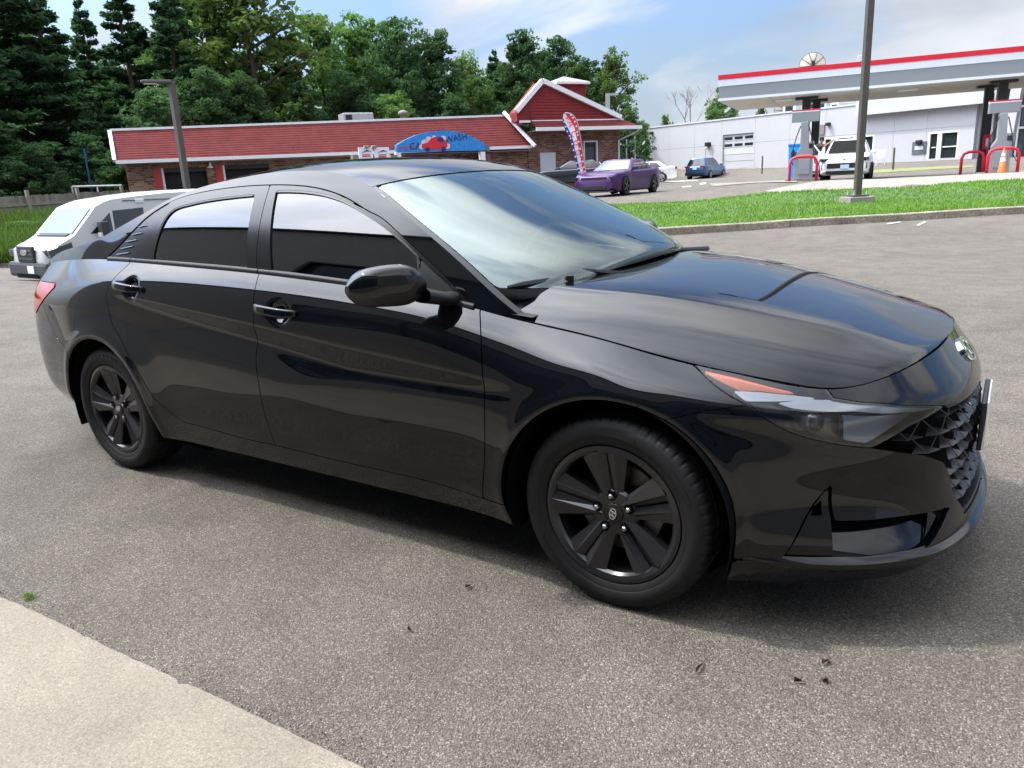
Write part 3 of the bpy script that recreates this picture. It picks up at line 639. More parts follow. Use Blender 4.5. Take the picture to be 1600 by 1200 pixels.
# ------------------------------------------------------------------ details of the black sedan
def emblem_mb(w, h, th=.004):
    """oval ring with a slanted H, in the XY plane"""
    mb = MB(); n = 40; prof = [(1.0, 0), (1.0, th), (.80, th), (.80, 0)]
    P = [[(w/2*k*math.cos(t), h/2*(k if k == 1 else 1-(1-k)*w/h*.75)*math.sin(t), z) for k, z in prof] for t in np.linspace(0, 2*math.pi, n+1)]
    mb.grid(np.array(P))
    for sx in (-1, 1):
        a = sx*w*.17; mb.prism([(a-w*.075-w*.05, -h*.36), (a+w*.055-w*.05, -h*.36), (a+w*.075+w*.05, h*.36), (a-w*.055+w*.05, h*.36)], 0, th)
    mb.prism([(-w*.17, -h*.16), (w*.17, h*.02), (w*.17, h*.16), (-w*.17, -h*.02)], 0, th*.9)
    return mb
def wheel(cx, sgn, parent):
    mb = MB(); n = 60
    # rim: barrel, lip, hub
    mb.lathe([(.196, -.086), (.203, -.097), (.2135, -.1015), (.2255, -.0995), (.2285, -.094), (.2285, -.086)], 'y', n=72)
    mb.lathe([(.203, -.097), (.196, -.05), (.190, .085), (.21, .10)], 'y', n=48)
    mb.lathe([(.084, -.03), (.080, -.066), (.072, -.0745), (.034, -.0775), (.0335, -.073)], 'y', n=40)
    mb.lathe([(.084, -.03), (.03, -.03)], 'y', n=40)
    rim = mb.build('wheel', RIM_BLACK, parent, fix=True, auto=.5)
    sp = MB()
    for k in range(5):
        th0 = rad(97+72*k)
        def pt(r, a, y): return (r*math.cos(th0+a), y, r*math.sin(th0+a))
        def blade(e0, e1, rid, hi):
            # straight-edged blade: offsets from the spoke axis at hub and rim; hard ridge along its length
            G = []
            for r in (.040, .208):
                f = (r-.040)/.168; w0, w1 = e0[0]+(e0[1]-e0[0])*f, e1[0]+(e1[1]-e1[0])*f; wr = w0+(w1-w0)*(rid[0]+(rid[1]-rid[0])*f); yt = -.072-.022*f
                def q(w, y): return pt(r, math.atan2(w, r), y)
                G.append([q(w0, yt+.040), q(w0, yt+.007), q(wr, yt-hi*(.6+.4*f)), q(w1, yt+.005), q(w1, yt+.040)])
            for j in range(4): sp.add([G[0][j], G[0][j+1], G[1][j+1], G[1][j]], [(0, 1, 2, 3)])
        blade((-.038, -.084), (-.0015, -.011), (.5, .62), .004)
        blade((.0015, -.006), (.038, .084), (.38, .30), .010)
    spk = sp.build('spokes', RIM_BLACK, rim)
    # tyre with shoulder blocks and grooves
    prof = [(.222, -.080), (.2295, -.094), (.2315, -.101), (.245, -.1085), (.250, -.1085), (.252, -.1105), (.272, -.1125), (.290, -.1085), (.293, -.1065), (.303, -.101), (.3095, -.093), (.3135, -.082), (.3165, -.062), (.3168, -.048), (.309, -.046), (.309, -.039), (.317, -.037), (.3172, -.006), (.309, -.004)]
    prof = prof+[(r, -y) for r, y in prof[::-1]]; na = 360; G = []
    for k in range(na+1):
        t = 2*math.pi*k/na; rowp = []
        for r, y in prof:
            q = r
            if abs(y) > .055 and r > .301: q = r-(.004 if k % 6 == 0 else 0)
            if abs(abs(y)-.02) < .018 and r > .315 and k % 8 == 0: q -= .005
            rowp.append((q*math.cos(t), y, q*math.sin(t)))
        G.append(rowp)
    ty = MB(); ty.grid(np.array(G)); ty.build('tyre', RUBBER, rim, auto=.7)
    # raised marks on the sidewall
    mk = MB()
    for t0, t1, rr, hh in ((1.25, 1.62, .271, .016), (4.35, 4.75, .273, .012), (3.6, 3.9, .271, .012), (.35, .8, .271, .012), (5.3, 5.65, .270, .012), (2.45, 2.75, .271, .012)):
        m_ = 14; P = []
        for i in range(m_+1):
            t = t0+(t1-t0)*i/m_; j = hh*(.5 if i % 2 else .42)
            P.append([((rr-j)*math.cos(t), -.1118, (rr-j)*math.sin(t)), ((rr-j)*math.cos(t), -.1136, (rr-j)*math.sin(t)), ((rr+j)*math.cos(t), -.1132, (rr+j)*math.sin(t)), ((rr+j)*math.cos(t), -.111, (rr+j)*math.sin(t))])
        mk.grid(np.array(P))
    mo = mk.build('sidewall_marks', RUBBER, rim); mo['kind'] = 'stuff'
    for k in range(5):
        t = rad(96+72*k); c = (.0572*math.cos(t), 0, .0572*math.sin(t)); b = MB()
        b.lathe([(.0155, -.0752), (.0165, -.0775), (.0155, -.0785), (.0125, -.078), (.0125, -.0752)], 'y', c, 16, 0); b.lathe([(.0125, -.0762), (.0, -.0762)], 'y', c, 12, 0)
        b.lathe([(.0085, -.076), (.0085, -.087), (.006, -.0905), (0, -.0905)], 'y', c, 6, 1); b.build('lug_nut', [CAVITY, STEEL], rim)
    hc = MB().lathe([(.033, -.074), (.0325, -.0815), (.028, -.083), (0, -.0835)], 'y', n=32).build('hub_cap', BLACK_GLOSS, rim, smooth=True)
    em = emblem_mb(.040, .024, .002); a = rad(78 if cx > -1 else 20); c, s = math.cos(a), math.sin(a)
    em.V = [(x*c-y*s, -.0832-z, x*s+y*c) for x, y, z in em.V]; em.build('hub_emblem', CHROME, rim)
    d = MB().lathe([(.05, -.028), (.07, -.032), (.072, -.02), (.145, -.02), (.145, .004), (.05, .004)], 'y', n=48); d.build('brake_disc', pmat('brake_steel', (.10, .095, .09), rough=.42, metal=.85, noise=.2), rim, auto=.5)
    t = rad(-22 if cx > -1 else 200); cal = MB().box((.118*math.cos(t), -.022, .118*math.sin(t)), (.06, .055, .13), ry=-t); cal.build('brake_caliper', CAST, rim, bevel=.012)
    rim.location = (cx, -.775*sgn, .316)
    if sgn < 0: rim.rotation_euler = (0, 0, math.pi)
    return rim
w_f = wheel(0.0, 1, CAR); w_r = wheel(-2.735, 1, CAR)
def plain_text(name, txt, size, mat, parent, M):
    cu = bpy.data.curves.new(name, 'FONT'); cu.body = txt; cu.size = size; cu.extrude = .0006; cu.align_x = 'CENTER'; cu.align_y = 'CENTER'; cu.resolution_u = 2
    tmp = bpy.data.objects.new('tmp', cu); COL.objects.link(tmp); dg = bpy.context.evaluated_depsgraph_get(); me = bpy.data.meshes.new_from_object(tmp.evaluated_get(dg)); bpy.data.objects.remove(tmp); bpy.data.curves.remove(cu)
    me.materials.clear(); me.name = name; o = link(name, me, mat, parent); o.matrix_local = M; return o
TYTEXT = pmat('tyre_lettering', (.006, .006, .006), rough=.35)
for i, ch in enumerate('TERRENA'):
    a = rad(112-7.2*i); r_ = .274
    plain_text('tyre_letter', ch, .030, TYTEXT, w_r, Matrix.Translation((r_*math.cos(a), -.1135, r_*math.sin(a))) @ Matrix.Rotation(math.pi/2, 4, 'X') @ Matrix.Rotation(a-math.pi/2, 4, 'Z'))
def copy_tree(o, parent=None):
    c = o.copy(); COL.objects.link(c); c.parent = parent if parent is not None else o.parent
    for ch in list(o.children): copy_tree(ch, c)
    return c
for w0 in (w_f, w_r):
    c = copy_tree(w0, CAR); c.location = (w0.location.x, .775, .316); c.rotation_euler = (0, 0, math.pi)
# wheel wells and underside
for cx, r in ((0, .376), (-2.735, .364)):
    for sgn in (1, -1):
        mb = MB(); mb.lathe([(r, -.885*sgn), (r, -.50*sgn)], 'y', (cx, 0, .316), 40, a0=-.35, a1=math.pi+.35)
        mb.lathe([(r, -.50*sgn), (.0, -.50*sgn)], 'y', (cx, 0, .316), 40); mb.build('wheel_well', CAVITY, CAR)
MB().box((-1.37, 0, .235), (1.9, 1.64, .07)).box((.58, 0, .22), (.36, 1.0, .05)).box((-3.4, 0, .30), (.6, 1.2, .06)).box((-1.37, 0, .25), (4.3, .95, .08)).build('underbody', CAVITY, CAR)
# mirrors
def superloft(C, A, B, e=2.6, n=28):
    """closed sections: centres C, half-axes vectors A (first) and B (second)"""
    G = []
    for c, a, b in zip(C, A, B):
        c, a, b = map(np.array, (c, a, b)); rowp = []
        for t in np.linspace(0, 2*math.pi, n+1):
            ct, st = math.cos(t), math.sin(t); rowp.append(c+a*np.sign(ct)*abs(ct)**(2/e)+b*np.sign(st)*abs(st)**(2/e))
        G.append(rowp)
    return np.array(G)
for k, sgn in enumerate((1, -1)):
    ts = np.linspace(0, 1, 15); I = np.array([-.648, -.932, 1.018]); O = np.array([-.775, -1.125, 1.025])
    hh = nspline([0, .12, .35, .65, .88, 1], [.034, .056, .067, .063, .044, .014])(ts); hd = nspline([0, .12, .35, .65, .88, 1], [.042, .056, .062, .058, .042, .012])(ts)
    dr = nspline([0, .4, 1], [0, .002, -.004])(ts)
    C = [I+(O-I)*t+np.array([0, 0, q]) for t, q in zip(ts, dr)]
    G = superloft(C, [np.array([d, -d*.18, .10*d]) for d in hd], [np.array([0, 0, h]) for h in hh], 2.5, 40)*[1, sgn, 1]
    # split upper painted cap / lower dark shell along a line
    up = MB(); up.grid(G, flip=sgn > 0); nb = G.shape[1]; lowF, upF = [], []
    for f in up.F:
        zc = np.mean([up.V[i][2] for i in f]); yc = abs(np.mean([up.V[i][1] for i in f]))
        (upF if zc > .985+(yc-.93)*.10 else lowF).append(f)
    V0 = up.V
    for nm, FF, mt in (('mirror_cap', upF, BLACK_PAINT), ('mirror_lower', lowF, BLACK_SATIN)):
        o = mesh(nm, V0, FF, mt, door_f[k], True); bm = bmesh.new(); bm.from_mesh(o.data); bmesh.ops.delete(bm, geom=[v for v in bm.verts if not v.link_faces], context='VERTS'); bmesh.ops.remove_doubles(bm, verts=bm.verts, dist=1e-5)
        if nm == 'mirror_lower':
            pass
        bm.to_mesh(o.data); bm.free()
    mend = MB(); 
    for i in (0, -1): mend.add([tuple(v) for v in G[i][:-1]], [tuple(range(nb-1)) if (i == 0) == (sgn > 0) else tuple(range(nb-1))[::-1]])
    mend.build('mirror_end', BLACK_SATIN, door_f[k])
    C2 = [(-.60, -.805, .955), (-.604, -.85, .960), (-.615, -.895, .972), (-.632, -.94, .985)]
    G2 = superloft(C2, [(.030, -.004, 0), (.044, -.006, 0), (.043, 0, 0), (.040, 0, 0)], [(0, 0, .024), (0, 0, .023), (0, 0, .024), (0, 0, .026)], 2.3, 24)*[1, sgn, 1]
    MB().grid(G2, flip=sgn > 0).build('mirror_arm', BLACK_SATIN, door_f[k], smooth=True)
    mg = superloft([np.array([-.66, -.955, 1.02])+np.array([-.082-.02*0, 0, 0])+np.array([-.105, -.145, 0])*t for t in (0, 1)], [(0, .001, 0)]*2, [(0, 0, .05), (0, 0, .04)], 2, 8)
# door handles
for i, (hx, hz) in enumerate(HANDLES):
    dl = (door_f, door_r)[i]
    for k, sgn in enumerate((1, -1)):
        xs = np.linspace(hx-.115, hx+.115, 13); q = MS([(x, hz-.035*(x-hx)) for x in xs], 'xz'); P0 = shell(q[:, 0], q[:, 1]); ybase = -np.interp(xs, [xs[0], xs[-1]], [-P0[0, 1], -P0[-1, 1]])
        f = np.linspace(-1, 1, 13); outw = .004+.034*(1-np.abs(f)**3.2); hgt = .017*(1-.35*np.abs(f)**4); th = .0085+0*f
        C = np.stack([xs, ybase-outw, hz-.085*(xs-hx)+.006], -1)
        G = superloft(C, [np.array([0, -t, 0]) for t in th], [np.array([0, .2*h, h]) for h in hgt], 3.0, 20)*[1, sgn, 1]
        hb = MB(); hb.grid(G, flip=sgn > 0); hb.add(G[0][:-1], [tuple(range(20))]); hb.add(G[-1][:-1], [tuple(range(20))]); hb.build('door_handle', BLACK_PAINT, dl[k], smooth=True, fix=True)
# headlamps
AMBER = pmat('amber_reflector', (.70, .12, .02), rough=.22, spec=.7, bump=.25, bscale=120); LAMPIN = pmat('lamp_housing', (.13, .14, .16), rough=.22, metal=.5); SILV = pmat('lamp_reflector', (.40, .41, .43), rough=.22, metal=.6)
lensR = panel('headlight', shell, [HLp], [], LENS, CAR, res=.010, inset=.003, off=.002, depth=0, lim=((0, 0), (ATOT, BV)), sides=SIDES)
L2 = dict(lim=((0, 0), (ATOT, BV)), sides=SIDES)
panel('lamp_housing', shell, [HLp], [], LAMPIN, lensR, res=.012, inset=.0, off=-.055, depth=0, **L2)
panel('lamp_wall', shell, [HLp], [np.vstack([HLp.mean(0)+(HLp-HLp.mean(0))*.93])], BLACK_SATIN, lensR, res=.008, inset=.0, off=-.004, depth=.05, **L2)
panel('turn_reflector', shell, [MS([(1097, 567), (1150, 583), (1252, 611), (1225, 611), (1187, 606), (1160, 607), (1128, 592)])], [], AMBER, lensR, res=.007, inset=0, off=-.014, depth=.02, **L2)
panel('lamp_strip', shell, [MS([(1147, 607), (1190, 609), (1240, 614), (1285, 619), (1240, 623), (1167, 624)])], [], SILV, lensR, res=.007, inset=0, off=-.012, depth=.02, **L2)
panel('lamp_strip', shell, [MS([(1215, 627), (1260, 621), (1303, 622.5), (1346, 630), (1399, 634), (1472, 636), (1440, 643), (1340, 642), (1240, 636)])], [], SILV, lensR, res=.007, inset=0, off=-.010, depth=.012, **L2)
panel('lamp_bezel', shell, [MS([(1172, 627), (1206, 629), (1235, 645), (1258, 676), (1225, 668), (1195, 650)])], [], BLACK_GLOSS, lensR, res=.007, inset=0, off=-.008, depth=.03, **L2)
panel('lamp_bezel', shell, [MS([(1318, 648), (1430, 645), (1380, 680), (1358, 694), (1322, 689)])], [], pmat('lamp_sky_reflection', (.22, .27, .35), rough=.15, metal=.7), lensR, res=.007, inset=0, off=-.012, depth=.03, **L2)  # bluish colour stands in for sky mirrored in this part of the lens
pc = MS([(1284, 664)]); pX = shell(pc[:, 0], pc[:, 1])[0]; pN = surf_normal(shell, pc[:, 0], pc[:, 1])[0]
for k, sgn in enumerate(SIDES):
    mb = MB(); mb.lathe([(.034, -.05), (.034, -.008), (.030, -.004)], 'z', n=24, mi=0); mb.lathe([(.030, -.006), (.026, .004), (.018, .010), (0, .014)], 'z', n=24, mi=1)
    M = Vector((pN[0], pN[1]*sgn, pN[2])).lerp(Vector((1, 0, 0)), .5).to_track_quat('Z', 'Y').to_matrix(); c = Vector((pX*[1, sgn, 1]))-Vector((pN*[1, sgn, 1]))*.035
    mb.V = [tuple(M @ Vector(v)+c) for v in mb.V]; mb.build('lamp_projector', [SILV, pmat('projector_glass', (.08, .085, .09), rough=.03, coat=1.0)], lensR[k], smooth=True)
# grille
gback = panel('grille', shell, [GR], [], CAVITY, CAR, res=.014, inset=0, off=-.055, depth=0, lim=((-.0, 0), (ATOT, BV)), sides=SIDES)
panel('grille_frame', shell, [GR], [np.vstack([HL_front+[.0, 0], MS([(1486, 637), (1512, 624)]), MS([(0, .61)], 'yz')*[0, 1]+[-.4, 0], MS([(0, .30)], 'yz')*[0, 1]+[-.4, 0], MS([(-.33, .305), (-.385, .365), (-.41, .435), (-.45, .485), (-.53, .518)], 'yz')])], BLACK_SATIN, gback, res=.007, inset=.0, off=-.006, depth=.04, lim=((0, 0), (ATOT, BV)), sides=SIDES)
GRILLE = pmat('grille_dark', (.016, .016, .017), rough=.3)
dyc, dzc = .092, .046; fin_me = {}
for j in range(-1, 8):
    for i in range(0, 8):
        y = (i+.5*(j % 2))*dyc; z = .30+j*dzc
        pts = [(-min(max(y+o, -.0), .66), z+h) for o, h in ((0, 0), (dyc*.55, 0), (-dyc*.55, 0))]
        q = MS([(-max(y, .0), z)], 'yz')[0]
        if sdf_poly(np.array([q]), GR)[0] < .010: continue
        # space frame at the fin
        qa = MS([(-(y-dyc*.5) if y > dyc*.5 else 0, z)], 'yz')[0]; qb = MS([(-(y+dyc*.5), z)], 'yz')[0]
        X0 = shell(q[0], q[1]); N0 = surf_normal(shell, np.array([q[0]]), np.array([q[1]]))[0]
        if y < 1e-6: X0 = np.array([shell(0., q[1])[0], 0, z]); N0 = np.array([1., 0, 0])
        T = shell(qb[0], qb[1])-X0; T = T/np.linalg.norm(T); U = np.cross(N0, T); U = U/np.linalg.norm(U)
        if U[2] < 0: U = -U
        sc = dyc*.56; X0 = X0-N0*.012
        L = X0-T*sc; R = X0+T*sc; top_ = X0+U*.017-N0*.030; bot = X0-U*.013-N0*.022; frt = X0+N0*.006-U*.004; tl = X0-T*sc*.45+U*dzc*.5-N0*.02; 
        V = [L, R, top_, bot, frt]; F = [(0, 4, 2), (4, 1, 2), (0, 3, 4), (3, 1, 4)]
        d1 = X0+T*dyc*.5+U*dzc; V += [R-U*.004, R+U*.004, X0+T*dyc*.5+U*dzc*.0]; 
        b0 = len(V); V += [frt-U*.002, frt+U*.003, X0+T*dyc*.5+U*dzc-N0*.008, X0+T*dyc*.5+U*(dzc-.005)-N0*.008]
        F += [(b0, b0+3, b0+2, b0+1)]
        b0 = len(V); V += [frt-U*.002, frt+U*.003, X0-T*dyc*.5+U*dzc-N0*.008, X0-T*dyc*.5+U*(dzc-.005)-N0*.008]; F += [(b0, b0+1, b0+2, b0+3)]
        for sgn in ((1, -1) if y > 1e-6 else (1,)):
            mesh('grille_fin', np.array(V)*[1, sgn, 1], F if sgn > 0 else [f[::-1] for f in F], GRILLE, gback[0 if sgn > 0 else 1])
# bumper vent
panel('bumper_vent', shell, [VENT], [], BLACK_GLOSS, CAR, res=.012, inset=-.004, off=lambda V: -.012-.085*np.clip((V[:, 1]-.075)/.15, 0, 1), depth=0, lim=((0, 0), (ATOT, BV)), sides=SIDES)
panel('vent_wing', shell, [np.vstack([MS([(1299, 762), (1302, 812), (1303, 878), (1216, 880)])])], [MS([(1270, 806), (1285, 783), (1286, 806)])], BLACK_PAINT, CAR, res=.008, inset=.002, off=-.012, depth=.03, lim=((0, 0), (ATOT, BV)), sides=SIDES)
# emblem and plate
eq = MS([(1508, 547)])[0]; eX = shell(eq[0], eq[1]); eN = surf_normal(shell, np.array([eq[0]]), np.array([eq[1]]))[0]; eN[1] = 0; eN /= np.linalg.norm(eN)
eX = np.array([eX[0], 0, eX[2]]); eU = np.cross(eN, [0, 1, 0]); eU = eU if eU[2] > 0 else -eU
em = emblem_mb(.150, .088, .008); em.V = [tuple(eX+np.array([0, 1, 0])*x+eU*y+eN*(z+.001)) for x, y, z in em.V]; em.build('nose_emblem', CHROME, CAR, auto=.5)
eb = MB(); eb.add([tuple(eX+np.array([0, 1, 0])*.072*math.cos(t)+eU*.042*math.sin(t)+eN*.002) for t in np.linspace(0, 2*math.pi, 32, endpoint=False)], [tuple(range(32))]); eb.build('emblem_field', pmat('emblem_blue_grey', (.25, .30, .38), rough=.15, metal=.7), CAR)
MB().box((.930, 0, .515), (.014, .32, .155)).build('plate_holder', BLACK_SATIN, CAR, bevel=.004)
pl = MB().box((.9415, 0, .518), (.004, .305, .152)).build('licence_plate', pmat('plate_white', (.70, .72, .74), rough=.35), CAR, bevel=.0015)
# wipers on the windshield foot
def on_top(px, off): q = MT([px])[0]; X = topsurf(q[0], q[1]); n = surf_normal(topsurf, np.array([q[0]]), np.array([q[1]]))[0]; return X+n*off
for a, b, piv, end in (((793, 453), (965, 431), (893, 430), (1005, 430)), ((968, 426), (1078, 393), (1025, 401), (1100, 396))):
    A, B = on_top(a, .014), on_top(b, .014); P = [A+(B-A)*t+np.array([0, 0, .010*math.sin(t*math.pi)]) for t in np.linspace(0, 1, 9)]
    wb = MB(); wb.tube(P, [.006]+[.012]*7+[.006], 6); wo = wb.build('wiper', BLACK_SATIN, CAR, auto=.6)
    K = A+(B-A)*.52; ar = MB().tube([K+np.array([0, 0, .018]), K+(B-A)*.12+np.array([.0, 0, .034]), K+(B-A)*.30+np.array([.02, 0, .020]), B+(B-A)*.12+np.array([.05, 0, .0])], [.008, .009, .010, .012], 6); ar.build('wiper_arm', BLACK_SATIN, wo)
    MB().box(K+np.array([0, 0, .012]), (.03, .085, .028), rz=.5).build('wiper_joint', BLACK_SATIN, wo, bevel=.005)
MB().grid(np.array([[(-.50+.19*(1-(y/.8)**2), y, .925+.02*(1-(y/.8)**2)), (-.30+.06*(1-(y/.8)**2), y, .905+.05*(1-(y/.8)**2))] for y in np.linspace(-.80, .80, 25)])).build('cowl_panel', BLACK_MATT, CAR, smooth=True)
# interior
SEAT = pmat('seat_cloth', (.07, .07, .072), rough=.85); DASH = pmat('dash_plastic', (.07, .07, .072), rough=.6); LINER = pmat('headliner', (.30, .29, .27), rough=.9)
def seat(x, y, w):
    b = MB().box((x, y, .52), (.50, w, .16)); s_ = b.build('seat', SEAT, CAR, bevel=.05)
    k = MB().box((x-.27, y, .80), (.13, w*.94, .62), ry=-.22).build('seat_back', SEAT, CAR, bevel=.05); return s_
for y in (-.37, .37):
    seat(-1.42, y, .50); MB().box((-1.42-.37, y, 1.185), (.09, .25, .17), ry=-.2).build('headrest', SEAT, CAR, bevel=.04); MB().tube([(-1.77, y-.06, 1.02), (-1.78, y-.06, 1.12)], .007, 6).tube([(-1.77, y+.06, 1.02), (-1.78, y+.06, 1.12)], .007, 6).build('headrest_post', STEEL, CAR)
seat(-2.25, 0, 1.25)
for y in (-.38, .38): MB().box((-2.64, y, 1.10), (.09, .24, .15), ry=-.3).build('headrest', SEAT, CAR, bevel=.04)
MB().box((-2.95, 0, .98), (.55, 1.2, .03)).build('parcel_shelf', DASH, CAR)
dm = MB().grid(np.array([[(-.42-.10*(1-abs(y)/.8), y, .915), (-.62, y, .955+.02*math.cos(y*2)), (-.80, y, .93), (-.86, y, .86), (-.80, y, .55)] for y in np.linspace(-.78, .78, 21)])); dm.build('dashboard', DASH, CAR, smooth=True)
MB().box((-1.4, 0, .32), (2.6, 1.5, .05)).build('cabin_floor', CAVITY, CAR)
MB().grid(np.array([[(x, y, 1.372-.03*(y/.5)**2-.05*((x+1.8)/.7)**2) for y in np.linspace(-.5, .5, 9)] for x in np.linspace(-1.25, -2.5, 9)])).build('headliner', LINER, CAR, smooth=True)
sw = MB(); ring = [(-.98+.07*math.sin(t), .37+.185*math.cos(t), .93+.175*math.sin(t)) for t in np.linspace(0, 2*math.pi, 29)]; sw.tube(ring, .015, 8, cap=False); sw.tube([(-.98, .20, .93), (-.99, .54, .93)], .018, 6); sw.tube([(-.98, .37, .93), (-.80, .37, .86)], .03, 8); sw.build('steering_wheel', DASH, CAR, smooth=True)
MB().box((-.93, 0, 1.27), (.03, .24, .07)).tube([(-.92, 0, 1.30), (-.90, 0, 1.345)], .012, 6).build('rear_view_mirror', BLACK_SATIN, CAR, bevel=.01)
# ================================================================== terrain
def polar(px, d):                                              # ground position at an image column and a horizontal distance
    r0 = ray(px, 300); a = math.atan2(r0[1], r0[0])
    for _ in range(3):                                         # the columns lean a little with the camera roll
        P = at_dist(px, 285, d); a = math.atan2(P[1]-CAM[1], P[0]-CAM[0])
    return CAM[0]+d*math.cos(a), CAM[1]+d*math.sin(a)
TP = []
for px, py, d in ((60, 437, 21), (120, 443, 21), (200, 446, 22), (20, 437, 20), (150, 440, 24), (-60, 437, 21), (0, 421, 24), (970, 305, 33), (885, 292, 46), (1105, 279, 68), (1042, 284, 57), (1300, 283, 36), (1250, 282, 34), (1560, 272, 31), (1337, 328, 20.5), (1065, 366, 15.3),
                  (1300, 350, 16.6), (1600, 334, 18.3), (985, 325, 26), (1600, 290, 24), (1300, 303, 25), (1008, 263, 80), (1520, 248, 62.5), (1150, 263, 74), (1300, 256, 70), (1590, 245, 68), (30, 352, 40), (220, 345, 43), (-300, 345, 42), (-300, 440, 24)):
    P = at_dist(px, py, d); TP.append((P[0], P[1], P[2]))
for px, d, z in ((825, 47, .4), (188, 41, -.1), (967, 52, .45), (500, 44, .1), (500, 25, -.1), (700, 30, .1), (850, 25, .1), (300, 30, -.5), (2200, 20, .2), (2200, 40, .4), (-900, 20, -.6), (-900, 45, .2)):
    x, y = polar(px, d); TP.append((x, y, z))
for k in range(16):
    a = 2*math.pi*k/16
    for r, z in ((0.1, 0), (5, 0), (10, 0), (13, -.02)): TP.append((CAM[0]+r*math.cos(a), CAM[1]+r*math.sin(a), z))
    TP.append((130*math.cos(a), 130*math.sin(a), 1.2)); TP.append((300*math.cos(a), 300*math.sin(a), 1.0))
    if math.sin(a) < -.3: TP.append((25*math.cos(a), 25*math.sin(a), 0)); TP.append((50*math.cos(a), 50*math.sin(a), 0))
TP = np.array(TP)
def terrain(x, y):
    x = np.asarray(x, float); y = np.asarray(y, float); sh = x.shape; X = np.stack([x.ravel(), y.ravel()], 1)
    d2 = ((X[:, None]-TP[None, :, :2])**2).sum(-1)+.6; w = d2**-1.75; z = (w*TP[:, 2]).sum(1)/w.sum(1)
    r = np.hypot(X[:, 0], X[:, 1]-0); z = z*sstep(r, 6.5, 13)
    return z.reshape(sh) if sh else float(z[0])
def G(px, d): x, y = polar(px, d); return np.array([x, y, terrain(x, y)])
def on_ground(px, py):                                         # where a sight line meets the ground
    d = ray(px, py); t = np.linspace(1, 120, 1500); P = CAM+d*t[:, None]; h = P[:, 2]-terrain(P[:, 0], P[:, 1]); i = int(np.argmax(h < 0)) if (h < 0).any() else len(t)//2
    P = P[i]; return np.array([P[0], P[1], terrain(P[0], P[1])])

# ---- ground materials
def ground_mat(name, base, light, dark, sc, bump, rough=.85, patch=.18, speck=.35, joints=0):
    mt = bpy.data.materials.new(name); mt.use_nodes = True; t = mt.node_tree; b = t.nodes['Principled BSDF']; b.inputs['Roughness'].default_value = rough; b.inputs['Specular IOR Level'].default_value = .25
    tcn = N(t, 'ShaderNodeTexCoord')
    def noise(s, det=4, ro=.6):
        n = N(t, 'ShaderNodeTexNoise'); t.links.new(tcn.outputs['Object'], n.inputs['Vector']); n.inputs['Scale'].default_value = s; n.inputs['Detail'].default_value = det; n.inputs['Roughness'].default_value = ro; return n
    v = N(t, 'ShaderNodeTexVoronoi'); t.links.new(tcn.outputs['Object'], v.inputs['Vector']); v.inputs['Scale'].default_value = sc; v.feature = 'F1'
    # every stone its own shade
    r1 = N(t, 'ShaderNodeValToRGB'); sepc = N(t, 'ShaderNodeSeparateColor'); t.links.new(v.outputs['Color'], sepc.inputs[0]); t.links.new(sepc.outputs[0], r1.inputs[0])
    e = r1.color_ramp.elements; e[0].position = .0; e[0].color = (*dark, 1); e[1].position = .55; e[1].color = (*base, 1); k = e.new(.86); k.color = (*base, 1); k2 = e.new(.97); k2.color = (*light, 1)
    # dark binder between stones
    r2 = N(t, 'ShaderNodeMapRange'); t.links.new(v.outputs['Distance'], r2.inputs[0]); r2.inputs[1].default_value = .25; r2.inputs[2].default_value = .75; r2.inputs[3].default_value = 1.0; r2.inputs[4].default_value = 1-speck
    m1 = N(t, 'ShaderNodeVectorMath', operation='SCALE'); t.links.new(r1.outputs[0], m1.inputs[0]); t.links.new(r2.outputs[0], m1.inputs['Scale'])
    n1 = noise(.45, 6, .65); n2 = noise(3.2, 5, .6)
    ms = N(t, 'ShaderNodeMath', operation='ADD'); t.links.new(n1.outputs['Fac'], ms.inputs[0]); t.links.new(n2.outputs['Fac'], ms.inputs[1])
    r3 = N(t, 'ShaderNodeMapRange'); t.links.new(ms.outputs[0], r3.inputs[0]); r3.inputs[1].default_value = .7; r3.inputs[2].default_value = 1.3; r3.inputs[3].default_value = 1-patch; r3.inputs[4].default_value = 1+patch
    m2 = N(t, 'ShaderNodeVectorMath', operation='SCALE'); t.links.new(m1.outputs[0], m2.inputs[0]); t.links.new(r3.outputs[0], m2.inputs['Scale']); t.links.new(m2.outputs[0], b.inputs['Base Color'])
    n3 = noise(sc*.6, 3, .7)
    hh = N(t, 'ShaderNodeMath', operation='SUBTRACT'); t.links.new(n3.outputs['Fac'], hh.inputs[0]); t.links.new(v.outputs['Distance'], hh.inputs[1])
    bp = N(t, 'ShaderNodeBump'); bp.inputs['Strength'].default_value = bump; bp.inputs['Distance'].default_value = .006; t.links.new(hh.outputs[0], bp.inputs['Height']); t.links.new(bp.outputs[0], b.inputs['Normal'])
    return mt
ASPH = ground_mat('asphalt', (.170, .149, .122), (.30, .27, .23), (.095, .084, .071), 215, .9, patch=.24, speck=.48)
ASPH_FAR = ground_mat('asphalt_far', (.17, .163, .152), (.24, .235, .22), (.11, .107, .10), 60, .3, speck=.2)
CONC = ground_mat('concrete', (.215, .188, .150), (.26, .232, .19), (.16, .14, .11), 210, .14, patch=.16, speck=.12)
CONC_FAR = ground_mat('concrete_far', (.235, .218, .19), (.29, .27, .24), (.18, .165, .145), 90, .2, patch=.2, speck=.1)
KERBM = ground_mat('kerb_concrete', (.28, .24, .185), (.38, .34, .28), (.15, .13, .10), 60, .6, patch=.4, speck=.3)
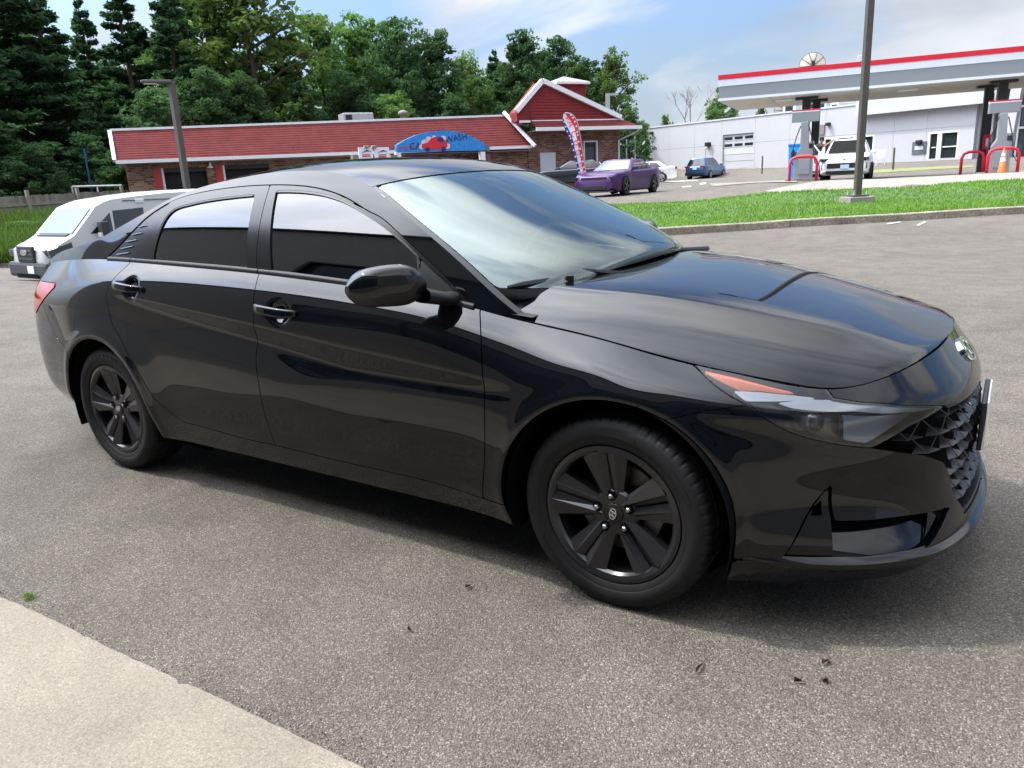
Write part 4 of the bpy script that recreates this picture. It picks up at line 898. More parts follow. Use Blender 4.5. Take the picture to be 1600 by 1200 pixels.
# ground sheet: fine near, coarse far
rr = np.r_[0.001, np.geomspace(1.0, 900, 90)]; aa = np.linspace(0, 2*math.pi, 181)
GX = CAM[0]+rr[:, None]*np.cos(aa)[None]; GY = CAM[1]+rr[:, None]*np.sin(aa)[None]; GZ = terrain(GX, GY)
gmb = MB(); gmb.grid(np.stack([GX, GY, GZ], -1)); ground = gmb.build('asphalt_ground', ASPH, smooth=True); tag(ground, kind='structure')
def sheet(name, poly, mat, off, n=24, kind='structure', label=None, cat=None):
    """flat patch that follows the ground; poly: four corners in order"""
    A, B, C, D = [np.array(q[:2]) for q in poly]; u = np.linspace(0, 1, n+1)[:, None, None]; v = np.linspace(0, 1, n+1)[None, :, None]
    P = A*(1-u)*(1-v)+B*u*(1-v)+C*u*v+D*(1-u)*v; Z = terrain(P[..., 0], P[..., 1])+off
    o = MB().grid(np.concatenate([P, Z[..., None]], -1)).build(name, mat, smooth=True); 
    return tag(o, label, cat, kind=kind)
# concrete walk in the foreground, its slabs lie a little proud of the asphalt
y0 = on_z(0, 935)[1]; y1 = on_z(560, 1200)[1]
slab_root = tag(empty('concrete_walk'), kind='structure')
rng = random.Random(4)
def slab(x0, x1):
    edge = []
    n = max(60, int((x1-x0)*45))
    for i in range(n+1):
        x = x0+(x1-x0)*i/n; ye = y0+(y1-y0)*(x+1.92)/1.69+.002*math.sin(x*7); edge.append((x, ye+rng.uniform(-.0025, .0015)-(rng.uniform(.004, .012) if rng.random() < .04 else 0), .012))
    V = []; F = []
    for i, e in enumerate(edge): V += [(e[0], -5.59, .012), e, (e[0], e[1]+.006, .004), (e[0], e[1]+.008, -.05)]
    for i in range(n):
        for j in range(3): F.append((i*4+j, (i+1)*4+j, (i+1)*4+j+1, i*4+j+1))
    return mesh('walk_slab', V, F, CONC, slab_root)
for x0, x1 in ((-24, -15), (-14.985, -7.5), (-7.485, -.17), (-.158, 3.0), (3.015, 9), (9.015, 18)): slab(x0, x1)

# ================================================================== grass island with kerb
K = [on_ground(1065, 366), on_ground(1300, 350), on_ground(1600, 334)]
kd = (K[2]-K[0])[:2]; kd /= np.linalg.norm(kd); kn = np.array([-kd[1], kd[0]])
def kpt(s, t): p = K[0][:2]+kd*s+kn*t; return p
kerb = tag(empty('kerb'), kind='structure')
s = -7.0; i = 0
while s < 26:
    L = 3.05; A = kpt(s+.006, 0); B = kpt(s+L-.006, 0); rows = []
    for f in np.linspace(0, 1, 5):
        p = A+(B-A)*f; q = p+kn*.16; z = float(terrain(p[0], p[1])); rows.append([(p[0], p[1], z-.1), (p[0]+kn[0]*.015, p[1]+kn[1]*.015, z+.125), (p[0]+kn[0]*.03, p[1]+kn[1]*.03, z+.14), (q[0], q[1], z+.145), (q[0], q[1], z-.1)])
    mb = MB(); mb.grid(np.array(rows)); mb.add(rows[0], [(0, 1, 2, 3, 4)]); mb.add(rows[-1], [(4, 3, 2, 1, 0)]); mb.build('kerb_stone', KERBM, kerb); s += L
_a = on_ground(985, 325)[:2]; _b = on_ground(1600, 290)[:2]; _sa, _sb = (_a-K[0][:2])@kd, (_b-K[0][:2])@kd; _ta, _tb = (_a-K[0][:2])@kn, (_b-K[0][:2])@kn
def lawn_depth(s_):                                            # island depth along the kerb, from its far edge in the photo
    return _ta+(_tb-_ta)*(s_-_sa)/(_sb-_sa)
GRASSM = pmat('lawn_soil', (.05, .10, .025), rough=.9, noise=.35, nscale=3)
ss = np.linspace(-7, 26, 40); tt = np.linspace(0, 1, 14); LG = np.zeros((40, 14, 3))
for i, s_ in enumerate(ss):
    dp = max(lawn_depth(s_), 3)
    for j, t_ in enumerate(tt):
        p = kpt(s_, .155+dp*t_); LG[i, j] = (p[0], p[1], terrain(p[0], p[1])+.14-.10*max(0, t_-.9)*10)
tag(MB().grid(LG).build('lawn', GRASSM, smooth=True), kind='structure')
def blades(name, pts, hmin, hmax, wid, cols, seed, lean=.5, kind='stuff'):
    r_ = np.random.default_rng(seed); n = len(pts); a = r_.uniform(0, 2*math.pi, n); h = r_.uniform(hmin, hmax, n); w = wid*r_.uniform(.6, 1.4, n); la = r_.uniform(0, 2*math.pi, n); ll = h*lean*r_.uniform(0, 1, n)
    dx_, dy_ = np.cos(a)*w, np.sin(a)*w; P = np.asarray(pts)
    V = np.empty((n, 3, 3)); V[:, 0] = P-np.stack([dx_, dy_, 0*a], 1); V[:, 1] = P+np.stack([dx_, dy_, 0*a], 1); V[:, 2] = P+np.stack([np.cos(la)*ll, np.sin(la)*ll, h], 1)
    me = bpy.data.meshes.new(name); me.vertices.add(3*n); me.vertices.foreach_set('co', V.ravel()); me.loops.add(3*n); me.loops.foreach_set('vertex_index', np.arange(3*n)); me.polygons.add(n); me.polygons.foreach_set('loop_start', np.arange(n)*3); me.polygons.foreach_set('loop_total', np.full(n, 3))
    me.polygons.foreach_set('material_index', r_.integers(0, len(cols), n)); me.update(); me.validate(); o = link(name, me, cols); return tag(o, kind=kind)
def leafmat(name, col, tr=.35, var=.35, nscale=.6):
    mt = bpy.data.materials.new(name); mt.use_nodes = True; t = mt.node_tree; t.nodes.clear(); o = N(t, 'ShaderNodeOutputMaterial'); mxs = N(t, 'ShaderNodeMixShader'); mxs.inputs[0].default_value = tr
    d = N(t, 'ShaderNodeBsdfDiffuse'); tl = N(t, 'ShaderNodeBsdfTranslucent'); tcn = N(t, 'ShaderNodeTexCoord'); n = N(t, 'ShaderNodeTexNoise'); t.links.new(tcn.outputs['Object'], n.inputs['Vector']); n.inputs['Scale'].default_value = nscale; n.inputs['Detail'].default_value = 5
    oi = N(t, 'ShaderNodeObjectInfo'); ad_ = N(t, 'ShaderNodeMath', operation='MULTIPLY_ADD'); t.links.new(oi.outputs['Random'], ad_.inputs[0]); ad_.inputs[1].default_value = .5; ad_.inputs[2].default_value = -.25
    a2 = N(t, 'ShaderNodeMath', operation='ADD'); t.links.new(n.outputs['Fac'], a2.inputs[0]); t.links.new(ad_.outputs[0], a2.inputs[1])
    mr = N(t, 'ShaderNodeMapRange'); t.links.new(a2.outputs[0], mr.inputs[0]); mr.inputs[1].default_value = .2; mr.inputs[2].default_value = .8; mr.inputs[3].default_value = 1-var; mr.inputs[4].default_value = 1+var
    s_ = N(t, 'ShaderNodeVectorMath', operation='SCALE'); s_.inputs[0].default_value = col; t.links.new(mr.outputs[0], s_.inputs['Scale'])
    for q in (d, tl): t.links.new(s_.outputs[0], q.inputs[0])
    s2 = N(t, 'ShaderNodeVectorMath', operation='MULTIPLY'); t.links.new(s_.outputs[0], s2.inputs[0]); s2.inputs[1].default_value = (1.25, 1.35, .7); t.links.new(s2.outputs[0], tl.inputs[0])
    t.links.new(d.outputs[0], mxs.inputs[1]); t.links.new(tl.outputs[0], mxs.inputs[2]); t.links.new(mxs.outputs[0], o.inputs[0]); return mt
GB = [leafmat('grass_a', (.12, .22, .042), .45), leafmat('grass_b', (.17, .27, .065), .45), leafmat('grass_c', (.085, .17, .032), .4)]
rg = np.random.default_rng(7); n_ = 80000; s_ = rg.uniform(-6.9, 22, n_); t_ = rg.uniform(0, 1, n_)**1.25; pts = K[0][:2]+kd*s_[:, None]+kn*(.16+lawn_depth(s_)*t_*.985)[:, None]
pts = np.c_[pts, np.concatenate([terrain(pts[i:i+4000, 0], pts[i:i+4000, 1]) for i in range(0, n_, 4000)])+.13]
blades('grass', pts, .03, .085, .016, GB, 3, .8)
# far yard: paler asphalt, concrete apron strips, painted lines
def gq(*px): return [on_ground(*q) for q in px]
sheet('concrete_apron', gq((1195, 299), (1330, 307), (1640, 287), (1640, 262)), CONC_FAR, .012)
sheet('concrete_apron', gq((1108, 287), (1120, 291), (1245, 285), (1245, 281)), CONC_FAR, .012)
WHITE_LINE = pmat('road_paint', (.68, .68, .66), rough=.7, noise=.15, nscale=6)
for q in (((1092, 287), (1095, 288.6), (1104, 287.4), (1101, 285.8)), ((1030, 284), (1030, 285.2), (1090, 282.6), (1090, 281.6)), ((1066, 292), (1066, 293), (1080, 292), (1080, 291))): sheet('painted_line', gq(*q), WHITE_LINE, .016, 4)
for q in (((1385, 349.5), (1387, 351), (1410, 347.5), (1405, 347)), ((1432, 352), (1436, 353.5), (1448, 347), (1444, 346.8)), ((1590, 366), (1590, 368), (1620, 364), (1620, 362))): sheet('painted_line', gq(*q), pmat('worn_paint', (.33, .31, .28), rough=.8, noise=.3, nscale=14), .006, 4)

# ================================================================== lamp posts
POLE = pmat('pole_bronze', (.085, .075, .065), rough=.5, metal=.3, noise=.12); GALV = pmat('galvanised', (.40, .41, .42), rough=.45, metal=.5)
b0 = on_ground(1338, 326); lp = empty('street_lamp', b0+[0, 0, .10], math.atan2(kd[1], kd[0]), 'tall square bronze lamp post bolted to a concrete footing in the grass strip', 'lamp post')
lpd = math.hypot(*(b0-CAM)[:2]); pw = 8.7*lpd/FOC
MB().box((0, 0, .08), (.62, .62, .22)).build('footing', CONC_FAR, lp, bevel=.02)
MB().box((0, 0, 4.3), (pw, pw, 8.2)).build('post', POLE, lp, bevel=.02); MB().box((0, 0, .215), (.40, .40, .035)).build('base_plate', POLE, lp, bevel=.005)
for sx in (-1, 1):
    for sy in (-1, 1): MB().lathe([(.03, .23), (.03, .29), (.016, .29), (.016, .34), (0, .34)], 'z', (sx*.155, sy*.155, 0), 6).build('anchor_bolt', GALV, lp)
MB().box((-.55, 0, 8.36), (1.1, .08, .08)).box((-1.2, 0, 8.36), (.7, .36, .12)).build('lamp_head', POLE, lp)
d2 = 29.0; p2 = G(291, d2); zt = at_dist(267, 127, d2)[2]; l2 = empty('street_lamp', p2, 0, 'thin brown lamp post with flat lamp head rising behind the black car', 'lamp post')
hh = zt-p2[2]; MB().box((0, 0, hh/2), (.19, .19, hh)).build('post', POLE, l2, bevel=.02); v = at_dist(240, 127, d2)-at_dist(267, 127, d2); ang = math.atan2(v[1], v[0])
MB().box((math.cos(ang)*.42, math.sin(ang)*.42, hh-.02), (.92, .30, .10), rz=ang).build('lamp_head', POLE, l2, bevel=.03)
MB().box((math.cos(ang)*.62, math.sin(ang)*.62, hh-.08), (.4, .22, .03), rz=ang).build('lamp_lens', pmat('lamp_diffuser', (.55, .55, .52), rough=.3), l2)

# ================================================================== far cars
GLASS_FAR = pmat('car_glass_far', (.012, .015, .017), rough=.03, spec=.8, coat=.5)
LAMP_WHITE = pmat('lamp_white', (.55, .57, .6), rough=.12, coat=.6); DARKTRIM = pmat('dark_trim', (.012, .012, .013), rough=.45)
ALLOY = pmat('alloy', (.45, .46, .47), rough=.3, metal=.8)
def paint(name, col, metal=0.0, rough=.16): return pmat(name, col, rough=rough, metal=metal, coat=.6)
_wm = {}
def small_wheel(parent, x, y, r, rimmat, out, spokes=5, w=.22, solid=False):
    key = (round(r, 3), rimmat.name, spokes, w)
    if key not in _wm:
        mb = MB(); mb.lathe([(0, -.01), (.14*r, -.015), (.16*r, .015), (.62*r, .03), (.64*r, -.03), (.69*r, -.035), (.70*r, .0)], 'y', n=28); b0_ = len(mb.F)
        for k in range(spokes):
            a = 2*math.pi*k/spokes; c, s_ = math.cos(a), math.sin(a); wd = .10*r
            P = [(.10*r, -wd), (.66*r, -wd*1.25), (.66*r, wd*1.25), (.10*r, wd)]; mb.prism([(c*u-s_*v_, s_*u+c*v_) for u, v_ in P], -.03, .0, axis='y')
        o1 = mb.build('wheel', rimmat, None, auto=.5); ty = MB().lathe([(.68*r, .0), (.70*r, -.03), (.80*r, -.045), (.93*r, -.03), (r, -.005), (r, w-.02), (.9*r, w), (.5*r, w), (.45*r, .05), (.0, .05)], 'y', n=32).build('tyre', RUBBER, None, auto=.6); dk = MB().lathe([(0, .028), (.66*r, .032)], 'y', n=24).build('rim_dark', CAVITY, None)
        _wm[key] = (o1.data, ty.data, dk.data)
        for q in (o1, ty, dk): bpy.data.objects.remove(q)
    m1, m2, m3 = _wm[key]; o = bpy.data.objects.new('wheel', m1); COL.objects.link(o); o.parent = parent; o.location = (x, y, r)
    if out > 0: o.rotation_euler = (0, 0, math.pi)
    for nm, m_ in (('tyre', m2), ('rim_back', m3)):
        q = bpy.data.objects.new(nm, m_); COL.objects.link(q); q.parent = o
    return o
def far_car(name, label, cat, loc, rz, L, W, H, paintm, hood_z, belt_z, deck_z, ws0, ws1, rr_, bl, wb, fx, r, rimm=ALLOY, low=.19, kind='sedan', group=None, roof_w=.66, clad=None, skip=()):
    """x forward; ws0/ws1 windshield foot/head, rr_/bl rear glass head/foot, fx front axle, wb wheelbase"""
    root = empty(name, loc, rz, label, cat, group); hw = W/2; h2 = L/2
    kx = [-h2, -h2+.06, -h2+.3, bl-.1, bl+.25, ws0-.5, ws0+.05, ws0+.45, h2-.35, h2-.08, h2]
    kz = [deck_z-.16, deck_z-.05, deck_z, deck_z+.01, belt_z+.03, belt_z-.01, max(belt_z-.05, hood_z+.03), hood_z+.02, hood_z-.06, hood_z-.16, hood_z-.27]
    xs = np.unique(np.r_[np.linspace(-h2, h2, 44), -h2+.03, h2-.03]); G_ = []
    def sect(x):
        zt_ = np.interp(x, kx, kz); e = abs(x)/h2; w = hw*(1-.13*max(0, (e-.72)/.28)**2.2-.07*max(0, (e-.93)/.07)**2); zl = low+.10*max(0, (e-.88)/.12)
        for ax in (fx, fx-wb):                                 # wheel arches swell
            w += .018*math.exp(-((x-ax)/(r*1.25))**4)
        return [(0, zl), (w-.14, zl), (w-.03, zl+.06), (w-.012, zl+.18), (w, .5*(zl+zt_)-.02), (w*.985, zt_-.17), (w*.965, zt_-.06), (w*.91, zt_-.008), (w*.6, zt_+.015), (0, zt_+.028)]
    for x in xs: G_.append([(x, y, z) for y, z in sect(x)])
    G_ = np.array(G_)
    body = MB(); body.grid(G_); body.grid(G_*[1, -1, 1], flip=True)
    for e in (0, -1):
        q = [tuple(v) for v in G_[e]]+[(v[0], -v[1], v[2]) for v in G_[e][::-1]]; body.add(q, [tuple(range(len(q)))])
    body.build('body', paintm, root, fix=True, auto=.55)
    # cabin
    bw = hw*.905; rw_ = hw*roof_w; zr = H-.035; zb_ = belt_z-.03
    def ring(t):
        x0 = bl+(rr_-bl)*t; x1 = ws0+(ws1-ws0)*t; w = bw+(rw_-bw)*t**1.25; z = zb_+(zr-zb_)*t; c = .16*(1-t)+.13
        n = 7; P = []
        for (cx_, sx, a0_) in ((x1, -1, 0),):
            pass
        fr = [(x1+.10*(1-(k/4)**2)*1.0, w*k/4*.93) for k in range(5)]; re = [(x0-.05*(1-(k/4)**2), w*k/4*.93) for k in range(5)]
        sd_ = [(x1-.10-(x1-x0-.2)*k/5, w) for k in range(6)]
        return [(x, y, z) for x, y in fr]+[(x, y, z) for x, y in sd_]+[(x, y, z) for x, y in re[::-1]]
    R_ = np.array([ring(t) for t in np.linspace(0, 1, 6)]); top_ = R_[-1].copy(); cx_ = top_[:, 0].mean(); caps = [R_[-1]]
    for k_, dz_ in ((.86, .022), (.45, .038), (0.0, .042)): q = top_.copy(); q[:, 1] *= k_; q[:, 0] = cx_+(q[:, 0]-cx_)*(1-.12*(1-k_)); q[:, 2] += dz_*(H/1.45)*.9; caps.append(q)
    cab = MB(); cab.grid(R_); cab.grid(R_*[1, -1, 1], flip=True); cab.grid(np.array(caps)); cab.grid(np.array(caps)*[1, -1, 1], flip=True); cab.build('roof', paintm, root, fix=True, auto=.6)
    def cs(x_f, t, off=.006):                                  # point on the side of the cabin, x_f 0 front .. 1 rear
        x0 = bl+(rr_-bl)*t; x1 = ws0+(ws1-ws0)*t; w = bw+(rw_-bw)*t**1.25; return (x1-.12-(x1-x0-.24)*x_f, w+off, zb_+(zr-zb_)*t)
    def pane(nm, fs, t0=.16, t1=.86):
        for sg in (1, -1):
            P = np.array([[cs(f0+(f1-f0)*0+0, t)if False else cs(f0*(1-k_)+f1*k_, t) for k_ in (0, .5, 1)] for t in np.linspace(t0, t1, 4) for f0, f1 in [fs]])*[1, sg, 1]
            MB().grid(P, flip=sg > 0).build(nm, GLASS_FAR, root, smooth=True)
    if kind == 'suv':
        for fs in ((.03, .36), (.39, .68), (.71, .93)): pane('side_window', fs)
    else:
        for fs in ((.04, .47), (.50, .86)): pane('side_window', fs)
    for nm, xa, xb, sgx in (('windshield', ws0, ws1, 1), ('rear_window', bl, rr_, -1)):
        P = []
        for t in np.linspace(.10, .93, 6):
            x = xa+(xb-xa)*t; w = (bw+(rw_-bw)*t**1.25)*.88; z = zb_+(zr-zb_)*t; bl_ = .10 if sgx > 0 else -.05
            P.append([(x+bl_*(1-(k_)**2)+sgx*.012, w*k_, z+.008) for k_ in np.linspace(-1, 1, 9)])
        MB().grid(np.array(P), flip=sgx < 0).build(nm, GLASS_FAR, root, smooth=True)
    for ax in (fx, fx-wb):
        for sg in (1, -1):
            am = MB().lathe([(r*1.13, hw*.5*sg), (r*1.13, (hw+.012)*sg), (r*1.02, (hw+.014)*sg)], 'y', (ax, 0, r), 28, a0=-.25, a1=math.pi+.25); am.build('arch', clad or CAVITY, root)
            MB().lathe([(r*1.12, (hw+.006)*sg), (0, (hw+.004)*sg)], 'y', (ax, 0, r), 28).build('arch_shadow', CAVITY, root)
            small_wheel(root, ax, sg*(hw-.0+.018), r, rimm, sg)
    return root, sect, dict(h2=h2, hw=hw)
def patch(root, nm, mat, x, y, z, dx_, dy_, dz_, rz=0.0, ry=0.0, bev=.015): return MB().box((x, y, z), (dx_, dy_, dz_), rz=rz, ry=ry).build(nm, mat, root, bevel=bev)
RED_LAMP = pmat('red_lamp_far', (.32, .01, .012), rough=.15, coat=.5); PLATE_W = pmat('plate_far', (.62, .66, .72), rough=.4); PLATE_B = pmat('plate_pale_blue', (.42, .58, .74), rough=.4)
def mirrors(root, x, hw, z, mat):
    for sg in (1, -1): MB().box((x, sg*(hw+.08), z), (.10, .22, .14)).build('mirror', mat, root, bevel=.035)
# purple
PUR = pmat('purple_paint', (.052, .016, .085), rough=.3, metal=.25, spec=.3, coat=.15); px_ = G(968, 34.5)
root, sect, k = far_car('parked_car', 'purple muscle sedan with black wheels and flared arches parked before the brick building', 'car', px_, rad(271), 5.1, 2.0, 1.47, PUR, .98, 1.02, 1.08, .95, .15, -1.05, -1.72, 3.05, 1.58, .37, RIM_BLACK, .16)
h2 = k['h2']; patch(root, 'grille', DARKTRIM, h2-.015, 0, .735, .07, 1.15, .085); patch(root, 'lower_intake', DARKTRIM, h2-.03, 0, .36, .09, 1.15, .17); patch(root, 'splitter', DARKTRIM, h2-.02, 0, .20, .16, 1.7, .05)
for sg in (1, -1): patch(root, 'headlight', GLASS_FAR, h2-.10, sg*.73, .74, .18, .30, .10, rz=-sg*.5); patch(root, 'corner_intake', DARKTRIM, h2-.11, sg*.76, .40, .16, .22, .20, rz=-sg*.5); patch(root, 'tail_lamp', RED_LAMP, -h2+.02, sg*.55, .90, .05, .7, .10)
patch(root, 'hood_scoop', DARKTRIM, 1.45, 0, 1.005, .30, .42, .05, ry=.05, bev=.01); mirrors(root, .62, .93, 1.08, PUR)
# blue crossover seen from behind
BLU = paint('blue_paint', (.03, .105, .24), .4, .2); q = G(1103, 68)
root, sect, k = far_car('parked_car', 'blue crossover seen from behind, parked alone near the white garage door', 'car', q, rad(86), 4.6, 1.86, 1.68, BLU, 1.02, 1.06, 1.06, .95, .25, -1.85, -2.15, 2.72, 1.4, .35, ALLOY, .22, 'suv', clad=DARKTRIM)
h2 = k['h2']
for sg in (1, -1): patch(root, 'tail_lamp', RED_LAMP, -h2+.06, sg*.66, .98, .12, .44, .15)
patch(root, 'licence_plate', PLATE_W, -h2-.005, 0, .84, .03, .34, .16, bev=.004); patch(root, 'rear_bumper', DARKTRIM, -h2+.03, 0, .42, .10, 1.7, .20); mirrors(root, .7, .93, 1.1, BLU)
# white sedan half hidden behind the purple one
WHP = paint('white_paint', (.62, .62, .60), 0, .2); q = G(1003, 57)
root, sect, k = far_car('parked_car', 'white sedan half hidden behind the purple car, only its tail in view', 'car', q, rad(203), 4.8, 1.83, 1.45, WHP, .92, .98, 1.06, .9, .1, -1.2, -1.9, 2.8, 1.45, .34, ALLOY, .2)
h2 = k['h2']
for sg in (1, -1): patch(root, 'tail_lamp', RED_LAMP, -h2+.08, sg*.66, .93, .14, .42, .16, rz=sg*.3)
mirrors(root, .62, .92, 1.03, WHP)
# black sedan behind the feather banner
DKP = paint('charcoal_paint', (.02, .022, .026), .3, .2); q = G(893, 45.5)
root, sect, k = far_car('parked_car', 'dark sedan parked against the brick wall behind the feather banner', 'car', q, rad(206), 4.85, 1.84, 1.46, DKP, .93, .98, 1.05, .95, .1, -1.25, -2.0, 2.8, 1.45, .34, ALLOY, .2)
mirrors(root, .62, .92, 1.03, DKP)
for sg in (1, -1): patch(root, 'headlight', LAMP_WHITE, k['h2']-.12, sg*.7, .70, .2, .3, .12, rz=-sg*.5); patch(root, 'tail_lamp', RED_LAMP, -k['h2']+.06, sg*.66, .93, .12, .4, .14)
MB().tube([(-1.58, .90, 1.03), (-1.72, .84, 1.16), (-1.60, .76, 1.28)], .022, 5).build('window_trim', CHROME, root)
# dark suv at the right edge
q = G(1618, 66); NVY = paint('navy_paint', (.022, .03, .045), .3, .2)
root, sect, k = far_car('parked_car', 'dark blue suv parked at the showroom glass at the right edge', 'car', q, rad(185), 4.7, 1.88, 1.72, NVY, 1.04, 1.08, 1.05, .95, .25, -1.85, -2.15, 2.75, 1.4, .36, ALLOY, .24, 'suv', clad=DARKTRIM)
mirrors(root, .7, .94, 1.12, NVY)
# white suv at the pump, its passenger door standing open
q = G(1322, 37.0); WS2 = paint('suv_white_paint', (.70, .71, .72), 0, .18); SUV_RZ = rad(277)
suv, sect, k = far_car('parked_car', 'white suv standing at the fuel pump with its passenger door open', 'car', q, SUV_RZ, 4.65, 1.88, 1.70, WS2, 1.06, 1.08, 1.08, .95, .22, -1.85, -2.15, 2.73, 1.4, .36, RIM_BLACK, .24, 'suv', clad=DARKTRIM)
h2 = k['h2']; patch(suv, 'grille', DARKTRIM, h2-.01, 0, .62, .06, 1.28, .20); patch(suv, 'lower_intake', DARKTRIM, h2-.03, 0, .36, .08, 1.35, .13); patch(suv, 'grille_bar', DARKTRIM, h2-.05, 0, .845, .04, 1.1, .04)
for sg in (1, -1): patch(suv, 'headlight', GLASS_FAR, h2-.11, sg*.73, .85, .2, .30, .13, rz=-sg*.5); patch(suv, 'corner_vent', DARKTRIM, h2-.10, sg*.83, .58, .06, .05, .22)
patch(suv, 'licence_plate', PLATE_B, h2+.03, .03, .57, .02, .32, .16, bev=.004); mirrors(suv, .72, .94, 1.12, WS2)
bd = MB().lathe([(0, .012), (.07, .012), (.075, 0)], 'x', (h2-.02, 0, .83), 20); bd.build('round_badge', ALLOY, suv)
dm = MB(); dpts = [(0, .32), (1.05, .32), (1.08, .75), (1.02, 1.08), (.0, 1.06)]; dm.prism(dpts, -.04, .04, axis='y')
dr_ = dm.build('open_door', WS2, suv, bevel=.02); dr_.location = (.78, -.95, 0); dr_.rotation_euler = (0, 0, math.pi+rad(62))
fw_ = MB(); fw_.tube([(.02, 0, 1.07), (.42, .06, 1.55), (.95, .06, 1.56), (1.02, 0, 1.08)], .028, 6); fw_.build('door_frame', WS2, dr_)
MB().add([(.10, .02, 1.09), (.98, .02, 1.09), (.92, .05, 1.53), (.45, .05, 1.52)], [(0, 1, 2, 3)]).build('door_window', glass('door_glass_far', (.55, .62, .66)), dr_)
MB().box((.5, 0, .40), (1.0, .09, .07)).build('door_trim', DARKTRIM, dr_); MB().box((.15, -.15, 1.16), (.12, .24, .15)).build('door_mirror', WS2, dr_, bevel=.03)
# ================================================================== buildings
class Facade:
    """a wall line on the ground: local x runs along it, local y points away from the viewer"""
    def __init__(s, A, B):
        s.A = np.array([A[0], A[1], 0.0]); d = np.array([B[0]-A[0], B[1]-A[1], 0]); s.L = float(np.linalg.norm(d)); s.u = d/s.L; s.n = np.array([-s.u[1], s.u[0], 0]); s.rz = math.atan2(s.u[1], s.u[0])
    def __call__(s, px, py, off=0.0):                          # image point -> (x, z) on the plane off metres behind the wall line
        d = ray(px, py); t = ((s.A+s.n*off-CAM)@s.n)/(d@s.n); P = CAM+d*t; return float((P-s.A)@s.u), float(P[2])
def text_mesh(name, txt, size, mat, parent, M, ext=.004, align='CENTER', sx=1.0, shear=0.0):
    cu = bpy.data.curves.new(name, 'FONT'); cu.body = txt; cu.size = size; cu.extrude = ext; cu.align_x = align; cu.align_y = 'CENTER'; cu.resolution_u = 2; cu.shear = shear
    tmp = bpy.data.objects.new('tmp', cu); COL.objects.link(tmp); dg = bpy.context.evaluated_depsgraph_get(); me = bpy.data.meshes.new_from_object(tmp.evaluated_get(dg)); bpy.data.objects.remove(tmp); bpy.data.curves.remove(cu)
    me.transform(Matrix.Diagonal((sx, 1, 1, 1))); me.materials.clear(); me.name = name; o = link(name, me, mat, parent); o.matrix_local = M; return o
FACE = Matrix.Rotation(math.pi/2, 4, 'X')                      # text standing on a wall, facing -y
def wall_grid(name, parent, mat, x0, x1, z0, z1, holes, y0=0.0, th=.3):
    """front wall with rectangular openings, built of butted boxes"""
    xs = sorted({x0, x1, *[max(x0, min(x1, h[0])) for h in holes], *[max(x0, min(x1, h[1])) for h in holes]}); mb = MB()
    for a, b in zip(xs[:-1], xs[1:]):
        if b-a < 1e-4: continue
        seg = [(z0, z1)]
        for hx0, hx1, hz0, hz1 in holes:
            if hx0 < (a+b)/2 < hx1: seg = [q for s0, s1 in seg for q in ((s0, min(s1, hz0)), (max(s0, hz1), s1)) if q[1]-q[0] > 1e-3]
        for s0, s1 in seg: mb.box(((a+b)/2, y0+th/2, (s0+s1)/2), (b-a, th, s1-s0))
    o = mb.build(name, mat, parent); bm = bmesh.new(); bm.from_mesh(o.data); bmesh.ops.remove_doubles(bm, verts=bm.verts, dist=1e-4); bm.to_mesh(o.data); bm.free(); return o
def brick_mat():
    mt = bpy.data.materials.new('brick'); mt.use_nodes = True; t = mt.node_tree; b = t.nodes['Principled BSDF']; b.inputs['Roughness'].default_value = .9; b.inputs['Specular IOR Level'].default_value = .12
    tcn = N(t, 'ShaderNodeTexCoord'); mpn = N(t, 'ShaderNodeMapping'); t.links.new(tcn.outputs['Object'], mpn.inputs[0]); mpn.inputs['Rotation'].default_value = (math.pi/2, 0, 0)
    br = N(t, 'ShaderNodeTexBrick'); t.links.new(mpn.outputs[0], br.inputs['Vector']); br.inputs['Scale'].default_value = 1.0; br.inputs['Brick Width'].default_value = .29; br.inputs['Row Height'].default_value = .105; br.inputs['Mortar Size'].default_value = .011; br.inputs['Bias'].default_value = -.1
    br.inputs['Color1'].default_value = (.15, .052, .035, 1); br.inputs['Color2'].default_value = (.31, .18, .13, 1); br.inputs['Mortar'].default_value = (.26, .22, .19, 1)
    n = N(t, 'ShaderNodeTexNoise'); t.links.new(tcn.outputs['Object'], n.inputs['Vector']); n.inputs['Scale'].default_value = 1.4; n.inputs['Detail'].default_value = 7
    mr = N(t, 'ShaderNodeMapRange'); t.links.new(n.outputs['Fac'], mr.inputs[0]); mr.inputs[1].default_value = .3; mr.inputs[2].default_value = .7; mr.inputs[3].default_value = .65; mr.inputs[4].default_value = 1.2
    s_ = N(t, 'ShaderNodeVectorMath', operation='SCALE'); t.links.new(br.outputs['Color'], s_.inputs[0]); t.links.new(mr.outputs[0], s_.inputs['Scale']); t.links.new(s_.outputs[0], b.inputs['Base Color'])
    bp = N(t, 'ShaderNodeBump'); bp.inputs['Strength'].default_value = .5; bp.inputs['Distance'].default_value = .02; t.links.new(br.outputs['Fac'], bp.inputs['Height']); bp.invert = True; t.links.new(bp.outputs[0], b.inputs['Normal']); return mt
BRICK = brick_mat(); ROOFR = pmat('red_roof_shingle', (.128, .031, .031), rough=.9, spec=.08, noise=.22, nscale=1.6); SIDING = pmat('red_siding', (.20, .030, .032), rough=.75, spec=.15, noise=.15, nscale=2); TRIMW = pmat('white_trim', (.70, .70, .72), rough=.5, noise=.06)
REDP = pmat('red_paint', (.42, .03, .03), rough=.5); DARKIN = pmat('dark_interior', (.02, .02, .02), rough=.9); GREYDOOR = pmat('pale_door', (.62, .63, .66), rough=.5)
WINGLASS = pmat('window_glass', (.02, .028, .03), rough=.04, spec=.7)
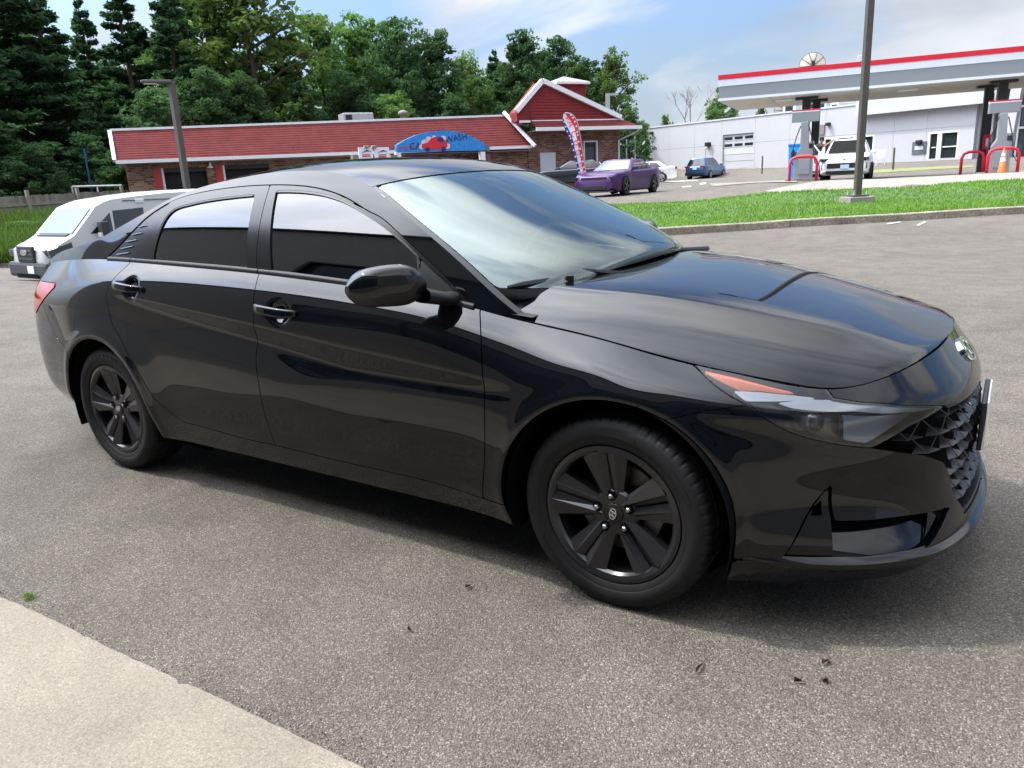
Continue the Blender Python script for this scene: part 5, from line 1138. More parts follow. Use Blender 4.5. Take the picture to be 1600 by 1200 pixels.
# ---- red roofed car wash
L0 = np.array(polar(188, 42)); J0 = np.array(polar(826, 47.3)); F1 = Facade(L0, J0+0); LW = F1.L
rb = empty('car_wash_building', (L0[0], L0[1], 0), F1.rz, 'long brick car wash with red shingled roof, white trim and a gabled end', 'building')
ez = F1(500, 241.5)[1]; xL = .35; base = -.6
eL = F1(188, 252)[1]; eR = F1(826, 228.5)[1]; tL = F1(188, 205, 1.0)[1]; tR = F1(815, 180.5, 1.0)[1]
h1 = (F1(251, 262)[0], F1(322, 262)[0]); h2_ = (F1(347, 258)[0], F1(420, 258)[0]); h3 = (F1(640, 240)[0], F1(757, 240)[0])
zt1 = F1(285, 262)[1]; zt2 = F1(380, 257)[1]
holes = [(h1[0], h1[1], base-.1, zt1), (h2_[0], h2_[1], base-.1, zt2), (h3[0], h3[1], base-.1, 2.75)]
wall_grid('wall', rb, BRICK, xL, LW, base, min(eL, eR)+.05, holes)
MB().box((LW/2, 5.0, 1.6), (LW-.7, 9.2, 4.4)).build('back_block', BRICK, rb)
for hx0, hx1, hz in ((h1[0], h1[1], zt1), (h2_[0], h2_[1], zt2)):
    bay = MB(); bay.box(((hx0+hx1)/2, .36, (hz+base)/2), (hx1-hx0+.1, .02, hz-base)); bay.build('bay_interior', DARKIN, rb)
    MB().box((hx0-.19, -.03, (hz+base)/2+.02), (.34, .05, hz-base)).build('bay_post', REDP, rb); MB().box((hx0+.05, .06, (hz+base)/2), (.10, .12, hz-base)).build('bay_frame', TRIMW, rb)
    MB().box(((hx0+hx1)/2, .12, hz-.10), (hx1-hx0, .1, .2)).build('bay_lintel', DARKTRIM, rb)
MB().box(((h1[0]+h1[1])/2-.6, .25, .3), (.5, .2, .9)).build('bay_machine', pmat('rust_box', (.13, .05, .03), rough=.7), rb)
MB().box(((h1[0]+h1[1])/2+.75, .25, 1.0), (.34, .15, .55)).build('bay_panel', GREYDOOR, rb)
MB().prism([(h2_[0]+1.1, .2), (h2_[0]+2.3, .2), (h2_[0]+1.7, 1.65), (h2_[0]+1.1, 1.9)], .22, .28, axis='y').build('bay_tool_panel', REDP, rb)
lx, lz = F1(328, 260); MB().lathe([(.05, .18), (.05, .05), (.16, -.06), (.15, -.08), (0, -.08)], 'z', (lx, -.22, lz), 14).box((lx, -.1, lz+.16), (.05, .22, .05)).build('wall_lamp', TRIMW, rb)
# shingle courses
nc = 13
for k in range(nc):
    f0, f1 = k/nc, (k+1)/nc
    def pz(f, x): return (eL+(eR-eL)*x/LW)+((tL+(tR-tL)*x/LW)-(eL+(eR-eL)*x/LW))*f
    def py(f): return -.55+1.55*f
    mb = MB(); mb.add([(0, py(f0)-.045, pz(f0, 0)), (LW, py(f0)-.045, pz(f0, LW)), (LW, py(f1), pz(f1, LW)+.015), (0, py(f1), pz(f1, 0)+.015), (0, py(f0)+.02, pz(f0, 0)-.01), (LW, py(f0)+.02, pz(f0, LW)-.01)], [(0, 1, 2, 3), (4, 5, 1, 0)]); mb.build('shingle_course', ROOFR, rb)
def sloped_bar(nm, a, b, w, h, mat, par): 
    a, b = Vector(a), Vector(b); d = (b-a); L_ = d.length; o = MB().box((0, 0, 0), (L_, w, h)).build(nm, mat, par); o.matrix_local = Matrix.Translation((a+b)/2) @ d.to_track_quat('X', 'Z').to_matrix().to_4x4(); return o
sloped_bar('fascia_board', (-.05, -.62, eL-.06), (LW-.02, -.62, eR-.06), .08, .16, TRIMW, rb); sloped_bar('ridge_trim', (-.05, 1.02, tL+.06), (LW-.02, 1.02, tR+.03), .2, .11, TRIMW, rb)
sloped_bar('verge_trim', (-.08, -.62, eL), (-.08, 1.0, tL), .16, .16, TRIMW, rb)
MB().box((LW/2, .1, eL-.14), (LW-.1, 1.2, .04)).build('soffit', pmat('soffit_grey', (.3, .28, .26), rough=.8), rb)  # soffit boards in one plain warm grey
ux0, uz0 = F1(533, 188, 3); ux1, uz1 = F1(579, 179.5, 3)
MB().box(((ux0+ux1)/2, 3, uz0+.10), (ux1-ux0, 1.2, .50)).build('rooftop_unit', GALV, rb, bevel=.06); MB().box((ux0+.3, 2.38, uz0+.08), (.35, .05, .32)).build('unit_vent', DARKTRIM, rb)
vx, vz = F1(630, 180, 3); MB().lathe([(.18, vz-.6), (.18, vz), (.30, vz+.05), (.26, vz+.2), (.1, vz+.27), (0, vz+.28)], 'z', (vx, 3, 0), 14).build('roof_vent', pmat('vent_rust', (.2, .17, .15), rough=.7), rb, smooth=True)
# gabled wing
x0 = LW; xr = F1(985, 195)[0]; gz_e = F1(985, 196)[1]; gw = xr-x0; ye = -.5
pk = F1(846, 127, ye); lf = F1(808, 175, ye); rt = F1(966, 184, ye); pz0 = F1(820, 190, ye)[1]; zE = F1(900, 200.5, ye)[1]; bx1 = F1(968, 200, 0)[0]
win = (F1(911, 220)[0], F1(933, 220)[0], F1(920, 262)[1]-.4, F1(920, 220)[1]); dor = (F1(843, 238)[0], F1(868, 238)[0], -.2, F1(855, 238)[1])
wall_grid('wall', rb, BRICK, x0+.02, bx1, base, zE-.1, [win, dor], y0=ye+.45, th=.3)
MB().box((bx1-.15, 5, (base+zE-.1)/2), (.3, 8.5, zE-.1-base)).build('wall', BRICK, rb)
MB().box(((win[0]+win[1])/2, ye+.60, (win[2]+win[3])/2), (win[1]-win[0], .03, win[3]-win[2])).build('window', WINGLASS, rb)
wf = MB(); 
for a, b, c_, d_ in ((win[0], win[0]+.08, win[2], win[3]), (win[1]-.10, win[1], win[2], win[3]), (win[0]+.08, win[1]-.10, win[3]-.08, win[3])): wf.box(((a+b)/2, ye+.5, (c_+d_)/2), (b-a, .12, d_-c_))
wf.build('window_frame', TRIMW, rb)
MB().box(((dor[0]+dor[1])/2, ye+.52, (dor[2]+dor[3])/2), (dor[1]-dor[0], .06, dor[3]-dor[2])).build('door', GREYDOOR, rb, bevel=.01)
# siding boards of the gable, board by board
def rake(z):                                                   # left and right ends of a board at height z
    fl = (z-lf[1])/(pk[1]-lf[1]); fr_ = (z-rt[1])/(pk[1]-rt[1]); return lf[0]+(pk[0]-lf[0])*max(fl, 0), rt[0]+(pk[0]-rt[0])*max(fr_, 0)
zz = pz0+.05; bh = .17
while zz < pk[1]-.12:
    a0_, b0_ = rake(zz); a1_, b1_ = rake(min(zz+bh, pk[1]-.02)); a0_ = max(a0_, lf[0]); 
    MB().add([(a0_, ye-.03, zz), (b0_, ye-.03, zz), (b1_, ye, zz+bh), (a1_, ye, zz+bh), (a0_, ye+.02, zz), (b0_, ye+.02, zz)], [(0, 1, 2, 3), (4, 5, 1, 0)]).build('siding_board', SIDING, rb); zz += bh
MB().prism([(lf[0], pz0), (rt[0], pz0), (rt[0], rt[1]), (pk[0], pk[1]), (lf[0], lf[1])], ye+.03, .5, axis='y').build('gable_block', SIDING, rb)
for a, b in ((lf, pk), (pk, rt)):
    e = .12; sloped_bar('rake_trim', (a[0]-(e if a is lf else 0), ye-.12, a[1]+.02), (b[0]+(e if b is rt else 0), ye-.12, b[1]+.02), .2, .26, TRIMW, rb)
    if b is rt: MB().add([(a[0]-.1, ye-.2, a[1]+.15), (b[0]+.1, ye-.2, b[1]+.15), (b[0]+.1, .5, b[1]+.15), (a[0]-.1, .5, a[1]+.15)], [(0, 1, 2, 3)]).build('roof_slope', ROOFR, rb)
sloped_bar('band_trim', (lf[0]+.1, ye-.05, pz0), (rt[0]+.3, ye-.05, pz0+.02), .1, .12, TRIMW, rb)
n4 = 4
for k in range(n4):
    f0, f1 = k/n4, (k+1)/n4; a0_, b0_ = x0+.05-.0*f0, xr-(xr-rt[0]-.2)*f0; a1_, b1_ = x0+.05, xr-(xr-rt[0]-.2)*f1
    MB().add([(a0_, ye-.65+.55*f0-.03, zE+(pz0-zE)*f0), (b0_, ye-.65+.55*f0-.03, zE+(pz0-zE)*f0), (b1_, ye-.65+.55*f1, zE+(pz0-zE)*f1+.01), (a1_, ye-.65+.55*f1, zE+(pz0-zE)*f1+.01)], [(0, 1, 2, 3)]).build('shingle_course', ROOFR, rb)
MB().box(((x0+xr)/2, ye-.72, zE-.05), (xr-x0, .08, .2)).build('fascia_board', TRIMW, rb); MB().box(((x0+xr)/2, ye-.05, zE-.12), (xr-x0-.05, 1.25, .04)).build('soffit', MATS['soffit_grey'], rb)
MB().box(((xr+rt[0])/2+.1, 4, (zE+pz0)/2), (xr-rt[0], 9, .05), ry=math.atan2(pz0-zE, xr-rt[0])).build('roof_slope', ROOFR, rb)
sloped_bar('verge_trim', (x0-.05, ye-.6, eR-.05), (x0-1.0, .9, tR+.2), .16, .16, TRIMW, rb)
dsx = bx1-.18; MB().tube([(xr-.1, ye-.6, zE-.15), (xr-.25, ye-.3, zE-.35), (dsx, ye+.36, zE-.75), (dsx, ye+.36, .2)], .055, 6).build('downspout', TRIMW, rb)
cx_, cz_ = F1(881, 133, 3.0); cz2 = F1(881, 119.5, 3.0)[1]; cw_ = (F1(907, 133, 3)[0]-F1(855, 133, 3)[0])/2
MB().box((cx_+.1, 3, cz_-.9), (cw_*1.55, cw_*1.55, 1.8)).build('cupola', SIDING, rb); MB().box((cx_, 3, cz_), (cw_*2, cw_*2, .13)).build('cupola_trim', TRIMW, rb)
MB().add([(cx_-cw_, 3-cw_, cz_+.07), (cx_+cw_, 3-cw_, cz_+.07), (cx_+cw_, 3+cw_, cz_+.07), (cx_-cw_, 3+cw_, cz_+.07), (cx_, 3, cz2)], [(0, 1, 4), (1, 2, 4), (2, 3, 4), (3, 0, 4)]).build('cupola_roof', pmat('grey_shingle', (.30, .29, .27), rough=.8, noise=.1), rb)
px1, pz1 = F1(810, 200, ye); MB().tube([(F1(829, 172, ye-.1)[0], ye-.12, F1(829, 172, ye-.1)[1]), (F1(829, 172, ye-.1)[0], ye-.12, zE-.5)], .035, 6).build('vent_pipe', ROOFR, rb)
# ---- arched entrance sign, its own structure
F1w = lambda x, y, z: np.array([L0[0], L0[1], 0])+F1.u*x+F1.n*y+np.array([0, 0, z])
ya = -1.3; SB = pmat('sign_blue', (.02, .21, .56), rough=.4, noise=.35, nscale=5); NAVY = pmat('navy_lettering', (.008, .02, .12), rough=.5); SRED = pmat('sign_red', (.55, .02, .03), rough=.45); PINKW = pmat('sign_pale', (.62, .50, .56), rough=.5)
asn = empty('arch_sign', F1w(0, 0, 0), F1.rz, 'blue arched sign with a red cartoon car over the car wash tunnel entrance', 'sign')
arc = [F1(x, y, ya) for x, y in ((619, 238), (619, 227), (632, 219), (650, 211), (670, 206), (690, 204), (710, 205), (728, 210), (742, 216), (757, 225), (757, 235))]
MB().prism(arc, ya-.06, ya+.25, axis='y').build('arch_board', SB, asn)
MB().prism([F1(757, 225, ya), F1(757, 235, ya), (F1(768, 236, ya)[0]-.1, F1(768, 236, ya)[1]), (F1(768, 229, ya)[0]-.1, F1(768, 229, ya)[1])], ya+.02, 0, axis='y').build('arch_side', pmat('dull_blue', (.10, .14, .2), rough=.6), asn)
for pa in (622, 754): xx, zz_ = F1(pa, 237, ya); MB().box((xx, ya+.1, (zz_-.5)/2), (.28, .28, zz_+.5)).build('arch_post', TRIMW, asn)
xx, zz_ = F1(762, 240, ya); MB().box((xx+.1, ya+.7, (zz_-.5)/2), (.3, 1.0, zz_+.5)).build('arch_pier', pmat('dull_red', (.2, .05, .06), rough=.7), asn)
def tm(nm, s_, px, py, size, mat, par, rot=0.0, fac=F1, off=ya-.075, **kw):
    x, z = fac(px, py, off); return text_mesh(nm, s_, size, mat, par, Matrix.Translation((x, off, z)) @ FACE @ Matrix.Rotation(rot, 4, 'Z'), **kw)
tm('lettering', 'CAR', 653, 228.5, .50, NAVY, asn, .05); tm('lettering', 'WASH', 713, 216, .46, NAVY, asn, .14); tm('lettering', 'WELCOME', 634, 230, .18, SRED, asn, .03, sx=1.1); tm('lettering', 'TO', 634.5, 234, .17, SRED, asn)
x, z = F1(678, 226, ya); cb = MB(); cb.prism([(x-.75+1.5*a, z+b) for a, b in ((0, -.15), (.15, -.22), (.9, -.28), (1.0, -.1), (1.0, .1), (.85, .3), (.62, .42), (.4, .34), (.25, .12), (.03, .05))], ya-.09, ya-.062, axis='y'); cb.build('painted_car', SRED, asn)
cb = MB(); 
for dx_, dz_, r_ in ((-.55, .1, .20), (-.30, .26, .18), (.02, .34, .14), (.55, .30, .16), (.75, -.1, .16), (-.75, -.1, .14)): cb.prism([(x+dx_+r_*math.cos(t), z+dz_+r_*.9*math.sin(t)) for t in np.linspace(0, 2*math.pi, 14, endpoint=False)], ya-.080, ya-.061, axis='y')
o = cb.build('foam_bubbles', PINKW, asn); o['kind'] = 'stuff'
MB().prism([(x+.15, z+.18), (x+.55, z+.1), (x+.5, z+.36), (x+.25, z+.38)], ya-.1, ya-.09, axis='y').build('painted_windshield', NAVY, asn)
for dx_ in (-.42, .5): MB().prism([(x+dx_+.13*math.cos(t), z-.24+.13*math.sin(t)) for t in np.linspace(0, 2*math.pi, 14, endpoint=False)], ya-.1, ya-.09, axis='y').build('painted_wheel', NAVY, asn)
# ---- price board left of the arch
yp = -2.2; pb = empty('price_board', F1w(0, 0, 0), F1.rz, 'white two panel price board with red print under the roof, left of the blue arch', 'sign')
for pa, pc in ((559.5, 583.5), (584.5, 609)):
    a = F1(pa, 232, yp); c_ = F1(pc, 251, yp); MB().box(((a[0]+c_[0])/2, yp, (a[1]+c_[1])/2-.1), (c_[0]-a[0], .08, a[1]-c_[1]+.3)).build('board_panel', pmat('board_white', (.66, .68, .76), rough=.4), pb)
    xm, zm = F1((pa+pc)/2, 238, yp); sw_ = MB(); sw_.prism([(xm-.25, zm-.02), (xm+.05, zm+.12), (xm+.28, zm+.02), (xm+.05, zm+.05)], yp-.06, yp-.045, axis='y'); sw_.build('board_emblem', NAVY, pb)
    for dz_ in (-.12, -.2): MB().box((xm, yp-.05, zm+dz_), (.42, .012, .045)).build('board_print', SRED, pb)
tm('lettering', 'OPEN', 597, 247, .16, pmat('print_grey', (.12, .12, .14), rough=.5), pb, fac=F1, off=yp-.055)
for pa in (554, 613): xx, zz_ = F1(pa, 236, yp+.3); MB().box((xx, yp+.3, zz_/2-.3), (.35, .5, zz_+.2)).build('board_cabinet', pmat('olive_panel', (.16, .18, .10), rough=.7), pb)
for pa in (572, 584): xx, zz_ = F1(pa, 229.5, yp); MB().box((xx, yp, zz_), (.24, .25, .14)).build('board_lamp', pmat('lamp_tan', (.25, .2, .14), rough=.6), pb, bevel=.03)
# ---- feather banner
bp_ = G(919, 33.5); D_ = math.hypot(*(bp_-CAM)[:2]); rgt = np.array([AX[0][0], AX[0][1], 0]); rgt /= np.linalg.norm(rgt); brz = math.atan2(rgt[1], rgt[0])
fb = empty('feather_banner', bp_, brz, 'tall leaning feather banner in red, white and blue with stars between the parked cars', 'banner'); FB_ = Facade(bp_[:2], bp_[:2]+rgt[:2])
def fbp(px, py): x, z = FB_(px, py); return np.array([x, z-bp_[2]])
pole_pts = [fbp(*q) for q in ((919.5, 296), (916.5, 277), (912, 245), (907, 215), (902.5, 192), (896, 181), (889, 177), (882.5, 176.5))]
MB().tube([(p[0], 0, p[1]) for p in smooth(np.array(pole_pts), 4)], .022, 6).build('banner_pole', GALV, fb)
lefts = smooth(np.array([fbp(*q) for q in ((880, 178), (879.3, 188), (883, 203), (890, 217), (895, 235), (900, 255), (904, 270), (907.5, 273.5))]), 4); rights = smooth(np.array([fbp(*q) for q in ((888, 176.5), (896, 181), (902, 192), (904.5, 210), (908, 232), (912, 252), (915, 268), (916, 274))]), 4)
FBM = [pmat('banner_blue', (.02, .035, .22), rough=.7), pmat('banner_white', (.70, .68, .74), rough=.7), pmat('banner_red', (.62, .03, .06), rough=.7)]
for k_, (f0, f1, f0t, f1t) in enumerate(((0, .28, 0, .0), (.28, .70, .0, .42), (.70, 1, .42, 1))):
    P = []
    for i in range(len(lefts)):
        u = min(1, i/9); g0 = f0t+(f0-f0t)*u; g1 = f1t+(f1-f1t)*u; q = []
        for j in range(4): f = g0+(g1-g0)*j/3; w_ = lefts[i]*(1-f)+rights[i]*f; q.append((w_[0], .05*math.sin(i*.35)*math.sin(f*3.1), w_[1]))
        P.append(q)
    nm = ('banner_stripe_blue', 'banner_field', 'banner_stripe_red')[k_]; MB().grid(np.array(P)).build('banner_stripe' if k_ != 1 else 'banner_field', FBM[k_], fb, smooth=True)
for i in range(13):
    t = .13+.80*i/12; k_ = t*(len(lefts)-1); a = int(k_); 
    for f in (.10, .86):
        w_ = lefts[a]*(1-f)+rights[a]*f; r_ = .05; MB().prism([(w_[0]+r_*(1 if j % 2 == 0 else .42)*math.sin(j*math.pi/5), w_[1]+r_*(1 if j % 2 == 0 else .42)*math.cos(j*math.pi/5)) for j in range(10)], -.075, -.062, axis='y').build('banner_star', FBM[1], fb)
for i, ch in enumerate('VACUUMS'):
    t = .16+.78*i/6.6; a = int(t*(len(lefts)-1)); w_ = lefts[a]*.50+rights[a]*.50; tg = lefts[min(a+1, len(lefts)-1)]-lefts[max(a-1, 0)]; sz = .46-.24*t
    text_mesh('banner_letter', ch, sz, FBM[2], fb, Matrix.Translation((w_[0], -.07, w_[1])) @ FACE @ Matrix.Rotation(math.atan2(tg[1], tg[0]), 4, 'Z'), .003)
# ---- lamp beside the gable
gx, gy = polar(951.5, 58); gl = empty('street_lamp', (gx, gy, terrain(gx, gy)), brz, 'pale grey lamp post with short arm rising behind the right slope of the gable', 'lamp post'); tz = at_dist(951.5, 146, 58)[2]-terrain(gx, gy)
MB().box((0, 0, tz/2), (.28, .28, tz)).build('post', GALV, gl); MB().box((.42, 0, tz-.08), (.65, .25, .14)).build('lamp_head', GALV, gl)
for px, py in ((979, 218), (992, 213)):
    P = at_dist(px, py, 62); g0 = terrain(P[0], P[1]); t_ = empty('marker_pole', (P[0], P[1], g0), 0, 'thin %s pole standing in the trees right of the brick gable' % ('shorter' if px < 985 else 'taller'), 'pole'); MB().lathe([(.05, 0), (.05, P[2]-g0), (0, P[2]-g0)], 'z', n=6).build('pole_shaft', GALV, t_)
# ---- white dealership across the street
WL, WR = np.array(polar(1008, 80)), np.array(polar(1522, 62.5)); F2 = Facade(WL, WR); W2 = F2.L
wb_ = empty('white_service_building', (WL[0], WL[1], 0), F2.rz, 'long white panelled service building with garage door and glass doors across the street', 'building')
PANEL = pmat('white_wall_panel', (.43, .43, .445), rough=.55, noise=.04, nscale=.6); PANEL2 = pmat('grey_parapet', (.46, .48, .54), rough=.55)
zt0, zt1_ = F2(1008, 196)[1], F2(1520, 152)[1]; topz = (zt0+zt1_)/2; zb0 = .2
seams = [1008]+[F2(0, 0)[0]*0+q for q in (1046, 1086, 1128, 1180, 1234, 1289, 1345, 1396, 1447, 1522)]; xsn = [F2(q, 220)[0] for q in seams]; xsn[0] = 0
gd = (F2(1130, 210)[0], F2(1178, 210)[0], F2(1154, 262)[1], F2(1154, 209)[1])
ops = [gd, (F2(1288, 215)[0], F2(1301, 215)[0], F2(1295, 245)[1], F2(1295, 215)[1]), (F2(1308, 213)[0], F2(1336, 213)[0], F2(1320, 232)[1], F2(1320, 213)[1]), (F2(1341, 212)[0], F2(1367, 212)[0], F2(1355, 250)[1], F2(1355, 211)[1]), (F2(1452, 205)[0], F2(1500, 205)[0], F2(1475, 247)[1], F2(1475, 205)[1])]
MB().box((W2/2, 8, (topz+zb0)/2-.05), (W2-.1, 15.4, topz-zb0-.1)).build('building_core', pmat('seam_grey', (.32, .33, .36), rough=.7), wb_)
zm_ = F2(1200, 221)[1]
for xa, xb in zip(xsn[:-1], xsn[1:]):
    for za, zb2 in ((zb0, zm_-.008), (zm_+.008, topz)):
        wall_grid('wall_panel', wb_, PANEL, xa+.008, xb-.008, za, zb2, [h for h in ops], y0=-.04, th=.30)
MB().box((W2/2, .25, topz+.06), (W2+.1, .7, .12)).build('roof_coping', pmat('coping', (.5, .51, .53), rough=.5), wb_)
fx0 = F2(1345, 160)[0]; MB().box(((fx0+W2)/2+.3, -.35, topz-.05), (W2-fx0+.6, .6, 1.5)).build('parapet_band', PANEL2, wb_)
# garage door of panels with lights
gx0, gx1, gz0_, gz1_ = gd; rows_ = 5; hgt = (gz1_-gz0_)/rows_
for r_ in range(rows_):
    MB().box(((gx0+gx1)/2, .10, gz0_+hgt*(r_+.5)), (gx1-gx0, .05, hgt-.03)).build('garage_panel', PANEL if r_ != 2 else pmat('panel_grey', (.5, .51, .54), rough=.5), wb_)
for r_ in (3, 4):
    for c_ in range(3):
        cw2 = (gx1-gx0)/3; MB().box((gx0+cw2*(c_+.5), .07, gz0_+hgt*(r_+.42)), (cw2-.25, .03, hgt-.35)).build('garage_pane', WINGLASS, wb_)
for (a, b, c_, d_), nm in zip(ops[1:], ('service_door', 'window', 'window', 'glass_door')):
    MB().box(((a+b)/2, .12, (c_+d_)/2), (b-a, .04, d_-c_)).build(nm, pmat('dark_door', (.04, .02, .02), rough=.5) if nm == 'service_door' else WINGLASS, wb_)
    fr_ = MB(); w_ = .12
    for q in ((a, a+w_, c_, d_), (b-w_, b, c_, d_), (a+w_, b-w_, d_-w_, d_)): fr_.box(((q[0]+q[1])/2, .02, (q[2]+q[3])/2), (q[1]-q[0], .12, q[3]-q[2]))
    if nm == 'glass_door': m_ = a+(b-a)*.37; fr_.box((m_, .02, (c_+d_-w_)/2), (.3, .12, d_-c_-w_)); fr_.box(((m_+b)/2+.03, .05, c_+(d_-c_)*.42), (b-m_-.4, .08, .07)); fr_.box(((m_+a)/2, .05, c_+(d_-c_)*.42), (m_-a-.5, .08, .07))
    fr_.build('door_frame', TRIMW, wb_)
for (pa, pb2, ta, tb) in ((1102, 1113, 231, 262),):
    a, t_ = F2(pa, ta); b, bt_ = F2(pb2, tb); o_ = MB(); 
    for q in ((a, a+.06, bt_, t_), (b-.06, b, bt_, t_), (a+.06, b-.06, t_-.06, t_)): o_.box(((q[0]+q[1])/2, -.06, (q[2]+q[3])/2), (q[1]-q[0], .03, q[3]-q[2]))
    o_.build('door_outline', pmat('coping', (.5, .51, .53)), wb_)
for px, py, s_ in ((1108, 225.5, .45), (1296, 194, .3), (1020, 208, .3), (1438, 222, .35)): x, z = F2(px, py); MB().box((x, -.2, z), (s_, .35, s_*.8)).build('wall_light', DARKTRIM, wb_, bevel=.05)
x, z = F2(1437, 231); MB().box((x, -.07, z), (1.0, .06, .85)).build('notice_sign', pmat('sign_grey', (.10, .11, .13), rough=.5), wb_); MB().box((x, -.11, z), (.6, .02, .25)).build('notice_print', GREYDOOR, wb_)
x, z = F2(1309, 212); x2, z2 = F2(1281, 203); MB().box((x2, -.08, z2), (.9, .1, .75)).build('wall_vent', pmat('vent_brown', (.2, .17, .16), rough=.7), wb_)
for (pa, pb2, pt, nm) in ((1236, 1258, 163, 'a'), (1277, 1289, 160, 'b'), (1289, 1306, 158, 'c'), (1310, 1325, 162, 'd')):
    a, t_ = F2(pa, pt, 4); b, _ = F2(pb2, pt, 4); MB().box(((a+b)/2, 4, (t_+topz)/2), (b-a-.1, 2.5, t_-topz+.1)).build('rooftop_unit', pmat('unit_pale', (.5, .54, .55), rough=.5), wb_, bevel=.08); MB().box(((a+b)/2, 2.72, (t_+topz)/2), ((b-a)*.5, .05, (t_-topz)*.5)).build('unit_grille', DARKTRIM, wb_)
def dish(name, par, c, R_, tilt, az, mat, label=None, cat=None):
    r_ = empty(name, c, az, label, cat); pr = [(R_*f, .32*R_*f*f) for f in np.linspace(0, 1, 8)]; d_ = MB().lathe(pr, 'y', n=28); o_ = d_.build('dish_bowl', mat, r_, smooth=True); o_.rotation_euler = (tilt, 0, 0)
    sp = MB()
    for k_ in range(10): t = 2*math.pi*k_/10; sp.tube([(0, -.015, 0), (R_*math.cos(t)*.5, .32*R_*.25-.02, R_*math.sin(t)*.5), (R_*math.cos(t), .32*R_-.02, R_*math.sin(t))], .013*R_/.55, 4)
    sp.lathe([(R_*.99, .31*R_), (R_*1.02, .32*R_), (R_*.99, .34*R_)], 'y', n=28); o2 = sp.build('dish_ribs', DARKTRIM, o_); o3 = MB().box((0, -.25*R_, -R_*.2), (.25*R_, .3*R_, R_*1.1)).build('dish_mount', DARKTRIM, r_); return r_
DISHM = pmat('dish_mesh', (.42, .39, .33), rough=.7)
dx2, dz2 = F2(1226, 172, 5); w_ = np.array([WL[0], WL[1], 0])+F2.u*dx2+F2.n*5; dish('satellite_dish', None, (w_[0], w_[1], dz2), .85, .2, F2.rz+.9, DISHM, 'smaller satellite dish on the roof of the white building, left of the canopy column', 'satellite dish')
# glazed showroom at the right
sx0 = W2+.3; SHG = pmat('showroom_glass', (.05, .065, .07), rough=.05, spec=.8)
shr = empty('showroom_building', (WL[0], WL[1], 0), F2.rz, 'glass fronted showroom with a slanted white column at the right edge', 'building')
zlv = [.5, F2(1540, 203)[1], F2(1540, 170)[1], topz+.6]
for i in range(7):
    for j in range(3): MB().box((sx0+1.6*i+.8, 1.2, (zlv[j]+zlv[j+1])/2), (1.54, .05, zlv[j+1]-zlv[j]-.08)).build('glass_pane', SHG, shr)
for i in range(8): MB().box((sx0+1.6*i, 1.15, (zlv[0]+zlv[-1])/2), (.10, .16, zlv[-1]-zlv[0])).build('mullion', TRIMW, shr)
for j in range(1, 4): MB().box((sx0+5.6, 1.10, zlv[j]), (11.2, .10, .14)).build('transom', TRIMW, shr)
MB().box((sx0+5.6, 6, (zlv[0]+zlv[-1])/2), (11, 9, zlv[-1]-zlv[0]-.2)).build('showroom_core', DARKIN, shr); MB().box((sx0+5.6, .6, zlv[-1]+.4), (11.6, 2.2, .9)).build('parapet_band', PANEL2, shr)
a = F2(1591, 140, -.5); b = F2(1571, 232, -.5); sloped_bar('slanted_column', (b[0], -.5, b[1]-1), (a[0], -.5, a[1]+.5), .5, .62, PANEL, shr)
# kerbs and verge strips before the white building
for q, m_, nm in ((((1235, 277.5), (1235, 280), (1262, 280), (1262, 277.5)), KERBM, 'verge'), (((1352, 267), (1352, 272), (1520, 262), (1520, 259)), pmat('dry_grass', (.16, .17, .06), rough=.9, noise=.3), 'verge')): sheet(nm, gq(*q), m_, .03, 8)
for px, py in ((1191, 262), (1191, 268), (1395, 250)): pass
for px, pyt, pyb in ((1190.5, 247, 272), (1395, 237, 266), (1234, 245, 282)):
    P = on_ground(px, pyb); t_ = empty('sign_post', P, 0, {1190.5: 'thin dark post standing left of the fuel pump before the white wall', 1395: 'thin dark post on the verge right of the lamp post', 1234: 'slim dark bollard beside the blue bin'}[px], 'post'); hq = (pyb-pyt)*math.hypot(*(P-CAM)[:2])/FOC
    MB().lathe([(.055, 0), (.055, hq), (0, hq)], 'z', n=6).build('post_shaft', POLE, t_)

# ================================================================== fuel station
FL = at_dist(1127, 158, 37); _fr = polar(1600, 37.2); ca = math.atan2(_fr[1]-FL[1], _fr[0]-FL[0]); CB = FL[2]
CANG = pmat('canopy_grey', (.20, .225, .24), rough=.4); CANW = pmat('canopy_white', (.60, .63, .69), rough=.4); CANR = pmat('canopy_red', (.55, .012, .03), rough=.35); SOFF = pmat('canopy_soffit', (.62, .58, .52), rough=.6, noise=.04)
can = empty('fuel_canopy', (FL[0], FL[1], 0), ca, 'wide flat fuel station canopy with grey fascia and bright red top stripe', 'canopy')
CLn, CDp = 26.0, 6.6; HB = [(.0, .10, CANW, .02), (.10, .60, CANG, .0), (.60, .88, CANW, .015), (.88, 1.07, CANR, .035)]
for z0_, z1_, m_, pr in HB:
    nm = 'fascia_band' if m_ is not CANR else 'red_stripe'
    MB().box((CLn/2, -.05-pr/2, CB+(z0_+z1_)/2), (CLn+pr*2+.2, .10+pr, z1_-z0_)).build(nm, m_, can); MB().box((-.05-pr/2, CDp/2, CB+(z0_+z1_)/2), (.10+pr, CDp-.002, z1_-z0_)).build(nm, m_, can); MB().box((CLn/2, CDp+.05, CB+(z0_+z1_)/2), (CLn+.2, .1, z1_-z0_)).build(nm, m_, can)
nl = 13
for i in range(nl):
    for j in range(3): MB().box((CLn/nl*(i+.5), .0+CDp/3*(j+.5), CB+.02), (CLn/nl-.02, CDp/3-.02, .03)).build('soffit_panel', SOFF, can)
MB().box((CLn/2, CDp/2, CB+.55), (CLn-.1, CDp-.1, .95)).build('canopy_core', SOFF, can)
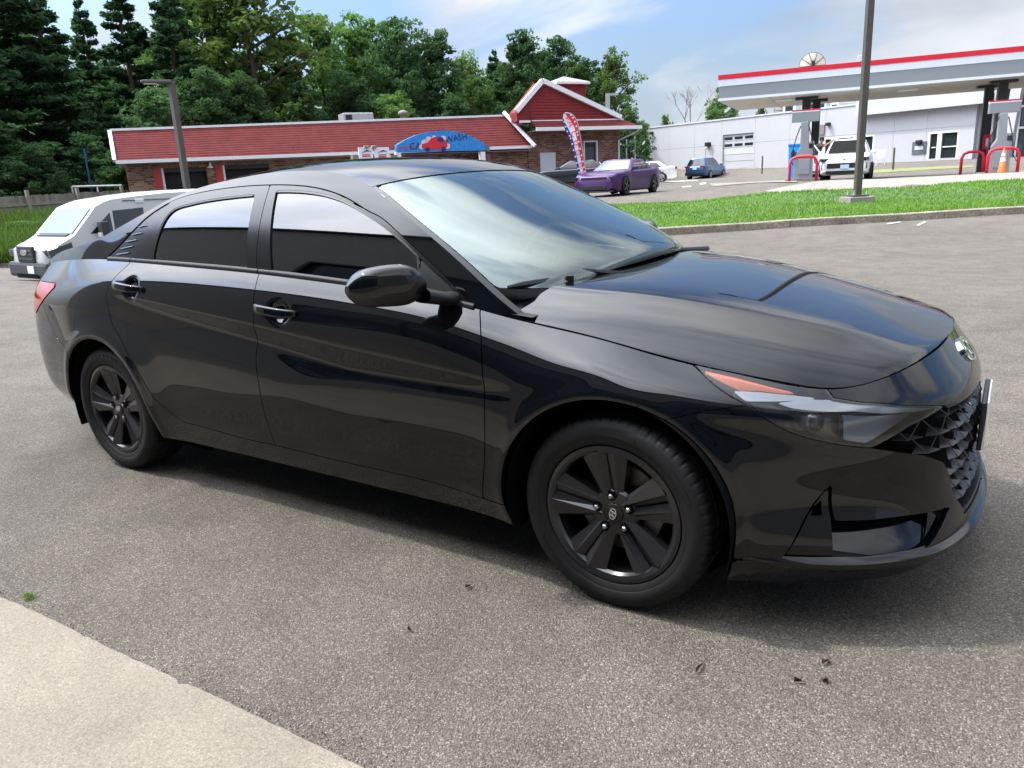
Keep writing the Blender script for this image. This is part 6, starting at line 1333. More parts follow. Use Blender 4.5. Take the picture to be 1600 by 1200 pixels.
for i in range(8): MB().lathe([(.05, .02), (.04, -.03), (0, -.035)], 'y', (1.9+i*3.1, -.06, CB+.70), 8).build('fascia_lamp', DARKTRIM, can)
for i in range(5): MB().box((2.5+i*5, 2.2, CB-.01), (.8, .8, .05)).build('soffit_light', pmat('lamp_off', (.7, .7, .66), rough=.3), can)
COLM = pmat('column_charcoal', (.028, .030, .034), rough=.45)
FC = Facade(FL[:2], FL[:2]+np.array([math.cos(ca), math.sin(ca)]))
for pxt, dep in ((1261, 1.6), (1277, 3.6), (1566, 1.4), (1545, 3.4)):
    x = FC(pxt, 148, dep)[0]; g = np.array([FL[0], FL[1], 0])+FC.u*x+FC.n*dep; z0_ = terrain(g[0], g[1])
    MB().box((x, dep, (CB+z0_)/2), (.34, .34, CB-z0_)).build('column', COLM, can, bevel=.015); MB().box((x, dep, CB-.06), (.95, .5, .10)).build('column_cap', COLM, can)
x = FC(1270, 100, 1.8)[0]; R0_ = FC.u*x+FC.n*1.8; dish('satellite_dish', None, (FL[0]+R0_[0], FL[1]+R0_[1], at_dist(1273, 101, 38)[2]), .55, .15, ca+.15, DISHM, 'round mesh satellite dish standing on top of the fuel canopy', 'satellite dish')
x = FC(1347, 98, 2)[0]; R1_ = FC.u*x+FC.n*2.0; bx_ = empty('vent_box', (FL[0]+R1_[0], FL[1]+R1_[1], CB+1.03), ca, 'small grey vent box on the canopy roof behind the tall lamp post', 'vent'); MB().box((0, 0, .25), (.4, .4, .5)).build('vent_housing', GALV, bx_, bevel=.03)
PUMPM = pmat('pump_silver', (.36, .37, .40), rough=.3, metal=.5); PUMPG = pmat('pump_grey', (.26, .28, .30), rough=.4); HOSE = pmat('hose', (.015, .015, .015), rough=.6)
def pump(px, py, d, label, scale=1.0):
    P = G(px, d); r_ = empty('fuel_pump', P, ca+.02, label, 'fuel pump'); s_ = scale
    MB().box((0, 0, .04), (1.3, .8, .08)).build('pump_island', CONC_FAR, r_, bevel=.01)
    MB().prism([(-.36, .08), (.36, .08), (.34, .95), (.16, 1.35), (.12, 2.25), (-.14, 2.25), (-.14, 1.3), (-.34, .95)], -.18, .18, axis='y').build('pump_body', PUMPM, r_, bevel=.02)
    MB().box((.02, -.20, .62), (.44, .05, .75)).build('pump_door', PUMPG, r_, bevel=.01); MB().box((.26, -.02, 1.25), (.22, .30, .5)).build('pump_display', PUMPG, r_, bevel=.02); MB().box((.26, -.18, 1.32), (.16, .02, .18)).build('pump_screen', WINGLASS, r_)
    MB().box((0, 0, 2.46), (1.02, .30, .42)).build('sign_box', CANG, r_, bevel=.01); MB().box((0, 0, 2.69), (1.03, .31, .05)).build('sign_stripe', CANR, r_); MB().box((0, 0, 2.64), (1.025, .305, .04)).build('sign_band', CANW, r_)
    MB().tube([(-.16, -.2, 2.1), (-.30, -.24, 1.7), (-.42, -.26, 1.2), (-.46, -.26, .8), (-.38, -.24, .6)], .022, 6).build('hose', HOSE, r_); MB().tube([(.14, -.2, 2.1), (.30, -.26, 1.5), (.42, -.28, .7), (.55, -.26, .45), (.62, -.24, .8)], .022, 6).build('hose', HOSE, r_)
    MB().box((-.38, -.22, 1.05), (.06, .1, .3)).build('nozzle', DARKTRIM, r_, bevel=.01)
    return P
def guard(P, off, label, w=1.25, h=.92):
    r_ = empty('guard_rail', (P[0]+off[0], P[1]+off[1], terrain(P[0]+off[0], P[1]+off[1])), ca+.02, label, 'guard rail', 'red hoops at the pumps'); pts_ = [(-w/2, 0, -.05), (-w/2, 0, h-.25), (-w/2+.07, 0, h-.07), (-w/2+.25, 0, h), (w/2-.25, 0, h), (w/2-.07, 0, h-.07), (w/2, 0, h-.25), (w/2, 0, -.05)]; MB().tube(pts_, .058, 10).build('hoop', CANR, r_, smooth=True)
def tow(P): v = CAM[:2]-np.array(P[:2]); return v/np.linalg.norm(v)
def rgt_of(P): v = -tow(P); return np.array([v[1], -v[0]])
P1 = pump(1254, 282, 34, 'silver fuel pump with grey sign box left of the white suv'); guard(P1, tow(P1)*.75, 'red steel hoop guarding the pump left of the white suv', 1.0)
P2 = pump(1556, 272, 36.0, 'silver fuel pump behind the traffic cone at the right'); guard(P2, tow(P2)*.8+rgt_of(P2)*.15, 'red steel hoop around the pump behind the traffic cone', 1.0)
P3 = G(1516, 38); guard(P3, (0, 0), 'farther red steel hoop left of the fire extinguisher column', .8)
xe = FC(1541, 225, 3.2)[0]; Re = FC.u*xe+FC.n*3.15; ex = empty('extinguisher_box', (FL[0]+Re[0], FL[1]+Re[1], FC(1541, 222, 3.15)[1]), ca, 'red fire extinguisher box on a dark canopy column', 'extinguisher'); MB().box((0, -.02, 0), (.30, .14, .62)).build('box_case', CANR, ex, bevel=.02); MB().lathe([(.05, -.2), (.06, -.15), (.06, .08), (.03, .16), (0, .17)], 'z', (0, -.10, 0), 10).build('extinguisher_bottle', PINKW, ex)
pcn = P2[:2]+tow(P2)*1.1+rgt_of(P2)*.15; cn = empty('traffic_cone', (pcn[0], pcn[1], terrain(*pcn)), 0, 'orange traffic cone with white bands standing before the right fuel pump', 'cone'); ORG = pmat('cone_orange', (.75, .15, .03), rough=.5)
MB().box((0, 0, .02), (.36, .36, .04)).build('cone_base', pmat('cone_foot', (.06, .03, .02), rough=.7), cn, bevel=.01); MB().lathe([(.15, .04), (.025, .92), (0, .92)], 'z', n=20).build('cone_body', ORG, cn, smooth=True)
for z0_, z1_ in ((.44, .58), (.65, .74)): MB().lathe([(.153-.142*z0_+.008, z0_), (.153-.142*z1_+.008, z1_)], 'z', n=20).build('cone_band', TRIMW, cn, smooth=True)
pbn = G(1241, 36.5); bn = empty('waste_bin', pbn, ca, 'bright blue bin behind the left fuel pump', 'bin'); MB().box((0, 0, .75), (.55, .55, 1.5)).build('bin_body', pmat('bin_blue', (.02, .30, .75), rough=.4), bn, bevel=.03); MB().box((0, 0, 1.54), (.6, .6, .10)).build('bin_lid', pmat('bin_blue_dark', (.015, .2, .5), rough=.4), bn, bevel=.02); MB().box((0, -.285, 1.1), (.34, .02, .28)).build('bin_slot', DARKTRIM, bn)
pch = G(1373, 58); ch_ = empty('chair', pch, ca, 'white metal chair standing against the white wall right of the lamp post', 'chair'); 
for nm, bxs in (('seat', [((0, 0, .45), (.55, .5, .05))]), ('backrest', [((0, .24, .8), (.55, .05, .5))])):
    m_ = MB(); [m_.box(*q) for q in bxs]; m_.build(nm, TRIMW, ch_)
for sx in (-.25, .25):
    for sy in (-.22, .22): MB().box((sx, sy, .21), (.05, .05, .42)).build('leg', TRIMW, ch_)

# ================================================================== van
VLAMP = pmat('van_lamp', (.05, .06, .075), rough=.12, coat=.5)
q = polar(17, 20.3); VRZ = rad(266); VL, VW_, VH = 5.6, 2.06, 2.30
hd = np.array([math.cos(VRZ), math.sin(VRZ)]); lf_ = np.array([-hd[1], hd[0]]); vc = np.array(q)-hd*VL/2; van = empty('parked_van', (vc[0], vc[1], terrain(vc[0], vc[1])+.13), VRZ, 'white high roofed cargo van parked beside the wooden fence', 'van')
VANW = pmat('van_white', (.52, .53, .55), rough=.25, coat=.4); VDK = pmat('van_bumper', (.03, .032, .035), rough=.6)
h2v = VL/2
prof = [(h2v-.05, .55), (h2v, .75), (h2v-.03, 1.00), (h2v-.14, 1.09), (h2v-.56, 1.25), (h2v-.64, 1.29), (h2v-1.22, 1.92), (h2v-1.6, 2.09), (h2v-2.3, 2.18), (h2v-3.0, 2.24), (-h2v+.5, 2.26), (-h2v+.1, 2.22), (-h2v, 2.0), (-h2v, .5)]
def vw(z): return VW_/2*(1-.0*(z < 1.2)-.11*max(0, (z-1.25)/1.15)**1.4)
vb = MB(); rowsV = []
ps = []
for a, b in zip(prof[:-1], prof[1:]):
    nn = max(1, int(math.hypot(b[0]-a[0], b[1]-a[1])/.18)); ps += [(a[0]+(b[0]-a[0])*k_/nn, a[1]+(b[1]-a[1])*k_/nn) for k_ in range(nn)]
ps.append(prof[-1])
for k_ in np.linspace(-1, 1, 15):
    rw_ = []
    for x, z in ps:
        sgn = math.copysign(1, k_) if k_ else 0; f = abs(k_)**.8*sgn; rnd = .10*max(0, (abs(k_)-.7)/.3)**2; nose = max(0, (x-(h2v-.6))/.6)
        rw_.append((x-(rnd*1.8*nose if x > 0 else rnd*.6*max(0, (-x-h2v+.4)/.4)), f*vw(z)*(1-.05*nose), z-rnd*.8*max(0, min(1, (z-2.0)/.3))))
    rowsV.append(rw_)
vb.grid(np.array(rowsV), flip=True)
for e in (0, -1): vb.add(rowsV[e], [tuple(range(len(ps)))[::1 if e == 0 else -1]])
vb.build('body', VANW, van, fix=True, auto=.5)
MB().box((-.05, 0, .48), (VL-.5, VW_-.04, .28)).build('side_skirt', VDK, van, bevel=.04); MB().box((h2v-.12, 0, .54), (.36, VW_-.06, .36)).build('front_bumper', VDK, van, bevel=.08)
MB().box((h2v+.01, 0, .90), (.06, .86, .38)).build('grille', DARKTRIM, van, bevel=.06)
for k_ in range(3): MB().box((h2v+.045, 0, .80+.10*k_), (.02, .78, .025)).build('grille_bar', POLE, van)
em_ = MB().lathe([(.11, 0), (.11, .02), (0, .025)], 'x', (h2v+.05, 0, .94), 20); em_.V = [(x, y*1.5, .94+(z-.94)*.62) for x, y, z in em_.V]; em_.build('oval_badge', ALLOY, van)
MB().box((h2v+.07, .25, .55), (.02, .32, .17)).build('licence_plate', PLATE_W, van, bevel=.003); MB().box((h2v+.05, 0, .40), (.04, 1.1, .10)).build('lower_intake', CAVITY, van)
for sg in (1, -1):
    hl_ = MB(); hl_.prism([(h2v-.56, .98), (h2v-.06, .84), (h2v-.03, .99), (h2v-.54, 1.14)], sg*.62, sg*(VW_/2+.02), axis='y') if sg > 0 else hl_.prism([(h2v-.56, .98), (h2v-.06, .84), (h2v-.03, .99), (h2v-.54, 1.14)], -(VW_/2+.02), -.62, axis='y'); o_ = hl_.build('headlight', VLAMP, van, fix=True)
    MB().box((h2v-.11, sg*.78, .94), (.08, .34, .15), rz=-sg*.35).build('headlight', VLAMP, van, bevel=.03)
    MB().prism([(h2v-.55, 1.0), (h2v-.44, .97), (h2v-.42, 1.09), (h2v-.52, 1.125)], sg*(VW_/2-.02) if sg > 0 else -(VW_/2+.014), (VW_/2+.014) if sg > 0 else -(VW_/2-.02), axis='y').build('turn_lamp', AMBER, van, fix=True)
    ins = MB(); 
    for fx_ in ([(h2v-.98, 1.30), (h2v-1.50, 1.30), (h2v-1.50, 1.76)], ):
        P = [(x, sg*(vw(z)+.006), z) for x, z in fx_]; ins.add(P, [(0, 1, 2) if sg < 0 else (2, 1, 0)])
    ins.build('quarter_light', GLASS_FAR, van)
    P = [(x, sg*(vw(z)+.006), z) for x, z in ((h2v-1.54, 1.28), (h2v-2.25, 1.28), (h2v-2.30, 1.84), (h2v-1.57, 1.80))]; MB().add(P, [(0, 1, 2, 3) if sg < 0 else (3, 2, 1, 0)]).build('side_window', GLASS_FAR, van)
    MB().box((h2v-1.22, sg*(VW_/2+.16), 1.40), (.18, .20, .34)).box((h2v-1.22, sg*(VW_/2+.04), 1.32), (.08, .1, .08)).build('mirror', VDK, van, bevel=.03); MB().box((h2v-1.12, sg*(VW_/2+.18), 1.27), (.05, .14, .10)).build('mirror_lamp', LAMP_WHITE, van)
    MB().box((h2v-2.25, sg*(vw(2.0)+.0), 2.0), (.22, .04, .10)).build('marker_lamp', GREYDOOR, van, bevel=.02)
    MB().box((-.75, sg*(vw(2.0)+.001), 2.02), (3.4, .012, .02)).build('body_line', POLE, van); MB().box((-.75, sg*(vw(1.2)+.001), 1.16), (4.0, .02, .05)).build('body_line', VANW, van)
    for ax in (h2v-1.02, -h2v+1.15):
        MB().lathe([(.42, VW_/2*sg-.02*sg), (.42, (VW_/2+.012)*sg), (.0, (VW_/2+.010)*sg)], 'y', (ax, 0, .36), 28).build('arch', VDK, van); small_wheel(van, ax, sg*(VW_/2+.02), .35, ALLOY, sg)
P = []
for t in np.linspace(.04, .96, 7):
    x = h2v-.64+(-.58)*t; z = 1.29+.63*t; P.append([(x+.014-.18*(abs(k_))**6*0, k_*vw(z)*.86, z+.016) for k_ in np.linspace(-1, 1, 9)])
MB().grid(np.array(P)).build('windshield', pmat('van_windshield', (.04, .05, .055), rough=.05, spec=.8), van, smooth=True)
MB().box((h2v-.62, 0, 1.295), (.10, 1.5, .03), ry=.3).build('wiper_cowl', DARKTRIM, van)

van.scale = (1, 1, .95); _fa, _ra = vc+hd*(VL/2-1.02), vc-hd*(VL/2-1.15); _zf = van.location.z; _zr = float(terrain(_ra[0], _ra[1])); van.location.z = (_zf+_zr)/2; van.rotation_euler = (0, math.atan2(_zr-_zf, VL-2.17), VRZ); print('VAN', _zf, terrain(_fa[0], _fa[1]), _zr)
# ================================================================== fence
FW = [pmat('fence_wood', (.20, .175, .14), rough=.85, noise=.25, nscale=3), pmat('fence_wood_b', (.235, .205, .165), rough=.85, noise=.25, nscale=3), pmat('fence_wood_c', (.17, .15, .125), rough=.85, noise=.25, nscale=3)]
fa = at_dist(-60, 308, 38); fbm = at_dist(222, 293, 43); fa2 = np.array([fa[0], fa[1]]); fb2 = np.array([fbm[0], fbm[1]]); fd = fb2-fa2; flen = np.linalg.norm(fd); fd /= flen; fz = lambda s_: fa[2]+(fbm[2]-fa[2])*s_/flen
fn = empty('board_fence', (fa2[0], fa2[1], 0), math.atan2(fd[1], fd[0]), 'weathered grey wooden board fence at the left before the trees', 'fence'); rf = random.Random(3)
s_ = 0.0; meb = {}
while s_ < flen:
    g = fa2+fd*s_; zt_ = fz(s_)-.08+rf.uniform(-.02, .02); zb_ = fz(s_)-1.95; MB().box((s_+.075, .03, (zt_+zb_)/2), (.142, .022, zt_-zb_), rz=rf.uniform(-.03, .03)).build('fence_board', FW[rf.randrange(3)], fn); s_ += .152
k_ = 0
s_ = .3
while s_ < flen+.1:
    MB().box((s_, -.05, fz(s_)-.90), (.12, .12, 2.1)).build('fence_post', FW[1], fn); s_ += 2.35
for dz_ in (-.45, -1.35): sloped_bar('fence_rail', (0, -.01, fa[2]+dz_), (flen, -.01, fbm[2]+dz_), .04, .10, FW[1], fn)
ra, rbp = at_dist(112, 291.5, 46), at_dist(190, 289.5, 46); rl = empty('pipe_rail', ra, 0, 'pale horizontal pipe rail showing above the fence', 'rail'); v = Vector(rbp-ra)
MB().tube([(0, 0, 0), tuple(v)], .05, 6).build('rail_tube', TRIMW, rl)
for f in (0, .5, 1): MB().tube([tuple(v*f), tuple(v*f-Vector((0, 0, 1.9)))], .04, 6).build('rail_leg', TRIMW, rl)
ba, bb_ = at_dist(131, 232, 47), at_dist(141, 290, 47); bpz = empty('blue_pole', (bb_[0], bb_[1], terrain(bb_[0], bb_[1])), 0, 'thin leaning blue pole behind the fence in front of the dark trees', 'pole'); MB().tube([(0, 0, 0), tuple(np.array([ba[0]-bb_[0], ba[1]-bb_[1], ba[2]-terrain(bb_[0], bb_[1])]))], .05, 6).build('pole_shaft', pmat('pole_blue', (.02, .09, .18), rough=.5), bpz)
# grassy bank below the fence
bq = [on_ground(-80, 424), on_ground(130, 424)]; bd_ = (bq[1]-bq[0])[:2]; 
kq0, kq1 = np.array(polar(-250, 26)), np.array(polar(260, 27)); fq0, fq1 = fa2-fd*12, fb2+fd*3
BK = np.zeros((30, 10, 3))
for i, u in enumerate(np.linspace(0, 1, 30)):
    for j, w in enumerate(np.linspace(0, 1, 10)):
        p = (kq0*(1-u)+kq1*u)*(1-w)+(fq0*(1-u)+fq1*u)*w; BK[i, j] = (p[0], p[1], terrain(p[0], p[1])+.10+.25*math.sin(w*math.pi)*.8)
tag(MB().grid(BK).build('grass_bank', GRASSM, smooth=True), kind='structure')
r_ = np.random.default_rng(5); n_ = 26000; u = r_.uniform(0, 1, n_); w = r_.uniform(0, 1, n_); idx_u = u*29; idx_w = w*9; i0 = np.minimum(idx_u.astype(int), 28); j0 = np.minimum(idx_w.astype(int), 8); fu = (idx_u-i0)[:, None]; fv = (idx_w-j0)[:, None]
pts = BK[i0, j0]*(1-fu)*(1-fv)+BK[i0+1, j0]*fu*(1-fv)+BK[i0, j0+1]*(1-fu)*fv+BK[i0+1, j0+1]*fu*fv
blades('weeds', pts, .15, .75, .04, [leafmat('weed_a', (.075, .125, .035), .35), leafmat('weed_b', (.10, .15, .05), .35), leafmat('weed_c', (.05, .095, .028), .35)], 8, .9)
lk = tag(empty('kerb_left'), kind='structure')
lk.name = 'kerb'
for i in range(8):
    a = kq0+(kq1-kq0)*(i/8+.002); b = kq0+(kq1-kq0)*((i+1)/8-.002); za, zb_ = terrain(*a), terrain(*b); nrm = np.array([-(b-a)[1], (b-a)[0]]); nrm /= np.linalg.norm(nrm); nrm = nrm if nrm@(fa2-kq0) > 0 else -nrm
    prof_ = [(-.0, -.1), (.02, .14), (.16, .15), (.16, -.1)]; MB().grid(np.array([[(p[0]+nrm[0]*o_, p[1]+nrm[1]*o_, z+h_) for o_, h_ in prof_] for p, z in ((a, za), (b, zb_))])).build('kerb_stone', KERBM, lk)

# ================================================================== people at the white suv
SKIN = pmat('skin', (.42, .24, .17), rough=.55); HAIRD = pmat('hair_dark', (.02, .014, .01), rough=.6); SHIRT1 = pmat('shirt_olive', (.12, .10, .08), rough=.9); SHIRT2 = pmat('shirt_black', (.02, .02, .022), rough=.9); TROU = pmat('trousers_dark', (.025, .025, .03), rough=.9); SHOE = pmat('shoe', (.02, .018, .016), rough=.6)
def skin_body(name, pts, edges, radii, mat, parent, root=0):
    me = bpy.data.meshes.new(name); me.from_pydata(pts, edges, []); o = link(name, me, mat, parent); md = o.modifiers.new('Skin', 'SKIN'); md.use_smooth_shade = True; sv = me.skin_vertices[0].data
    for i, r in enumerate(radii): sv[i].radius = (r, r)
    sv[root].use_root = True; o.modifiers.new('Sub', 'SUBSURF').levels = 1; dg = bpy.context.evaluated_depsgraph_get(); me2 = bpy.data.meshes.new_from_object(o.evaluated_get(dg)); o.modifiers.clear(); o.data = me2; me2.polygons.foreach_set('use_smooth', [True]*len(me2.polygons)); return o
def person(P, rz, label, lean, shirt, arm, height=1.78, hair=HAIRD):
    r_ = empty('person', P, rz, label, 'person'); k_ = height/1.78; hip = (0, 0, .93); ch = (lean*.35, 0, 1.28); nk = (lean*.62, 0, 1.50); hdp = (lean*.78+.02, 0, 1.64)
    V = [hip, ch, nk, (nk[0]+.03, 0, 1.55), hdp, (hdp[0]+.01, 0, 1.72), (0, .10, .88), (.03, .11, .48), (-.02, .11, .07), (.10, .12, .04), (0, -.10, .88), (-.05, -.11, .48), (-.10, -.11, .07), (.02, -.12, .04),
         (ch[0]+lean*.2, .19, 1.44), (arm[0][0], .24, arm[0][1]), (arm[1][0], .20, arm[1][1]), (arm[1][0]+.10, .19, arm[1][1]+.01), (ch[0]+lean*.2, -.19, 1.44), (arm[2][0], -.24, arm[2][1]), (arm[3][0], -.20, arm[3][1]), (arm[3][0]+.10, -.19, arm[3][1]+.01)]
    V = [(x*k_, y*k_, z*k_) for x, y, z in V]; E = [(0, 1), (1, 2), (2, 3), (3, 4), (4, 5), (0, 6), (6, 7), (7, 8), (8, 9), (0, 10), (10, 11), (11, 12), (12, 13), (2, 14), (14, 15), (15, 16), (16, 17), (2, 18), (18, 19), (19, 20), (20, 21)]
    Rr = [.15, .165, .10, .055, .10, .085, .10, .065, .045, .04, .10, .065, .045, .04, .075, .05, .036, .035, .075, .05, .036, .035]
    skin_body('body', V, E, Rr, SKIN, r_)
    skin_body('shirt', [V[0], V[1], V[2], V[14], V[15], V[18], V[19]], [(0, 1), (1, 2), (2, 3), (3, 4), (2, 5), (5, 6)], [.165, .18, .10, .09, .068, .09, .068], shirt, r_)
    skin_body('trousers', [V[0], V[6], V[7], V[8], V[10], V[11], V[12]], [(0, 1), (1, 2), (2, 3), (0, 4), (4, 5), (5, 6)], [.16, .115, .08, .068, .115, .08, .068], TROU, r_)
    for a, b in ((8, 9), (12, 13)): skin_body('shoe', [V[a], V[b], (V[b][0]+.06, V[b][1], .04)], [(0, 1), (1, 2)], [.052, .05, .038], SHOE, r_)
    hb = MB(); hc = Vector(V[4]); 
    hb.lathe([(.0, .125), (.06, .115), (.095, .075), (.108, .02), (.10, -.03)], 'z', (hc.x-.018, hc.y, hc.z+.03), 16); hb.build('hair', hair, r_, smooth=True)
    fc = MB(); hx = hc.x+.098
    for y in (-.034, .034): fc.box((hx-.004, y, hc.z+.012), (.012, .022, .010))
    fc.build('eyes', HAIRD, r_); MB().prism([(hx-.01, hc.z+.0), (hx+.026, hc.z-.03), (hx-.01, hc.z-.035)], -.012, .012, axis='y').build('nose', SKIN, r_); MB().box((hx-.012, 0, hc.z-.062), (.012, .045, .009)).build('mouth', pmat('lips', (.3, .12, .1), rough=.5), r_)
    for y in (-.1, .1): MB().box((hc.x, y, hc.z), (.035, .02, .055)).build('ear', SKIN, r_, bevel=.008)
    for e in (17, 21):                                         # hands: palm with four fingers and a thumb
        c_ = Vector(V[e]); hb = MB(); hb.box(c_+Vector((.02, 0, 0)), (.085, .075, .028)); sgy = 1 if c_.y > 0 else -1
        for q, L_ in enumerate((.062, .074, .070, .055)): y = (q-1.5)*.019; hb.tube([c_+Vector((.06, y, 0)), c_+Vector((.06+L_*.55, y, -.006)), c_+Vector((.06+L_, y, -.024))], [.0088, .008, .006], 6)
        hb.tube([c_+Vector((.0, -sgy*.034, 0)), c_+Vector((.03, -sgy*.058, -.008)), c_+Vector((.06, -sgy*.062, -.014))], [.011, .009, .007], 6); hb.build('hand', SKIN, r_, smooth=True)
    return r_
sx_, sy_ = math.cos(SUV_RZ), math.sin(SUV_RZ); side = np.array([sy_, -sx_])              # towards the suv's right flank
sp_ = np.array([suv.location.x, suv.location.y])
p1 = sp_+np.array([sx_, sy_])*(-.05)+side*1.32; p2_ = sp_+np.array([sx_, sy_])*(-.45)+side*1.62
person((p1[0], p1[1], terrain(*p1)), SUV_RZ+math.pi/2-.1, 'person in a drab shirt leaning with outstretched arms on the white suv roof', .30, SHIRT1, ((.40, 1.45), (.62, 1.60), (.42, 1.42), (.66, 1.58)), 1.84)
person((p2_[0], p2_[1], terrain(*p2_)), SUV_RZ+math.pi/2+.5, 'shorter dark haired person in black behind the open suv door', .18, SHIRT2, ((.15, 1.15), (.34, 1.05), (.12, 1.12), (.30, 1.0)), 1.70)

# ================================================================== showroom behind the photographer (mirrored in the doors and windows)
own = empty('dealer_building', (0, 0, 0), 0, 'grey walled showroom with dark framed blue windows behind the concrete walk', 'building')
STUC = pmat('grey_stucco', (.34, .325, .31), rough=.8, noise=.05, nscale=1); BLUG = pmat('blue_glass', (.03, .06, .10), rough=.03, spec=.9)
yw = -5.6; hx_ = [(-6.9+2.5*i, -4.4+2.5*i, .6, 4.0) for i in range(5)]
hw_ = [(a-.0, b, c_, d_) for a, b, c_, d_ in hx_]
HB_ = 7.0; mbw = MB(); mbw.box((-13.45, yw-.25, HB_/2), (13.1, .5, HB_)); mbw.box((-.65, yw-.25, (HB_+4.0)/2), (12.5, .5, HB_-4.0)); mbw.box((-.65, yw-.25, .25), (12.5, .5, .7)); mbw.box((9.8, yw-.25, HB_/2), (8.4, .5, HB_)); mbw.build('wall', STUC, own)
MB().box((-3, yw-.2, HB_+.06), (34.2, .7, .12)).build('coping', DARKTRIM, own); MB().box((-3, yw-5, 3.3), (33.8, 8.8, 6.5)).build('building_core', DARKIN, own)
for a, b, c_, d_ in hx_:
    MB().box(((a+b)/2, yw-.1, (c_+d_)/2), (b-a-.12, .04, d_-c_-.1)).build('window_pane', BLUG, own)
    fr_ = MB(); fr_.box((a+.04, yw, (c_+d_)/2), (.10, .12, d_-c_)); fr_.box(((a+b)/2, yw, d_+.03), (b-a, .12, .10)); fr_.box(((a+b)/2, yw, c_+(d_-c_)*.42), (b-a-.1, .10, .07)); fr_.build('window_frame', DARKTRIM, own)

# ================================================================== litter on the asphalt
LEAFB = pmat('dead_leaf', (.09, .035, .02), rough=.8); TWIG = pmat('twig', (.05, .03, .02), rough=.9); rl_ = random.Random(9)
lab = ['reddish curled dead leaf before the front door of the black car', 'brown seed husk on the asphalt below the front bumper', 'small pale brown leaf scrap at the lower right', 'dark crumpled leaf scrap at the lower right', 'tiny dark twig on the asphalt at bottom centre', 'thin reddish pine needle on the asphalt at right']
for i, (px, py, L_, w_) in enumerate(((733, 924, .028, .012), (1290, 1055, .040, .011), (1249, 1081, .03, .007), (1287, 1077, .024, .013), (642, 993, .02, .007), (1095, 1047, .07, .004))):
    P = on_ground(px, py); lo = MB(); n_ = 7; G_ = []
    for k_ in range(n_):
        t = k_/(n_-1); w2 = w_*math.sin(math.pi*(.12+.80*t)); G_.append([(L_*(t-.5), -w2/2, .012+.006*math.sin(t*5)), (L_*(t-.5), 0, .006), (L_*(t-.5), w2/2, .013+.007*math.cos(t*4))])
    o_ = lo.grid(np.array(G_)).build('dead_leaf' if i != 4 else 'twig', LEAFB if i < 2 or i == 5 else TWIG, None, smooth=True); o_.location = P; o_.rotation_euler = (0, 0, rl_.uniform(0, 3)); tag(o_, lab[i], 'leaf' if i != 4 else 'twig')
# tuft of weed at the edge of the walk
pt = on_ground(44, 948); rt_ = np.random.default_rng(2); pw_ = np.c_[rt_.normal(pt[0], .018, 60), rt_.normal(pt[1]+.01, .008, 60), np.full(60, .004)]
tuft = blades('weed_tuft', pw_, .006, .022, .003, GB[:2], 4, 1.2, None); tag(tuft, 'small green weed tuft in the joint beside the concrete walk', 'weed')
# loose grit along the edge of the walk
n_ = 420; xg = rt_.uniform(-2.4, .6, n_); yg = y0+(y1-y0)*(xg+1.92)/1.69+np.abs(rt_.normal(0, .03, n_))+.004; mbg = MB()
for x, y in zip(xg, yg):
    s_ = rt_.uniform(.001, .0035); mbg.add([(x-s_, y-s_*.6, .001), (x+s_, y-s_*.7, .001), (x+s_*.2, y+s_, .001), (x, y, s_*1.2)], [(0, 1, 3), (1, 2, 3), (2, 0, 3)])
tag(mbg.build('grit', [pmat('grit_dark', (.05, .045, .04), rough=.9)]), kind='stuff')
# ================================================================== trees
LEAFS = {'pine': leafmat('pine_needles', (.050, .098, .052), .25, .45, .5), 'broad': leafmat('broad_leaves', (.078, .140, .050), .40, .45, .5), 'dark': leafmat('dark_leaves', (.062, .118, .058), .35, .45, .5), 'lite': leafmat('light_leaves', (.112, .172, .058), .42, .4, .5)}
BARK = pmat('bark', (.075, .058, .042), rough=.95, noise=.3, nscale=6)
def leaf_mesh(name, centres, normals_bias, size, seed, mat, asp=1.0):
    r_ = np.random.default_rng(seed); n = len(centres); nv = r_.normal(size=(n, 3))+normals_bias; nv /= np.linalg.norm(nv, axis=1, keepdims=True); t = np.cross(nv, r_.normal(size=(n, 3))); t /= np.linalg.norm(t, axis=1, keepdims=True); b = np.cross(nv, t); s_ = size*r_.uniform(.55, 1.4, n)[:, None]
    V = np.stack([centres-t*s_*asp, centres-b*s_*.55, centres+t*s_*asp, centres+b*s_*.55], 1).reshape(-1, 3); me = bpy.data.meshes.new(name); me.vertices.add(4*n); me.vertices.foreach_set('co', V.ravel()); me.loops.add(4*n); me.loops.foreach_set('vertex_index', np.arange(4*n)); me.polygons.add(n); me.polygons.foreach_set('loop_start', np.arange(n)*4); me.polygons.foreach_set('loop_total', np.full(n, 4)); me.update(); me.validate(); me.materials.append(mat); return me
